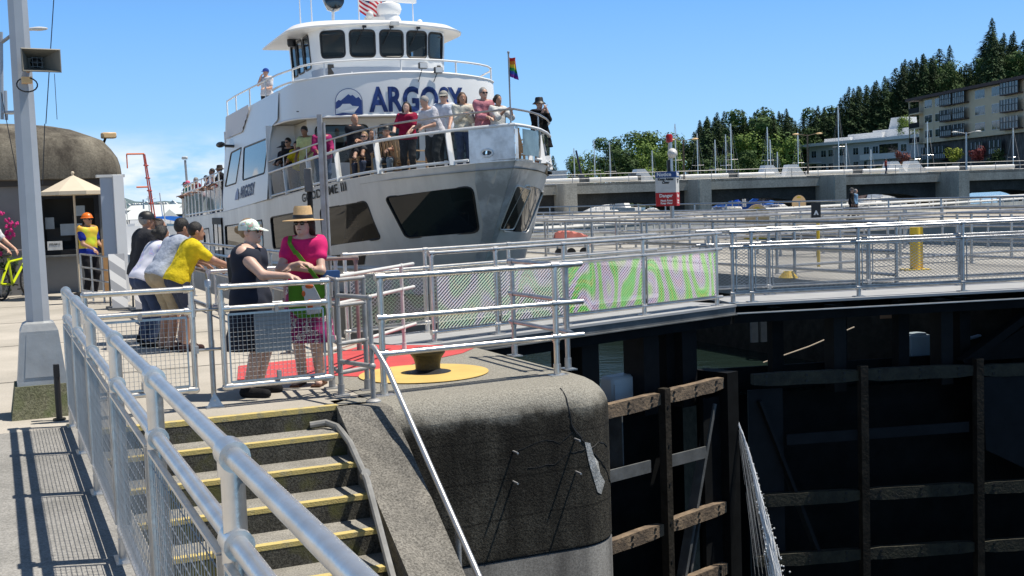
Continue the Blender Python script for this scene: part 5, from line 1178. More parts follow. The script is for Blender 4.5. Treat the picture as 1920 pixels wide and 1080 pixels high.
skin(m,lambda x,z:Vector((x,12.6,z)),[(-1.75,4.2),(1.75,4.2),(1.75,6.2),(-1.75,6.2)],[rpoly([(a,5.3),(b,5.3),(b,5.85),(a,5.85)],.15) for a,b in((-1.6,-.7),(-.5,.4),(.6,1.5))],.5); m.build('wheelhouse_back',mat('wheelhouse lining',(.10,.075,.06),.7),ship)
m=MB(S); m.box2((-1.6,9.2,5.98),(1.6,12.5,6.0)); m.box2((-1.5,9.2,4.9),(1.5,9.9,5.25)); m.build('wheelhouse_lining','inner',ship)
RT=[(0,8.76),(.9,8.84),(1.5,9.0),(2.0,9.28),(2.32,9.8),(2.4,10.6),(2.4,13.4)]
rp=smoothcurve([Vector((-x,y)) for x,y in RT[::-1]]+[Vector((x,y)) for x,y in RT[1:]],3)
m=MB(S); n=len(rp); vs=[(p.x,p.y,6.27-.035*abs(p.x)) for p in rp]+[(p.x*.995,p.y+.01,6.23-.035*abs(p.x)) for p in rp]; inn=[(p.x*.74,8.98+(p.y-8.76)*.8,6.14) for p in rp]; tp=[(p.x*.9,p.y+.25,6.36) for p in rp]
vs+=inn+tp; fs=[]
for i in range(n-1): fs+=[(i,i+1,n+i+1,n+i),(n+i,n+i+1,2*n+i+1,2*n+i),(3*n+i,3*n+i+1,i+1,i)]
fs+=[tuple(range(3*n,4*n)),(0,n,2*n,3*n-1,2*n-1,n-1)]; m.add(vs,fs); m.build('wheelhouse_roof','shipw',ship,smooth=30)
# wipers and small lights on the wheelhouse
for u in(-.70,-.02,.72):
    m=MB(S); m.tube([wpos(u+.1,6.16,.04),wpos(u-.12,5.72,.04)],.012,4); m.box(wpos(u+.1,6.17,.04),(.1,.05,.06)); m.build('wiper','black',ship)
m=MB(S); m.box(wpos(.14,6.24,.10),(.22,.12,.10)); m.build('flood_light','whitem',ship)
for u,z in((.32,4.98),(.72,4.88)):
    m=MB(S); b=fas(u,z,.12); m.box(b,(.22,.10,.15),bev=.02); m.tube([b,fas(u-.1,4.6,.03)],.012,5); k=m.build('flood_light','steel_mid',ship); m=MB(S); m.box(fas(u,z,.178),(.18,.006,.12)); m.build('lens','white',k)
m=MB(S); m.lathe((-2.0,11.2,5.95),[(.10,0),(.12,.05),(.12,.22),(.08,.28)],12); m.build('side_horn','black',ship)
# roof gear
for x,y,z1 in((-1.86,10.6,7.5),(-1.6,10.4,7.8),(1.2,10.5,7.6)):
    m=MB(S); m.tube([(x,y,6.3),(x,y,z1)],.018,5,rs=[.022,.01]); m.build('whip_antenna','shipw',ship)
m=MB(S); m.tube([(-1.07,10.3,6.3),(-1.05,10.3,6.75)],.04,8); m.tube([(-1.3,10.3,7.05),(-1.2,10.3,6.8),(-1.05,10.3,6.75),(-.9,10.3,6.8),(-.8,10.3,7.05)],.02,6); m.build('searchlight_yoke','shipw',ship)
m=MB(S); m.lathe((-1.05,10.2,7.02),[(.02,-.17),(.22,-.15),(.27,.0),(.26,.12),(.1,.2)],18,Matrix.Rotation(R(80),3,'X')); m.build('searchlight',mat('dark chrome',(.08,.085,.09),.15,.9),ship)
m=MB(S); m.lathe((.5,10.4,6.45),[(.3,0),(.32,.12),(.26,.26),(.30,.30),(.34,.42),(.30,.55),(.12,.62)],20); m.box((.55,10.4,7.12),(1.5,.12,.09),rz=R(10)); m.tube([(.5,10.4,6.9),(.5,10.4,7.1)],.07,8); m.build('radar','shipw',ship)
m=MB(S); m.ball((-.25,9.6,6.58),.10,10); m.box((-.1,9.7,6.5),(.5,.2,.08)); m.build('camera_ball','whitem',ship)
m=MB(S); m.ball((1.35,10.4,6.55),.08,10); m.build('gps_dome','shipw',ship)
def flag(name,label,cat,F,base,top,fw,fh,stripes,canton=None,pole='galv_old',sag=.25,dirx=1,pr=.018):
    t=thing(name,label,cat,base,0,None,F); b=Vector(base); m=MB(F); m.tube([b,(b.x,b.y,top)],pr,6); m.ball((b.x,b.y,top),pr*1.8,6); m.build('flag_pole',pole,t)
    ns=len(stripes); m=MB(F); mats=[]; nx=14
    for k,c in enumerate(stripes):
        if c not in mats:mats.append(c)
        m.m=mats.index(c); vs=[];fs=[]
        for i in range(nx+1):
            for j in(0,1):
                f=i/nx; v=(k+j)/ns; vs.append((b.x+dirx*fw*f*.8,b.y+.07*math.sin(f*8+v*2)*(.3+f),top-.05-fh*v-sag*f-.02*math.sin(f*6)))
        for i in range(nx): fs.append((2*i,2*i+1,2*i+3,2*i+2))
        m.add(vs,fs)
    if canton:
        cm_,cw,chh=canton; mats.append(cm_); m.m=len(mats)-1; vs=[];fs=[]
        for sgn in(-.006,.006):
            st=len(vs)
            for i in range(7):
                for j in range(4):
                    f=i/6*cw; v=j/3*chh; vs.append((b.x+dirx*fw*f*.8,b.y+sgn+.07*math.sin(f*8+v*2)*(.3+f),top-.05-fh*v-sag*f-.02*math.sin(f*6)))
            for i in range(6):
                for j in range(3): q=st+i*4+j; fs.append((q,q+1,q+5,q+4))
        m.add(vs,fs)
    m.build('cloth',mats,t,smooth=60,fixn=False)
fr_=mat('flag red',(.50,.02,.04),.8); fw_=mat('flag white',(.75,.75,.76),.8); fb_=mat('flag navy',(.02,.03,.16),.8)
flag('national_flag','red and white striped flag with a blue canton flying on the wheelhouse roof','flag',S,(-.28,10.6,6.35),7.75,.85,.85,[fr_,fw_]*6+[fr_],(fb_,.42,.54),sag=.45,pole='shipw')
flag('rainbow_flag','small rainbow flag with a blue edge on the bow flagpole','flag',S,(-.02,.55,2.45),4.45,.22,.38,[mat('f1',(.5,.02,.02),.8),mat('f2',(.65,.2,.02),.8),mat('f3',(.65,.5,.03),.8),mat('f4',(.03,.3,.06),.8),mat('f5',(.03,.08,.4),.8),mat('f6',(.2,.03,.3),.8)],None,sag=.10,pr=.016)
# foredeck railing
def rim(h,q0=.42,q1=10.4,s=-1,n=22,ins=0):
    out=[]
    for i in range(n+1):
        q=q0+(q1-q0)*(i/n)**1.6; x=interp(HT,q)-ins; out.append(Vector((s*max(x,0),q,zd(q)+h)))
    return out
M['stain']=mat('stainless rail',(.42,.41,.40),.3,.7)
whole=lambda h,q1=10.4:rim(h,q1=q1)[::-1]+rim(h,q1=q1,s=1)[1:]
m=MB(S); m.tube(whole(.97),.021,8); m.build('upper_rail','stain',ship)
m=MB(S); m.tube(whole(.68),.032,8); m.build('middle_rail','shipw',ship)
for s in(-1,1): m=MB(S); m.tube(rim(.07,q0=1.1,s=s),.028,8); m.build('lower_rail','shipw',ship)
for s in(-1,1):
    for q in(1.45,3.3,5.2,7.0,8.9,10.35):
        x=interp(HT,q); m=MB(S); m.beam((s*(x-.02),q-.12,zd(q)+.0),(s*(x-.02),q+.12,zd(q)+.68),.05,.11,up=(1,0,0)); m.build('rail_stanchion','shipw',ship)
        m=MB(S); m.tube([(s*x,q+.12,zd(q)+.68),(s*x,q+.12,zd(q)+.97)],.016,6); m.build('upper_post','stain',ship)
    Q=[1.1,1.45,3.3,5.2,7.0,8.9,10.35]
    for a,b in zip(Q[:-1],Q[1:]):
        m=MB(S); n=6; vs=[];fs=[]
        for i in range(n+1):
            q=a+.06+(b-a-.12)*i/n; x=s*(interp(HT,q)-.01); vs+=[(x,q,zd(q)+.10),(x,q,zd(q)+.65)]
        for i in range(n): fs.append((2*i,2*i+1,2*i+3,2*i+2))
        m.add(vs,fs); m.build('glass_panel','glass_c',ship,fixn=False)
    m=MB(S); skin(m,lambda q,z:Vector((s*(interp(HT,q)+.004),q,zd(q)+z)),[(.42,.0),(1.08 if s<0 else .5,.0),(1.08 if s<0 else .5,.66),(.42,.66)],[] if s>0 else [[(.80+.075*math.cos(a),.18+.06*math.sin(a)) for a in [PI*2*i/14 for i in range(14)]]],.12); m.build('bow_bulwark','bowm',ship)
    if s>0: m=MB(S); skin(m,lambda q,z:Vector(((interp(HT,q)+.002),q,zd(q)+z)),[(.62,.12),(1.4,.12),(1.4,.62),(.62,.62)],[],.2); m.build('bow_glass',M['mirror'],ship)
m=MB(S); m.tube([Vector((-interp(HT,.80+.085*math.cos(a))-.012,.80+.085*math.cos(a),zd(.8)+.18+.068*math.sin(a))) for a in [PI*2*i/16 for i in range(17)]],.022,6); m.build('fairlead','shipw',ship)
m=MB(S); m.beam((1.0,1.5,2.45),(1.55,2.4,2.5),.05,.12); m.build('bow_step','shipw',ship)
# aft deck railing
def aft(h): return [Vector((-3.0,y,zd(y)+h)) for y in(18.6,22,26,29.5)]+[Vector((-2.85,30.6,1.4+h)),Vector((-2.3,31,1.4+h)),Vector((2.3,31,1.4+h))]
for h,mt,r in((1.32,'stain',.022),(1.02,'shipw',.026),(.1,'shipw',.03)):
    m=MB(S); m.tube(aft(h),r,6); m.build('aft_rail',mt,ship)
for y in list(np.arange(19.3,30.4,1.15)):
    m=MB(S); m.tube([(-3,y,zd(y)),(-3,y,zd(y)+1.32)],.026,6); m.build('aft_rail_post','shipw',ship)
m=MB(S)
for x in np.arange(-2.7,2.7,.6): m.tube([(x,31,1.4),(x,31,2.7)],.024,5)
m.build('stern_rail_posts','shipw',ship)
m=MB(S); m.add([(-3,18.8,1.7),(-3,30.3,1.5),(-3,30.3,2.4),(-3,18.8,2.6)],[(0,1,2,3)]); m.build('glass_panel','glass_c',ship)
# side details: door, portholes, loudhailer
m=MB(S); m.box2((-3.03,19.0,-.3),(-2.9,21.0,1.36)); k=m.build('side_door','glass_d',ship); m=MB(S); m.box2((-3.06,18.9,1.2),(-3.0,21.1,1.42)); m.box2((-3.045,18.9,-.3),(-3.0,19.05,1.3)); m.box2((-3.045,20.95,-.3),(-3.0,21.1,1.3)); m.box2((-3.04,19.9,-.3),(-3.0,20.0,1.25)); m.build('door_frame','blackm',k)
for y in(22.6,24.3):
    m=MB(S); m.lathe((-3.0,y,.55),[(.34,-.02),(.34,.02)],20,Matrix.Rotation(R(90),3,'Y')@Matrix.Diagonal((1,.8,1)).to_3x3()); m.build('porthole','glass_d',ship)
m=MB(S); m.tube([(-2.8,16.6,3.62),(-3.05,17.0,3.66)],.05,6); m.ball((-3.15,17.4,3.72),.26,12,(.5,1.6,.35)); m.build('loudhailer','black',ship)
m=MB(S); m.lathe((-2.6,7.9,3.95),[(.03,0),(.03,.02)],8); m.build('vent','black',ship)
# deck chairs on the foredeck
M['teak']=mat('pale teak',(.50,.33,.18),.6,0,.2,8)
def chair(x,y,rz,label,first=[None]):
    loc=S@Vector((x,y,zd(y)-.13)); 
    if first[0] is None:
        F=frame(0,loc); t=thing('deck_chair',label,'chair',(0,0,0),0,'wooden deck chairs on the foredeck',F)
        m=MB(F); 
        for i in range(5): m.box((0,-.2+.1*i,.42),(.5,.085,.025))
        m.build('seat','teak',t)
        m=MB(F)
        for i in range(6): m.beam((-.21+.084*i,.24,.45),(-.21+.084*i,.34,.92),.055,.018,up=(0,1,0))
        m.box((0,.345,.94),(.52,.04,.07)); m.box((0,.25,.50),(.5,.03,.05)); m.build('backrest','teak',t)
        for sx in(-.24,.24):
            for sy,h in((-.22,.64),(.24,.5)):
                m=MB(F); m.box((sx,sy,h/2),(.045,.045,h)); m.build('leg','teak',t)
            m=MB(F); m.box((sx,.0,.65),(.06,.52,.025)); m.build('armrest','teak',t)
        first[0]=t; t.rotation_euler=(0,0,rz); t.location=loc
        return t
    return dup(first[0],loc,rz,label)
# ================================================================ PEOPLE
def surfnet(vol,org,h):
    nx,ny,nz=vol.shape; ins=vol<0; vid=-np.ones((nx-1,ny-1,nz-1),dtype=np.int64)
    cs=[(a,b,c) for a in(0,1) for b in(0,1) for c in(0,1)]
    sub=lambda A,c:A[c[0]:c[0]+nx-1,c[1]:c[1]+ny-1,c[2]:c[2]+nz-1]
    cnt=sum(sub(ins,c).astype(np.int8) for c in cs); mixed=(cnt>0)&(cnt<8); idx=np.argwhere(mixed)
    if len(idx)==0:return [],[]
    vid[mixed]=np.arange(len(idx)); P=np.zeros((len(idx),3)); W_=np.zeros(len(idx))
    ed=[(a,b) for i,a in enumerate(cs) for b in cs[i+1:] if sum(abs(a[k]-b[k]) for k in range(3))==1]
    for a,b in ed:
        va=vol[idx[:,0]+a[0],idx[:,1]+a[1],idx[:,2]+a[2]]; vb=vol[idx[:,0]+b[0],idx[:,1]+b[1],idx[:,2]+b[2]]
        m=(va<0)!=(vb<0); t=np.where(m,va/np.where(m,va-vb,1),0)
        for k in range(3): P[:,k]+=np.where(m,a[k]+(b[k]-a[k])*t,0)
        W_+=m
    P=(P/W_[:,None]+idx)*h+np.array(org); F=[]
    for ax in range(3):
        u,w=(ax+1)%3,(ax+2)%3; s0=[slice(1,-1)]*3; s0[ax]=slice(0,-1); s1=[slice(1,-1)]*3; s1[ax]=slice(1,None)
        A=ins[tuple(s0)];B=ins[tuple(s1)]; e=np.argwhere(A!=B)
        if len(e)==0:continue
        sg=A[e[:,0],e[:,1],e[:,2]]; o=np.ones(3,dtype=int); o[ax]=0; e=e+o
        def cell(du,dw): q=e.copy(); q[:,u]-=du; q[:,w]-=dw; return vid[q[:,0],q[:,1],q[:,2]]
        q=np.stack([cell(1,1),cell(0,1),cell(0,0),cell(1,0)],1); q[~sg]=q[~sg][:,::-1]; F+=q[(q>=0).all(1)].tolist()
    return P.tolist(),F
class Fig:
    """union of rounded cones and ellipsoids, turned into one smooth surface"""
    def __init__(s): s.p=[]
    def cone(s,a,b,ra,rb,k=.03): s.p.append(('c',np.array(a,float),np.array(b,float),ra,rb,k)); return s
    def ell(s,c,r,m=None,k=.02): s.p.append(('e',np.array(c,float),np.array(r,float),np.array(m) if m is not None else np.eye(3),0,k)); return s
    def mesh(s,h,clip=(),noise=0,infl=0,kk=1):
        lo=np.full(3,1e9);hi=-lo
        for t,a,b,ra,rb,k in s.p:
            if t=='c': R_=max(ra,rb)+infl; lo=np.minimum(lo,np.minimum(a,b)-R_);hi=np.maximum(hi,np.maximum(a,b)+R_)
            else: R_=b.max()+infl; lo=np.minimum(lo,a-R_);hi=np.maximum(hi,a+R_)
        lo-=2.5*h+.01;hi+=2.5*h+.01; n=np.ceil((hi-lo)/h).astype(int)+1; ax=[lo[i]+h*np.arange(n[i]) for i in range(3)]
        V=np.full(n,.2)
        for t,a,b,ra,rb,k in s.p:
            k=k*kk
            if t=='c': R_=max(ra,rb)+infl+.05; l=np.minimum(a,b)-R_;u=np.maximum(a,b)+R_
            else: R_=b.max()+infl+.05; l=a-R_;u=a+R_
            i0=np.maximum(0,np.floor((l-lo)/h).astype(int)); i1=np.minimum(n,np.ceil((u-lo)/h).astype(int)+1)
            X,Y,Z=np.meshgrid(*[ax[i][i0[i]:i1[i]] for i in range(3)],indexing='ij'); sl=tuple(slice(i0[i],i1[i]) for i in range(3))
            if t=='c':
                ab=b-a; L2=max(ab@ab,1e-9); tt=np.clip(((X-a[0])*ab[0]+(Y-a[1])*ab[1]+(Z-a[2])*ab[2])/L2,0,1)
                d=np.sqrt((X-a[0]-tt*ab[0])**2+(Y-a[1]-tt*ab[1])**2+(Z-a[2]-tt*ab[2])**2)-(ra+(rb-ra)*tt)-infl
            else:
                m=rb if isinstance(rb,np.ndarray) else ra; q=np.stack([X-a[0],Y-a[1],Z-a[2]],-1)@ra; r=b+infl
                k0=np.sqrt(((q/r)**2).sum(-1)); k1=np.sqrt(((q/(r*r))**2).sum(-1))+1e-9; d=k0*(k0-1)/k1
            o=V[sl]; hh=np.maximum(k-np.abs(o-d),0)/max(k,1e-6); V[sl]=np.minimum(o,d)-hh*hh*k*.25
        X,Y,Z=np.meshgrid(*ax,indexing='ij')
        if noise: V=V+noise*(np.sin(X*31+np.sin(Z*17+Y*9)*1.7+Z*23)+.7*np.sin(Z*47+X*11+2*np.sin(Y*19)))
        for p,nn in clip: V=np.maximum(V,(X-p[0])*nn[0]+(Y-p[1])*nn[1]+(Z-p[2])*nn[2])
        return surfnet(V,lo,h)
for nm,c in dict(skin1=(.56,.33,.24),skin2=(.42,.23,.15),skin3=(.22,.11,.065),skin4=(.62,.40,.31)).items():
    m=mat(nm,c,.5,0,.08,9); M[nm]=m; m.node_tree.nodes['Principled BSDF'].inputs['Subsurface Weight'].default_value=.08; m.node_tree.nodes['Principled BSDF'].inputs['Subsurface Radius'].default_value=(.02,.008,.004)
def cloth(c,var=.22,sc=14): 
    k='cl_%s'%(c,)
    if k not in M: M[k]=mat('cloth',c,.85,0,var,sc,.6,22,spec=.2)
    return k
for nm,c in dict(h_black=(.008,.007,.007),h_brown=(.04,.02,.012),h_grey=(.34,.33,.32),h_blond=(.33,.21,.10),h_lbrown=(.10,.055,.03)).items(): M[nm]=mat(nm,c,.55,0,.4,40,.5,120)
M['shades']=mat('dark lenses',(.004,.004,.005),.08,spec=.8); M['lips']=mat('lips',(.30,.09,.07),.5); M['denim']=mat('denim',(.035,.06,.13),.85,0,.35,12); M['denim_l']=mat('light denim',(.25,.33,.42),.85,0,.3,12)
V3=lambda *a:np.array(a,float)
def ik(s,t,a,b,pole):
    s,t,pole=map(lambda q:np.array(q,float),(s,t,pole)); d=t-s; L_=np.linalg.norm(d); mxl=(a+b)*.995
    if L_>mxl: t=s+d/L_*mxl; d=t-s; L_=mxl
    u=d/L_; x=(a*a-b*b+L_*L_)/(2*L_); hh=math.sqrt(max(0,a*a-x*x)); pp=pole-u*(pole@u); pp/=np.linalg.norm(pp)+1e-9
    return s+u*x+pp*hh,t
def person(label,F,h=1.7,rot=0,res=.022,lean=0,skin='skin1',hair='h_black',hairlen=0,hat=None,hatcol=None,shades=False,top=(.1,.1,.1),topm=None,sleeve=.55,legs='denim',leglen=1.0,dress=None,sit=False,armL=None,armR=None,poleL=None,poleR=None,w=1.0,group=None,head_pitch=0,head_yaw=0,shoes=(.02,.02,.02),bare=False,stride=0,face=False,fingers=False,hem=.03,name='person',neck_open=False,bun=False,vest=None):
    """F: 4x4 frame at the feet; the figure faces -y of its own frame turned by rot"""
    FF=F@Matrix.Rotation(rot,4,'Z'); t=D.objects.new(name,None); COL.objects.link(t); t.empty_display_size=.2; t.matrix_world=FF; t.location=FF.to_translation(); t.rotation_euler=FF.to_euler()
    t['label']=label; t['category']='person'
    if group:t['group']=group
    MW[t.name]=FF.copy(); s=h/1.72
    pel=V3(0,.0,.93*s) if not sit else V3(0,.10,.50); hy=.0
    if lean: pel=pel+V3(0,.10*math.sin(lean)*s,-.01)
    up=V3(0,-math.sin(lean),math.cos(lean)); fr=V3(0,-math.cos(lean),-math.sin(lean)); sx=V3(1,0,0)
    chest=pel+up*.40*s; waist=pel+up*.17*s; nl=lean*.45+head_pitch; 
    nup=V3(0,-math.sin(nl),math.cos(nl)); neck=chest+up*.10*s; hc=neck+nup*.145*s+V3(0,-.02*s,0)
    cy,sy=math.cos(head_yaw),math.sin(head_yaw); hf=V3(math.sin(head_yaw)*math.cos(nl),-cy*math.cos(nl),-math.sin(nl)); hr=np.cross(hf,nup)*-1; hr/=np.linalg.norm(hr); hr=hr if hr@V3(cy,sy,0)>0 else -hr
    hu=np.cross(hr,-hf)*-1; hu=hu if hu[2]>0 else -hu; hf/=np.linalg.norm(hf)
    HM=np.stack([hr,-hf,hu],1)                     # head axes: x right(image), y back, z up
    sh={}; 
    for k in(1,-1): sh[k]=chest+up*.035*s+sx*k*.148*s*(.6+.4*w)
    ua,fa=.285*s,.245*s; arms={}
    for k,tg,pl in((1,armL,poleL),(-1,armR,poleR)):
        tg=sh[k]+V3(.08*k,-.06,-.50)*s if tg is None else V3(*tg); pl=V3(k*.5,.8,-.5) if pl is None else V3(*pl); e,wr=ik(sh[k],tg,ua,fa,pl); arms[k]=(e,wr)
    lg={}
    for k in(1,-1):
        hip=pel+sx*k*.09*s*w
        if sit: kn=hip+V3(k*.05,-.42*s,.0); an=kn+V3(0,-.02,-(kn[2]-.08)); 
        else:
            an=V3(k*.10*s*w,k*stride,.08*s)+V3(0,.02,0); kn,an=ik(hip,an,.44*s,.43*s,(0,-1,0))
        lg[k]=(hip,kn,an,an+V3(k*.03,-.17*s,-.045*s))
    def body_core(f,arm=True,leg=True,torso=True,sl=1.0,ll=1.0,kb=.045):
        if torso:
            for k in(1,-1):
                f.cone(pel+sx*k*.07*s*w,waist+sx*k*.055*s*w,.105*s*w,.095*s*w,kb); f.cone(waist+sx*k*.055*s*w,chest+sx*k*.075*s*w,.095*s*w,.105*s*w,kb); st_=.78 if sl==0 else 1; e_=chest+(sh[k]-chest)*st_; f.cone(chest+sx*k*.055*s+up*.03*s,e_-up*.01*s,.075*s,(.055 if st_==1 else .06)*s,kb); f.cone(neck-up*.02*s,chest+up*.04*s+(e_-chest)*(1 if st_==1 else .9),.05*s,(.045 if st_==1 else .04)*s,kb)
        if arm:
            for k in(1,-1):
                e,wr=arms[k]; f.cone(sh[k],sh[k]+(e-sh[k])*min(1,sl*1.0),.055*s*w**.7,(.055-.014*min(1,sl))*s*w**.7,.03)
                if sl>1: f.cone(e,e+(wr-e)*(sl-1),.042*s,.036*s,.02)
        if leg:
            for k in(1,-1):
                hip,kn,an,toe=lg[k]; f.cone(hip,hip+(kn-hip)*min(1,ll*2),.092*s*w,(.092-.034*min(1,ll*2))*s*w**.5,.04)
                if ll>.5: f.cone(kn,kn+(an-kn)*(ll*2-1),.058*s*w**.5,(.058-.018*(ll*2-1))*s,.03)
        return f
    b=Fig(); body_core(b,sl=1.0,ll=1.0,kb=.04)
    for k in(1,-1):
        e,wr=arms[k]; d=(wr-e)/np.linalg.norm(wr-e); b.cone(e,wr,.041*s*w**.5,.027*s,.02)
        side=np.cross(d,V3(0,0,1)); side=side/(np.linalg.norm(side)+1e-6) if np.linalg.norm(side)>.2 else sx; nrm=np.cross(side,d); nrm=nrm if nrm[2]<0 else -nrm
        kd=(d+nrm*.25); kd/=np.linalg.norm(kd); kp=wr+kd*.085*s
        for j in(-1,0,1): b.cone(wr+side*j*.010*s,kp+side*j*.024*s,.022*s,.015*s,.012)
        for j,ln in enumerate((.062,.072,.068,.052)):
            o=kp+side*(j-1.5)*.020*s; m1=o+(kd+nrm*.35)*ln*.55*s; m2=m1+(kd*.55+nrm*.9)*ln*.5*s; b.cone(o,m1,.0105*s,.0095*s,.004); b.cone(m1,m2,.0095*s,.008*s,.004)
        tb=wr+kd*.03*s+side*.028*s*(1 if k<0 else -1); tm=tb+(kd*.6+side*.5*(1 if k<0 else -1)+nrm*.35)*.045*s; b.cone(tb,tm,.013*s,.010*s,.008); b.cone(tm,tm+(kd+nrm*.5)*.03*s,.010*s,.0085*s,.004)
    for k in(1,-1):
        hip,kn,an,toe=lg[k]; b.cone(kn+(an-kn)*.25+V3(0,.012,0),an,.052*s,.036*s,.03); b.cone(an+V3(0,.02,-.03*s),toe,.042*s,.032*s,.03)
    b.cone(neck-up*.05*s,hc-nup*.05*s,.055*s,.052*s,.03)
    hp=lambda x,y,z:hc+HM@(V3(x,y,z)*s)
    b.ell(hp(0,.01,.02),V3(.076,.094,.098)*s,HM,.02); b.ell(hp(0,-.025,-.05),V3(.056,.062,.062)*s,HM,.03)
    b.cone(hp(0,-.088,.0),hp(0,-.108,-.028),.009*s,.013*s,.015); b.cone(hp(0,-.085,-.085),hp(0,-.083,-.09),.018*s,.016*s,.02)
    b.cone(hp(-.03,-.072,.028),hp(.03,-.072,.028),.012*s,.012*s,.02); b.cone(hp(-.012,-.084,-.052),hp(.012,-.084,-.052),.011*s,.011*s,.012)
    for k in(1,-1): b.ell(hp(k*.078,.012,-.01),V3(.012,.02,.032)*s,HM,.01)
    def put_(V,Fc,nm,mt,par=t,sm=60):
        m=MB(FF); m.v=[tuple(v) for v in V]; m.f=[tuple(f) for f in Fc]; m.mi=[0]*len(Fc); return m.build(nm,mt,par,smooth=sm,fixn=False)
    put_(*b.mesh(res),'body',skin)
    # clothes
    def garment(nm,fig,mt,clip=(),infl=.016,noise=.0022):
        return put_(*fig.mesh(max(res*.95,.009),clip,noise,infl),nm,mt)
    nd=(chest+up*.125*s+fr*.0,(up*.9+fr*.35)/np.linalg.norm(up*.9+fr*.35))
    topm=topm or cloth(top)
    if dress:
        mt,ln,flare=dress; f=body_core(Fig(),leg=False,sl=sleeve,arm=sleeve>0); zb=pel[2]-ln*s
        for k in(1,-1): f.cone(pel+sx*k*.07*s*w,V3(k*.085*w*s*1.2,.02,zb),.115*s*w,flare*s*w,.08)
        garment('dress',f,mt,[nd,((0,0,zb+.03),(0,0,-1))],.014,.003)
    else:
        f=body_core(Fig(),leg=False,sl=sleeve,arm=sleeve>0); f.cone(pel-up*.05*s,pel,.11*s*w,.115*s*w,.06)
        for k in(1,-1): f.cone(pel+sx*k*.07*s*w-up*.09*s,pel+sx*k*.07*s*w,.108*s*w,.105*s*w,.05)
        garment('shirt',f,topm,[nd,(pel-up*(hem+.03)*s,-up)],.022,.0025)
        f=Fig()
        for k in(1,-1): f.cone(pel+sx*k*.075*s*w,pel+sx*k*.075*s*w-up*.03,.108*s*w,.105*s*w,.05)
        body_core(f,arm=False,torso=False,ll=leglen); garment('trousers' if leglen>.7 else 'shorts',f,legs,[(pel+up*.06*s,up)],.016,.0028)
    for k in(1,-1):
        hip,kn,an,toe=lg[k]
        if not bare:
            f=Fig(); f.cone(an+V3(0,.03,-.035*s),toe+V3(0,-.02,.0),.048*s,.040*s,.03); f.cone(an,an+V3(0,0,-.02),.045*s,.048*s,.02); garment('shoe',f,cloth(shoes,.1),[(V3(0,0,.004),V3(0,0,-1))],.006,0)
        else:
            m=MB(FF); m.box(tuple((an+toe)/2+V3(0,-.01,0)-V3(0,0,(an+toe)[2]/2-.012)),(.09*s,.26*s,.018)); m.tube([tuple(toe+V3(-.045,.05,.0)),tuple(toe+V3(0,.045,.045)),tuple(toe+V3(.045,.05,.0))],.012,5); m.build('sandal',cloth((.10,.05,.03)),t)
    if vest:
        f=body_core(Fig(),leg=False,arm=False); garment('safety_vest',f,vest,[nd,(pel-up*.0,-up)],.030,.002)
    # hair
    if hair and hair!='bald':
        f=Fig(); f.ell(hp(0,.018,.028),V3(.082,.098,.102)*s,HM,.02)
        if hairlen>0:
            L_=hairlen*s
            for k in(1,0,-1): f.cone(hp(k*.068,.035,.0),hc+HM@V3(k*.082*s,.03*s,0)-V3(0,-.25*lean*L_,L_),.045*s,.028*s,.04)
            clip=[(hp(0,-.045,0),hf)]
        else: clip=[]
        if bun: f.ell(hp(0,.12,.02),V3(.04,.04,.04)*s,HM,.02)
        V,Fc=f.mesh(max(res*.8,.008),[(hp(0,-.052 if hairlen==0 else -.055,.045),(hf*.9-hu*.55))]+( [(hp(0,.0,-.075),-hu)] if hairlen==0 else []),.0016,.0); put_(V,Fc,'hair',hair)
    hm3=Matrix([[HM[i][j] for j in range(3)] for i in range(3)])
    # hats
    if hat=='cap' or hat=='cap_back':
        m=MB(FF); c=hp(0,.012,.045); pr=[(.093*s*math.cos(a),.082*s*math.sin(a)) for a in [PI/2*i/6 for i in range(7)]]; m.lathe(tuple(c),[(.094*s,-.03*s)]+pr,18,hm3@Matrix.Diagonal((.97,1.12,1)).to_3x3()); hk=m.build('cap',hatcol,t)
        m=MB(FF); vs=[]; n=10; sg=-1
        for i in range(n+1):
            a=PI*(i/n); x=.075*math.cos(a); vs+=[tuple(hp(x,-.065-.03*math.sin(a),.035)),tuple(hp(x*1.0,-.075-.105*math.sin(a),.022-.02*math.sin(a)))]
        vs2=[(Vector(v)+Vector((0,0,.006))) for v in vs]; k0=len(vs); fs=[]
        for i in range(n): fs+=[(2*i,2*i+1,2*i+3,2*i+2),(k0+2*i,k0+2*i+2,k0+2*i+3,k0+2*i+1),(2*i+1,k0+2*i+1,k0+2*i+3,2*i+3)]
        m.add(vs+vs2,fs); m.build('cap_brim',hatcol,hk)
    elif hat in('bucket','floppy','straw'):
        br,dr,ch={'bucket':(.15,.045,.10),'floppy':(.22,.05,.11),'straw':(.195,.012,.13)}[hat]; c=hp(0,.01,.045)
        pr=[(br*s,-dr*s),(br*s*.98,-dr*s+.005),(.10*s,.0),(.094*s,.012)]
        m=MB(FF); m.lathe(tuple(c),[(.05*s,-.002),(br*s*.99,-dr*s-.004)]+pr+[(.086*s,ch*.8*s),(.075*s,ch*s),(.03*s,ch*(.93 if hat=='straw' else 1.05)*s)],26,hm3@Matrix.Diagonal((1,1.08,1)).to_3x3()); hk=m.build('hat',hatcol,t)
        if hat=='straw': m=MB(FF); m.lathe(tuple(c),[(.097*s,.006),(.0985*s,.012),(.094*s,.042*s),(.092*s,.044*s)],26,hm3@Matrix.Diagonal((1,1.08,1)).to_3x3()); m.build('hat_band','black',hk)
    elif hat=='helmet':
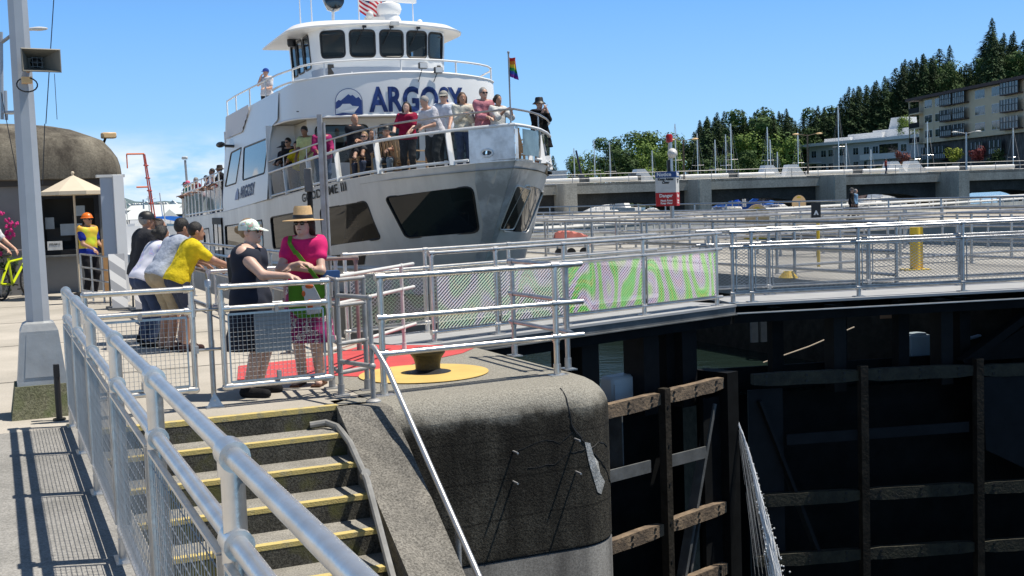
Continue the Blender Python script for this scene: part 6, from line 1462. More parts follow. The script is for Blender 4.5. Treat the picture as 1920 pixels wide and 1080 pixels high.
        m=MB(FF); c=hp(0,.01,.035); m.lathe(tuple(c),[(.12*s,-.005),(.122*s,.0),(.105*s,.008)]+[(.103*s*math.cos(a),.11*s*math.sin(a)) for a in [PI/2*i/7 for i in range(1,8)]],20,hm3@Matrix.Diagonal((1,1.18,1)).to_3x3()); m.build('helmet',hatcol,t)
    if shades:
        m=MB(FF)
        for k in(1,-1): m.ball(tuple(hp(k*.032,-.089,.008)),.026*s,10,(1,.35,.8),hm3); m.tube([tuple(hp(k*.055,-.082,.012)),tuple(hp(k*.082,.0,.010))],.004*s,4)
        m.tube([tuple(hp(-.02,-.095,.013)),tuple(hp(.02,-.095,.013))],.005*s,4); m.build('sunglasses','shades',t)
    elif face:
        for k in(1,-1):
            m=MB(FF); m.ball(tuple(hp(k*.031,-.083,.005)),.011*s,8,(1.2,.5,.7),hm3); m.build('eye','shades',t)
    if face or res<.013:
        m=MB(FF); m.tube([tuple(hp(-.022,-.090,-.053)),tuple(hp(0,-.0955,-.051)),tuple(hp(.022,-.090,-.053))],.0045*s,5); m.build('mouth','lips',t)
    t['_j']=[float(x) for x in hc]; 
    return t,dict(FF=FF,chest=chest,pel=pel,sh=sh,arms=arms,up=up,hp=hp,s=s)
LOOK=lambda px,Z:None
def standat(px,Y,z=0): q=at(px,400,Y); return frame(0,(q.x,Y,z))
grp_q='people leaning on the quay railing'
# -- two women by the gate
def patt(name,base,cols,sc=18):
    m,t,b=newmat(name); b.inputs['Roughness'].default_value=.85; g=t.nodes.new('ShaderNodeTexCoord'); v=_n(t,'ShaderNodeTexVoronoi',Scale=sc); t.links.new(g.outputs['Object'],v.inputs[0])
    n=_n(t,'ShaderNodeTexNoise',Scale=sc*.5,Detail=3); t.links.new(g.outputs['Object'],n.inputs[0]); r=t.nodes.new('ShaderNodeValToRGB'); r.color_ramp.interpolation='CONSTANT'; e=r.color_ramp.elements; e[0].position=0; e[0].color=base+(1,); e[1].position=.55; e[1].color=cols[0]+(1,)
    for i,c in enumerate(cols[1:]): k=e.new(.60+.05*i); k.color=c+(1,)
    k=e.new(.62+.05*len(cols)); k.color=base+(1,)
    t.links.new(n.outputs[0],r.inputs[0]); t.links.new(r.outputs[0],b.inputs['Base Color']); return m
M['capfloral']=patt('floral cap',(.72,.76,.70),[(.25,.50,.35),(.65,.35,.30),(.30,.45,.62)],34)
M['skirtpat']=patt('patterned skirt',(.30,.02,.14),[(.62,.58,.55),(.22,.02,.1),(.6,.5,.5)],26)
M['tiedye']=patt('tie dye',(.66,.67,.76),[(.50,.52,.75),(.66,.50,.66),(.45,.55,.72)],16)
M['straw']=mat('straw hat',(.66,.44,.22),.8,0,.12,60,.4,200); M['navyd']=mat('navy dress cloth',(.012,.017,.035),.9,0,.2,10)
M['pink']=mat('bright pink shirt',(.72,.01,.16),.85,0,.12,8,.1,80)
tA,a=person('woman in a sleeveless navy dress and floral cap resting her hand on the mesh gate',standat(462,10.25),1.58,R(80),.0085,.02,'skin4','h_blond',0,'cap','capfloral',True,dress=('navyd',.50,.15),sleeve=.0,armR=(-.17,-.42,1.055),poleR=(-.3,.6,-1),armL=(.10,.13,1.03),poleL=(.35,1,.05),w=1.22,bun=True,fingers=True,shoes=(.012,.012,.014))
m=MB(a['FF']); hpA=a['chest']; m.beam((-.02,.145,1.0),(-.02,.16,1.22),.10,.04,up=(0,1,0)); m.build('strap_pack','black',tA)
tB,b_=person('woman in a bright pink shirt and straw hat standing with folded arms',standat(568,10.75),1.62,R(-8),.0085,0,'skin4','h_brown',.16,'straw','straw',True,topm='pink',sleeve=.42,armL=(-.03,-.19,1.09),poleL=(1,-.1,-.7),armR=(.02,-.23,1.13),poleR=(-1,-.1,-.7),w=.90,head_yaw=R(-6),bare=True,dress=None,legs='skirtpat',leglen=.42,face=True,hem=.10)
sp_=b_['FF']
def ob(pts): return [Vector(p) for p in pts]
f=Fig(); zc=.86
for k in(1,-1): f.cone((k*.07,0,.90),(k*.10,0,.38),.12,.15,.08)
V,Fc=f.mesh(.012,[((0,0,.40),(0,0,-1)),((0,0,.98),(0,0,1))],.004); m=MB(sp_); m.v=[tuple(v) for v in V]; m.f=[tuple(q) for q in Fc]; m.mi=[0]*len(Fc); m.build('skirt','skirtpat',tB,smooth=60,fixn=False)
t=thing('shoulder_bag','green and white shoulder bag with orange fish worn by the woman in pink','bag',(.12,-.2,.65),0,None,sp_)
M['bgreen']=mat('green bag cloth',(.12,.34,.02),.8,0,.25,12); M['olive']=mat('olive strap',(.10,.13,.03),.8); M['orange']=mat('orange',(.70,.16,.04),.6)
m=MB(sp_); m.extr([(-.10,-.215,.96),(.24,-.195,.97),(.27,-.19,.70),(.20,-.20,.64),(-.02,-.215,.64),(-.10,-.22,.72)],(0,.05,0)); m.build('bag_body','bgreen',t,smooth=30)
m=MB(sp_); m.extr([(.03,-.222,.93),(.13,-.217,.95),(.20,-.21,.80),(.19,-.21,.68),(.07,-.22,.67)],(0,-.006,0)); m.build('white_print','white',t)
m=MB(sp_); m.ball((.10,-.232,.76),.035,10,(.8,.3,1.4)); m.build('fish_print','orange',t); m=MB(sp_); m.ball((.045,-.232,.86),.022,8,(.8,.3,1.2)); m.build('fish_print','orange',t); m=MB(sp_); m.ball((.10,-.228,.925),.03,8,(1.3,.3,.7)); m.build('fish_print','orange',t)
m=MB(sp_); m.beam((.20,-.20,.94),(-.03,-.172,1.24),.035,.006,up=(0,1,0)); m.beam((-.03,-.172,1.22),(-.10,-.125,1.315),.035,.006,up=(0,1,0)); m.beam((-.10,-.125,1.315),(-.125,-.01,1.375),.035,.006,up=(0,0,1)); m.build('strap','bgreen',t)
# -- group at the quay railing
person('man in a charcoal jacket and black cap looking over the quay railing',standat(262,14.8),1.70,R(128),.011,.16,'skin2','h_grey',0,'cap','black',False,top=(.035,.036,.042),sleeve=1.95,legs='denim',armL=(.14,-.42,.98),armR=(-.20,-.22,.86),w=1.12,group=grp_q)
person('person in dark clothes half hidden behind the man in the charcoal jacket',standat(282,15.6),1.60,R(115),.014,.2,'skin2','h_brown',.05,None,None,True,top=(.02,.02,.03),sleeve=1.9,legs='denim',group=grp_q)
person('woman in a white tie dye shirt with a hair clip leaning on the railing',standat(268,14.3),1.58,R(132),.011,.55,'skin2','h_black',.05,None,None,False,topm='tiedye',sleeve=.9,legs='denim',armL=(.12,-.62,.98),armR=(-.14,-.60,.98),w=1.05,head_pitch=-.1,group=grp_q,bun=True)
person('man in a pale blue grey shirt and khaki shorts leaning on the railing',standat(302,14.0),1.68,R(132),.011,.60,'skin2','h_black',0,None,None,False,top=(.40,.45,.55),sleeve=.6,legs=cloth((.40,.33,.22)),leglen=.48,armL=(.14,-.62,.98),armR=(-.14,-.62,.98),w=1.1,head_pitch=-.1,group=grp_q,bare=True)
tF,f_=person('boy in a yellow shirt and dark shorts leaning on the end of the railing',standat(332,13.75),1.60,R(122),.0095,.50,'skin2','h_black',0,None,None,False,top=(.75,.58,.02),sleeve=.62,legs=cloth((.05,.06,.09)),leglen=.46,armL=(.16,-.58,.97),armR=(-.20,-.56,.97),poleR=(-.8,.3,-.6),w=1.0,head_pitch=-.1,group=grp_q,shoes=(.04,.02,.02))
# ship people
def ship_at(px,py,h):
    y=3.
    for _ in range(80):
        zt=zd(y)+h-.13; d=CM.to_3x3()@Vector(((px-960)/2200,-(py-540)/2200,-1)); k=(zt-1.62)/d.z; p=S.inverted()@(Vector((0,0,1.62))+d*k); y=.75*y+.25*min(max(p.y,-1),32)
    return p.x,y
def sp(label,px,py,h=1.68,ydep=None,rot=0,**k):
    if ydep is None: x,y=ship_at(px,py,h)
    else:
        y=ydep; d=CM.to_3x3()@Vector(((px-960)/2200,-(py-540)/2200,-1)); o=S.inverted()@Vector((0,0,1.62)); dd=S.inverted().to_3x3()@d; tt=(y-o.y)/dd.y; x=(o+dd*tt).x
    lim=interp(HT,max(y-(.75 if k.get('sit') else 0),.9))-(.56 if k.get('sit') else (.36 if y>3.5 else .24))
    if y<10.3: x=max(-lim,min(lim,x))
    elif y>19: x=max(-2.74,x)
    loc=S@Vector((x,y,zd(y)-.13)); k.setdefault('group','passengers on the foredeck of the ship')
    person(label,frame(0,loc),h,rot,k.pop('res',.019),**k); return x,y
rail=lambda s=.0:dict(armL=(.16,-.36,1.0),armR=(-.16,-.36,1.0))
sp('passenger in a wide black and white hat at the left end of the foredeck railing',510,252,1.58,9.95,R(-20),lean=.2,skin='skin2',hair='h_black',hairlen=.2,hat='floppy',hatcol='black',shades=True,top=(.03,.03,.04),sleeve=1.3,legs=cloth((.25,.25,.25)),**rail())
sp('passenger with a shaved head and dark shirt leaning on the foredeck railing',530,250,1.66,9.5,R(-25),lean=.3,skin='skin2',hair='h_black',shades=True,top=(.02,.018,.018),sleeve=1.2,**rail())
sp('child in a black and yellow top leaning over the foredeck railing',548,258,1.5,8.9,R(-10),lean=.35,skin='skin2',top=(.65,.5,.02),sleeve=.6,legs='denim',**rail())
sp('man in a lime polo shirt looking down over the foredeck railing',563,227,1.78,8.2,R(-15),lean=.08,head_pitch=.35,skin='skin3',hair='h_black',top=(.60,.62,.28),sleeve=.6,legs=cloth((.22,.21,.16)),armL=(.15,-.35,1.0),armR=(-.12,-.38,.98))
sp('woman in a magenta blouse with long black hair behind the tall quay post',602,232,1.66,7.1,R(15),lean=.12,skin='skin3',hair='h_black',hairlen=.18,top=(.32,.02,.12),sleeve=1.5,w=1.15,**rail())
sp('bald man in a black polo shirt standing with folded arms on the foredeck',664,215,1.78,6.2,R(35),skin='skin2',hair='bald',top=(.015,.016,.022),sleeve=.6,armL=(-.08,-.24,1.15),armR=(.1,-.22,1.12),legs=cloth((.05,.05,.06)),w=1.1)
seat=[]
for lab,px,py,yd,kw in(('seated man in a grey polo shirt and jeans on a foredeck chair',638,252,4.9,dict(top=(.07,.075,.085),legs='denim',skin='skin2',hair='h_black')),('seated blond child with sunglasses beside the man in the black cap',681,250,5.4,dict(top=(.03,.03,.04),hair='h_blond',shades=True,skin='skin1')),('seated man in a black cap and pale jeans on a foredeck chair',698,246,4.3,dict(top=(.05,.05,.055),legs='denim_l',hat='cap',hatcol='black',skin='skin1',w=1.1)),('seated passenger under a wide black hat on the foredeck',722,252,4.6,dict(top=(.05,.045,.04),hat='floppy',hatcol='black',skin='skin1'))):
    x,y=sp(lab,px,py,1.7,yd,R(-8),sit=True,sleeve=.6,armL=(.12,-.34,.72),armR=(-.12,-.34,.72),**kw); chair(x,y+.05,R(-8),'wooden deck chair under the '+lab.split(' on ')[0].split(' beside ')[0].split(' under ')[0] if 'hat on' not in lab else 'wooden deck chair under the passenger with the wide black hat')
for px,yd,rz,lab in((742,4.4,R(160),'empty wooden deck chair facing away beside the woman in maroon'),(772,3.9,R(150),'empty wooden deck chair in front of the woman in maroon'),(1000,2.6,R(100),'empty wooden deck chair near the bow bulwark')):
    d=CM.to_3x3()@Vector(((px-960)/2200,-(300-540)/2200,-1)); o=S.inverted()@Vector((0,0,1.62)); dd=S.inverted().to_3x3()@d; x=(o+dd*((yd-o.y)/dd.y)).x; chair(x,yd,rz,lab)
sp('woman in a maroon top with long black hair leaning on the foredeck railing',762,193,1.66,3.4,R(-5),skin='skin4',hair='h_black',hairlen=.22,top=(.30,.01,.05),sleeve=.7,legs=cloth((.03,.03,.035)),armR=(-.22,-.32,1.05),armL=(.1,-.36,1.0))
sp('white haired man in a white shirt bending over the foredeck railing',812,192,1.72,2.55,R(-45),lean=.45,skin='skin1',hair='h_grey',top=(.62,.62,.68),sleeve=.65,legs=cloth((.03,.035,.04)),w=1.1,armL=(.14,-.42,.98),armR=(-.14,-.44,.98),head_pitch=.1)
sp('bearded man in a grey cap and white shirt behind the white haired man',832,182,1.82,2.9,R(-8),skin='skin1',hair='h_grey',hat='cap',hatcol=cloth((.35,.34,.31)),shades=True,top=(.60,.65,.74),sleeve=.65,legs=cloth((.03,.035,.04)),**rail())
sp('woman in a white jacket and jeans holding a phone on the foredeck',867,198,1.66,2.0,R(15),skin='skin2',hair='h_lbrown',hairlen=.10,top=(.62,.60,.52),sleeve=1.8,legs='denim',armL=(.05,-.3,1.18),armR=(-.05,-.3,1.18))
sp('grey haired passenger in a pink and grey jacket near the bow',906,182,1.72,1.75,R(25),skin='skin1',hair='h_grey',shades=True,top=(.50,.20,.24),sleeve=1.6,legs=cloth((.12,.16,.22)),armL=(.1,-.32,1.12),armR=(-.05,-.34,1.08))
sp('short dark haired passenger in white at the bow',933,198,1.55,1.55,R(40),skin='skin2',hair='h_black',hairlen=.04,top=(.62,.62,.6),sleeve=1.2,armL=(.1,-.3,1.2),armR=(-.05,-.3,1.2))
sp('person in a black cloak and bucket hat taking a photo at the bow railing',1012,187,1.66,2.9,R(25),skin='skin1',hair='h_black',hat='bucket',hatcol='black',shades=True,dress=(cloth((.008,.008,.009)),.35,.17),sleeve=1.6,armL=(.06,-.22,1.40),armR=(-.02,-.24,1.38),poleL=(.3,.1,-1),poleR=(-.3,.1,-1),w=1.1)
grp='passengers crowding the stern railing'
for lab,px,py,h,yd,kw in(('stern passenger in a green shirt and dark cap at the left end of the railing',338,322,1.7,30.2,dict(top=(.02,.32,.10),hat='cap',hatcol='black',skin='skin1')),('stern passenger in a teal top and pink cap',349,322,1.7,29.2,dict(top=(.04,.12,.16),hat='cap',hatcol=cloth((.75,.18,.28)),skin='skin1')),('child in a blue cap leaning out at the stern',334,337,1.45,30.6,dict(top=(.25,.06,.05),hat='cap',hatcol=cloth((.03,.05,.2)),skin='skin3')),('stern passenger in pale blue between the pink cap and the maroon shirt',362,331,1.5,27.6,dict(top=(.35,.5,.65),hair='h_blond',skin='skin4')),('white haired stern passenger in a maroon shirt',371,319,1.7,26.4,dict(top=(.20,.02,.04),hair='h_grey',skin='skin1')),('stern passenger with a black bun leaning over the railing',390,321,1.62,23.4,dict(top=(.35,.05,.08),hair='h_black',skin='skin2',bun=True)),('tall stern passenger looking out beside the dark hat',395,303,1.8,22.6,dict(top=(.3,.35,.5),hair='h_black',skin='skin3',lean=.05)),('stern passenger in a dark jacket and dark bucket hat by the cabin wall',406,301,1.78,20.6,dict(top=(.015,.015,.02),hat='bucket',hatcol=cloth((.05,.04,.035)),skin='skin3',lean=.05)),('stern passenger in red with arms over the railing',400,327,1.5,21.4,dict(top=(.30,.03,.05),hair='h_grey',skin='skin4'))):
    kw.setdefault('lean',.35); sp(lab,px,py,h,yd,R(-62),res=.026,sleeve=.65,group=grp,armL=(.15,-.42,1.05),armR=(-.15,-.42,1.05),**kw)
q=at(500,160,36.2); person('crew member in a white shirt and blue cap standing on the bridge wing',frame(0,(q.x,36.2,4.2)),1.76,R(-25),.019,0,'skin1','h_brown',0,'cap',cloth((.02,.06,.30)),False,top=(.68,.68,.72),sleeve=.6,legs=cloth((.02,.02,.03)),armR=(-.05,-.22,1.45),armL=(.12,-.3,1.1))
q=at(664,440,27.6); person('man in a dark hat sitting inside the main cabin',frame(0,(q.x,27.6,-.3)),1.75,R(40),.022,0,'skin1','h_black',0,'bucket','black',False,top=(.02,.05,.15),sit=False,sleeve=.6)
# walking couple, bridge walker
q=at(1618,412,60); person('walking person in black on the far walkway',frame(0,(q.x,62,0)),1.76,R(60),.03,.05,'skin1','h_grey',0,'cap',cloth((.1,.1,.1)),False,top=(.02,.02,.02),sleeve=1.9,legs=cloth((.02,.02,.02)),stride=.22,group='couple walking on the far walkway')
q=at(1632,412,60); person('walking person in a pale blue jacket on the far walkway',frame(0,(q.x,62.6,0)),1.68,R(60),.03,.05,'skin1','h_grey',0,None,None,False,top=(.16,.30,.48),sleeve=1.9,legs=cloth((.02,.02,.02)),stride=.2,group='couple walking on the far walkway')
q=at(1661,330,BY+3); person('person with a red top crossing the far bridge',frame(0,(q.x,BY+3,zt_)),1.75,R(90),.04,0,'skin3','h_black',0,top=(.4,.06,.04))
# ================================================================ LEFT SIDE: hut, lamp, barricades, bicycle, flowers
M['hutw']=mat('grey hut wall',(.20,.20,.20),.8,0,.15,1.5)
M['dome']=concrete('stained dome concrete',(.22,.20,.16),(.05,.043,.035),.3,1.7,streak=True,bump=.5,fine=25)
t=thing('round_roofed_hut','small concrete lock hut with a stained domed roof and a ticket window','hut',(0,27,0),0,None,L)
m=MB(L); holes=[rpoly([(1.0,.92),(2.02,.92),(2.02,2.02),(1.0,2.02)],.01,1)]
skin(m,lambda x,z:Vector((x,27,z)),[(-3.8,0),(2.35,0),(2.35,2.62),(-3.8,2.62)],holes,1.0); m.box2((2.3,27.001,0),(2.35,33,2.6)); m.box2((-3.8,32.9,0),(2.35,33,2.6)); m.build('wall','hutw',t,smooth=0)
m=MB(L); pr=[(1.04,2.42),(1.06,2.44),(1.06,2.52),(1.06,2.56),(1.055,2.72),(1.04,2.9),(1.01,3.1),(.96,3.30),(.90,3.45),(.80,3.58),(.68,3.67),(.5,3.74),(.3,3.78),(.0,3.80)]
cxx,cyy,ax_,ay_=-.7,30.1,3.2,3.15; rings=[]
for k,z in pr:
    ring=[]
    for i in range(48):
        a=2*PI*i/48; c,s_=math.cos(a),math.sin(a); p_=14.0 if k>1.03 else (9.0 if k>.9 else 4.5); rr=(abs(c)**p_+abs(s_)**p_)**(-1/p_); ring.append((cxx+ax_*k*rr*c,cyy+ay_*k*rr*s_,z))
    rings.append(ring)
vs=[p for r in rings for p in r]; fs=[]
for i in range(len(pr)-1):
    for j in range(48): a=i*48+j;b=i*48+(j+1)%48; fs.append((a,b,b+48,a+48))
m.add(vs,fs); m.build('roof','dome',t,smooth=60)
m=MB(L); m.box2((-4.0,26.86,2.30),(2.55,26.99,2.44)); m.build('eave_board',mat('dark eave',(.04,.035,.03),.8),t)
m=MB(L); m.box2((.9,26.95,.82),(2.12,27.05,.92)); m.box2((.9,26.95,2.02),(2.12,27.05,2.1)); m.box2((.9,26.95,.92),(1.0,27.05,2.02)); m.box2((2.02,26.95,.92),(2.12,27.05,2.02)); k=m.build('window_frame','blackm',t)
m=MB(L); m.box2((.8,26.7,.78),(2.1,26.96,.815)); m.build('counter','steel_mid',t)
m=MB(L); m.box2((1.0,27.06,.92),(2.02,27.9,.93)); m.box2((-1,27.9,.0),(2.2,27.95,2.5)); m.box((1.3,27.5,1.25),(.5,.05,.3)); m.box((1.7,27.5,1.5),(.2,.05,.3)); m.build('dark_interior','inner',t)
m=MB(L); m.box((1.18,26.93,1.02),(.30,.02,.19)); k=m.build('notice_board','whitem',t)
text('lettering','STEAM C',.055,'black',k,plane_m(L@Vector((1.18,26.915,1.05)),L.to_3x3()@Vector((1,0,0))),bold=.001); text('lettering','closed' if False else '- - - -',.03,'black',k,plane_m(L@Vector((1.18,26.915,.985)),L.to_3x3()@Vector((1,0,0))))
for x,z,w_,h_ in((1.12,1.5,.18,.25),(1.55,1.35,.45,.25),(1.75,1.75,.2,.22)): m=MB(L); m.box((x,27.25,z),(w_,.01,h_)); m.build('poster','curtain',t)
m=MB(L); m.tube([(2.30,28.2,3.0),(2.45,28.1,3.40)],.03,6); k=m.build('flood_light_bracket','black',t); m=MB(L); m.box((2.5,28.0,3.42),(.30,.22,.13),rz=.2,bev=.02); m.build('flood_light','tanp',t)
# umbrella
M['canvas']=mat('cream canvas',(.60,.52,.40),.85,0,.06,3)
t=thing('parasol','cream canvas parasol in front of the hut window','umbrella',(1.52,25.2,0),0,None,L)
m=MB(L); n=8; vs=[(1.52,25.2,2.46)]; 
for i in range(n): a=2*PI*i/n+.3; vs.append((1.52+.66*math.cos(a),25.2+.66*math.sin(a),2.13))
for i in range(n): a=2*PI*i/n+.3; vs.append((1.52+.66*math.cos(a),25.2+.66*math.sin(a),2.06))
m.add(vs,[(0,1+i,1+(i+1)%n) for i in range(n)]+[(1+i,1+(i+1)%n,9+(i+1)%n,9+i) for i in range(n)]); m.build('canopy','canvas',t,smooth=0)
m=MB(L); m.tube([(1.52,25.2,0),(1.52,25.2,2.5)],.022,8); m.ball((1.52,25.2,2.5),.035); m.build('pole','canvas',t); m=MB(L); m.lathe((1.52,25.2,0),[(.22,0),(.22,.06),(.05,.1)],14); m.build('base','blackm',t)
# pylon + barricade
t=thing('sign_pylon','tall white boxed pylon with grey side panels beside the hut','pylon',(2.08,23,0),0,None,L)
m=MB(L); m.box2((2.08,22.9,0),(2.26,23.2,2.36)); m.build('column','white',t); m=MB(L); m.box2((1.86,23.05,.85),(2.078,23.12,2.33)); m.build('side_panel','panel_g',t); m=MB(L); m.box2((1.80,23.0,2.33),(2.30,23.25,2.38)); m.build('cap','whitem',t)
M['stripe']=None
m_,t_,b__=newmat('striped barricade'); g_=t_.nodes.new('ShaderNodeTexCoord'); w_=_n(t_,'ShaderNodeTexWave',Scale=1.5); w_.bands_direction='DIAGONAL'; t_.links.new(g_.outputs['Object'],w_.inputs[0]); r_=t_.nodes.new('ShaderNodeValToRGB'); r_.color_ramp.interpolation='CONSTANT'; r_.color_ramp.elements[1].position=.5; r_.color_ramp.elements[0].color=(.33,.34,.36,1); r_.color_ramp.elements[1].color=(.72,.72,.71,1); t_.links.new(w_.outputs[1],r_.inputs[0]); t_.links.new(r_.outputs[0],b__.inputs['Base Color']); M['stripe']=m_
for k,(x,y,lab) in enumerate(((1.92,21.2,'white and grey striped barricade panel leaning in front of the pylon'),(2.24,20.6,'second striped barricade panel standing right of the leaning one'))):
    t=thing('barricade',lab,'barricade',(x,y,0),0,None,L); m=MB(L); m.beam((x,y,0),(x,y+.25,.95),.26,.03,up=(0,1,0)); m.build('striped_panel','stripe',t); m=MB(L); m.beam((x-.12,y+.5,0),(x-.12,y+.25,.95),.03,.03,up=(0,1,0)); m.beam((x+.12,y+.5,0),(x+.12,y+.25,.95),.03,.03,up=(0,1,0)); m.box((x,y+.2,.02),(.4,.6,.03)); m.build('stand','steel_mid',t)
t=thing('barrier_rack','low grey pipe fence in front of the hi-vis worker','railing',(1.5,23.6,0),0,None,L)
P0,P1=Vector((1.50,24.1,0)),Vector((1.98,22.6,0))
for z in(.85,.6,.38,.15): m=MB(L); m.tube([P0+Vector((0,0,z+.05)),P1+Vector((0,0,z))],.018,6); m.build('rail','galv_old',t)
for f in(0,.33,.66,1): p=P0.lerp(P1,f); m=MB(L); m.tube([p,p+Vector((0,0,.9-.05*f))],.02,6); m.build('upright','galv',t)
m=MB(L); m.box((1.92,23.6,.62),(.12,.04,1.1),bev=.01); single('wooden_board',m,mat('pale plywood',(.50,.28,.12),.7,0,.15,5),'pale wooden board standing beside the hi-vis worker','board',(1.92,23.6,0))
t=thing('boarding_ladder','red and orange steel ladder frame rising behind the pylon','ladder',(2.9,26,0),0,None,L)
m=MB(L); m.tube([(2.66,26,2.9),(3.02,26,2.9)],.02,6); m.tube([(2.66,26,2.9),(2.66,26,2.6)],.014,6); m.tube([(2.82,26,2.2),(3.05,26,2.2)],.02,6); m.build('orange_frame','orange',t)
m=MB(L); m.tube([(3.0,26,2.9),(3.22,26,.3)],.016,6); m.tube([(3.05,26.2,2.9),(3.32,26.2,.3)],.016,6)
for k in range(9): z=.5+.27*k; m.tube([(3.2-.085*z*.9,26,z),(3.32-.09*z*.9,26.2,z)],.016,5)
m.build('red_rails',mat('red paint steel',(.48,.09,.07),.5),t)
m=MB(L); m.box((2.35,20.4,.55),(.12,.10,1.1)); m.box((2.35,20.34,.7),(.1,.02,.16)); single('safety_post',m,'orange','small orange and white safety post among the barricades','post',(2.35,20.4,0))
m=MB(L); m.lathe((2.55,19.6,0),[(.14,0),(.14,.02),(.09,.03),(.03,.32),(.02,.33)],14); single('traffic_cone',m,'orange','small orange traffic cone by the leaning group','cone',(2.55,19.6,0))
# lamp post
M['cast']=mat('cast aluminium',(.42,.44,.45),.45,.5,.2,6,.08,30); M['polep']=mat('pale painted pole',(.40,.44,.49),.5,.1,.15,2.5)
lx,ly=.29,10.42
t=thing('lamp_post','tall grey octagonal lamp post on a cast base and mossy concrete block','lamp post',(lx,ly,0),0,None,L)
def frust(m,c,w0,w1,z0,z1,n=4,ro=PI/4): m.lathe(c,[(w0/2/math.cos(PI/n),z0),(w1/2/math.cos(PI/n),z1)],n,Matrix.Rotation(ro,3,'Z'))
m=MB(L); frust(m,(lx,ly,0),.50,.42,0,.265); m.build('concrete_block','moss',t,smooth=0)
m=MB(L); m.lathe((lx,ly,0),[(.27,.265),(.262,.30),(.205,.70),(.17,.76),(.13,.775)],4,Matrix.Rotation(PI/4,3,'Z')); k=m.build('cast_base','cast',t,smooth=0)
m=MB(L); m.extr([(lx-.13,ly-.183,.33),(lx+.13,ly-.183,.33),(lx+.10,ly-.143,.68),(lx-.10,ly-.143,.68)],(0,-.007,0)); m.build('access_door','cast',k,smooth=0)
m=MB(L); m.lathe((lx,ly,0),[(.098,.77),(.080,3.4),(.055,8.5)],8,Matrix.Rotation(PI/8,3,'Z')); m.build('shaft','polep',t,smooth=0)
m=MB(L); m.tube([(lx,ly,8.4),(lx+.9,ly,8.7)],.04,8); m.ball((lx+1.1,ly,8.68),.25,10,(1.4,.6,.35)); m.build('lamp_head','whitem',t)
m=MB(L); m.tube([(lx+.10,ly-.42,.0),(lx+.10,ly-.42,.42)],.024,8); m.box((lx+.10,ly-.42,.40),(.045,.05,.10)); m.lathe((lx+.1,ly-.42,0),[(.05,0),(.05,.015)],10); single('standpipe',m,'black','short black standpipe standing in front of the mossy lamp base','pipe',(lx+.1,ly-.42,0))
t=thing('horn_loudspeaker','rectangular horn loudspeaker strapped to the lamp post','loudspeaker',(lx+.12,ly-.25,2.86),0,None,L)
hc_=Vector((lx+.115,ly-.26,2.86)); dirv=Vector((.18,-1,0)).normalized(); rx=Vector((1,.18,0)).normalized(); 
def rect(c,w,h): return [c-rx*w/2-Vector((0,0,h/2)),c+rx*w/2-Vector((0,0,h/2)),c+rx*w/2+Vector((0,0,h/2)),c-rx*w/2+Vector((0,0,h/2))]
m=MB(L); A_=rect(hc_+dirv*.12,.30,.185);A2_=rect(hc_+dirv*.125,.285,.17); B_=rect(hc_-dirv*.10,.13,.09); B2_=rect(hc_-dirv*.08,.11,.075)
vs=A_+A2_+B_+B2_; fs=[]
for i in range(4): j=(i+1)%4; fs+=[(i,j,4+j,4+i),(i,8+i,8+j,j),(4+i,4+j,12+j,12+i)]
fs+=[(8,9,10,11),(12,13,14,15)]; m.add(vs,fs); m.build('horn',mat('beige horn',(.22,.21,.18),.6),t,smooth=0)
m=MB(L); c=hc_-dirv*.02
for i in range(-1,2): m.beam(c+rx*.035*i-Vector((0,0,.042)),c+rx*.035*i+Vector((0,0,.042)),.005,.005,up=(0,1,0)); m.beam(c-rx*.05+Vector((0,0,.035*i)),c+rx*.05+Vector((0,0,.035*i)),.005,.005)
m.build('grille','steel_mid',t)
m=MB(L); m.ball(hc_-dirv*.06,.045,10); m.build('driver','black',t)
m=MB(L); m.tube([hc_-dirv*.1-Vector((0,0,.0)),Vector((lx,ly,2.80))],.03,6); m.box((lx+.03,ly-.12,2.73),(.08,.08,.05)); m.build('bracket','tanp',t)
m=MB(L); m.tube([hc_+Vector((-.09,0,-.12))+Vector((.07*math.cos(a)*1.1,0,.07*math.sin(a)*.8-.06)) for a in [PI*.7+PI*1.7*i/14 for i in range(15)]],.006,5); m.build('cable','black',t)
# halyard wires and small masts at the left
for k,(a_,b__2,lab) in enumerate(((((102,-20),19),((86,232),19),'dark wire hanging from above to the hut roof beside the lamp post'),(((84,232),19),((80,345),19),'lower part of the dark wire in front of the hut'),(((102,138),19),((107,224),19),'thin wire from the loudspeaker height to the hut roof'),(((2,173),22),((35,345),22),'wire slanting down in front of the hut wall at the far left'))):
    m=MB(); p,q_=at(*a_[0],a_[1]),at(*b__2[0],b__2[1]); m.tube([p,q_],.008 if k!=2 else .005,4); single('guy_wire',m,'black',lab,'wire',tuple(q_))
for k,(pa,pb,Y,lab) in enumerate((((2,60),(4,224),34,'thin grey mast at the left edge of the picture'),((10,170),(12,225),36,'short mast with a small lamp behind the hut roof'))):
    m=MB(); p,q_=at(*pa,Y),at(*pb,Y); m.tube([q_,p],.05,6); m.box((q_.x+.3,q_.y,q_.z+.2),(.5,.3,.06)); single('signal_mast',m,'polep',lab,'mast',tuple(q_))
q=at(-25,400,34); t=thing('street_lamp','curved arm street lamp beyond the lamp post','street lamp',(q.x,34,0)); m=MB(); m.tube([(q.x,34,0),(q.x,34,6.0),at(0,82,34),at(30,60,34)],.05,6); m.build('pole','galv',t); m=MB(); p=at(72,54,34); m.ball(p,.28,12,(1,.5,.2)); m.tube([at(50,55,34),p],.05,6); m.build('lamp_head','whitem',t)
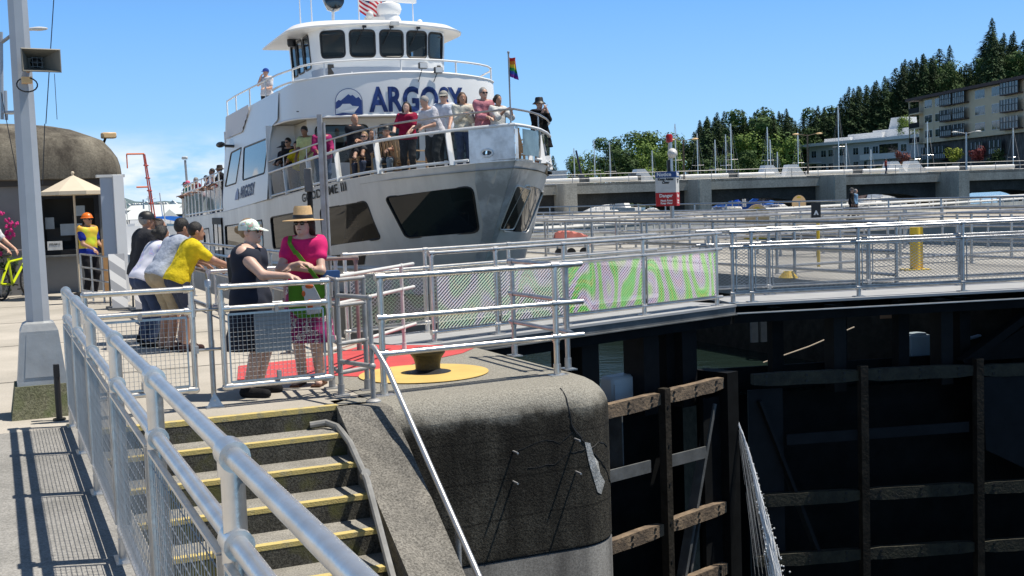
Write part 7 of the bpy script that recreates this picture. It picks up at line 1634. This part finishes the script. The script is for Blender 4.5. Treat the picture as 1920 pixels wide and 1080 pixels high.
# roses
def bushthing(px,py,Y,rx,rz,label,leaf='shrub'):
    q=at(px,py,Y); mb=crown(int(px)+50,rx,rz,3600,.09,18); mb.v=[(x+q.x,y+q.y,z+q.z) for x,y,z in mb.v]; t=thing('rose_bush',label,'bush',(q.x,q.y,0)); mb.build('foliage',leaf,t,smooth=0,fixn=False); return t,q
t,q=bushthing(8,480,25.3,.85,.75,'dark leafed rose bush covered with pink blossoms in front of the hut')
mb=crown(77,.72,.6,1500,.08,14); mb.v=[(x+q.x,y+q.y,z+.40) for x,y,z in mb.v]; mb.build('foliage','shrub',t,smooth=0,fixn=False)
rn=random.Random(9); M['rose']=mat('pink rose',(.62,.03,.22),.7,0,.2,30)
for px,py in((3,400),(13,414),(22,418),(14,426),(30,420),(12,436),(22,432),(25,440),(10,442),(2,476),(-12,420),(-8,450),(18,446)):
    c=at(px,py,24.6); m=MB()
    for k in range(7): m.ball(c+Vector((rn.gauss(0,.022),rn.gauss(0,.02),rn.gauss(0,.02))),.028,6)
    m.build('blossom','rose',t)
m=MB()
for k in range(6): a=k; m.tube([(q.x+.1*math.cos(a),q.y+.1*math.sin(a),0),(q.x+.4*math.cos(a),q.y+.3*math.sin(a),.9)],.015,5)
m.build('stem','bark',t)
# bicycle and rider
FBk=frame(math.degrees(R(0)),tuple(at(36,562,24.4)*1.0)); q=at(30,556,23.9); FBk=frame(83,(q.x,q.y,0)); M['lime']=mat('lime bicycle paint',(.55,.65,.01),.3)
t=thing('bicycle','lime yellow bicycle held by the rider at the left edge','bicycle',(0,0,0),0,None,FBk)
for x in(-.52,.52):
    m=MB(FBk); m.tube([(x+.31*math.cos(a),0,.33+.31*math.sin(a)) for a in [2*PI*i/24 for i in range(25)]],.022,6,cap=False); k=m.build('wheel','black',t); m=MB(FBk)
    for i in range(10): a=PI*i/10; m.tube([(x+.3*math.cos(a),0,.33+.3*math.sin(a)),(x-.3*math.cos(a),0,.33-.3*math.sin(a))],.003,3)
    m.build('spokes','galv',k)
m=MB(FBk)
for a,b in(((-.52,.33),(-.1,.30)),((-.52,.33),(-.18,.78)),((-.1,.30),(-.20,.84)),((-.18,.76),(.36,.80)),((-.1,.30),(.38,.70)),((.36,.86),(.52,.33))): m.tube([(a[0],0,a[1]),(b[0],0,b[1])],.026,6)
m.build('frame','lime',t); m=MB(FBk); m.tube([(.30,-.28,.98),(.36,0,.98),(.30,.28,.98)],.014,6); m.tube([(.36,0,.84),(.36,0,.98)],.015,6); m.build('handlebar','galv',t); m=MB(FBk); m.ball((-.24,0,.9),.1,8,(1.4,.7,.4)); m.build('saddle','black',t)
m=MB(FBk); m.tube([(-.1,-.12,.28),(-.1,.12,.32)],.012,5); m.box((-.1,-.15,.2),(.09,.06,.02)); m.box((-.1,.15,.4),(.09,.06,.02)); m.build('pedal','black',t)
person('rider in a white shirt reaching for the handlebar of the lime bicycle',frame(0,(at(-14,560,24.2).x,24.2,0)),1.74,R(78),.018,.28,'skin1','h_brown',0,top=(.62,.64,.68),sleeve=.5,legs=cloth((.05,.05,.06)),armR=(-.12,-.52,.99),armL=(.12,-.52,1.0))
person('worker in an orange helmet and hi-vis vest by the hut window',frame(0,tuple(L@Vector((1.70,24.7,0)))),1.70,R(60),.016,0,'skin2','h_black',0,'helmet',mat('orange helmet',(.75,.17,.02),.35),True,top=(.01,.03,.28),sleeve=.6,legs=cloth((.015,.015,.02)),vest=mat('hi-vis vest',(.45,.75,.03),.6,0,.0,3,c2=(.80,.30,.05)),armL=(.1,-.3,1.0),armR=(-.12,-.28,.98))
# tall post pair in front of the ship
q=at(597,215,14.7); b=at(612,500,14.7); t=thing('tall_post','tall weathered aluminium post standing at the quay edge before the ship','post',(b.x,14.7,0))
m=MB(); m.box2((b.x-.028,14.66,0),(b.x+.028,14.74,q.z)); m.tube([(b.x+.05,14.7,0),(b.x+.05,14.7,q.z-.1)],.018,8); m.build('post','galv_old',t)
m=MB(); m.tube([(b.x-.20,14.9,0),(b.x-.20,14.9,1.85)],.035,8); m.build('side_post','blackm',t); m=MB(); m.box((b.x-.20,14.86,1.98),(.10,.08,.30),bev=.01); m.build('control_box','steel_mid',t)
m=MB(L); m.box((2.78,10.45,1.0),(.16,.10,.10)); single('blue_label_box',m,mat('blue sign box',(.03,.09,.25),.5),'small blue box fixed at the corner of the passage railing','box',(2.78,10.45,.95))
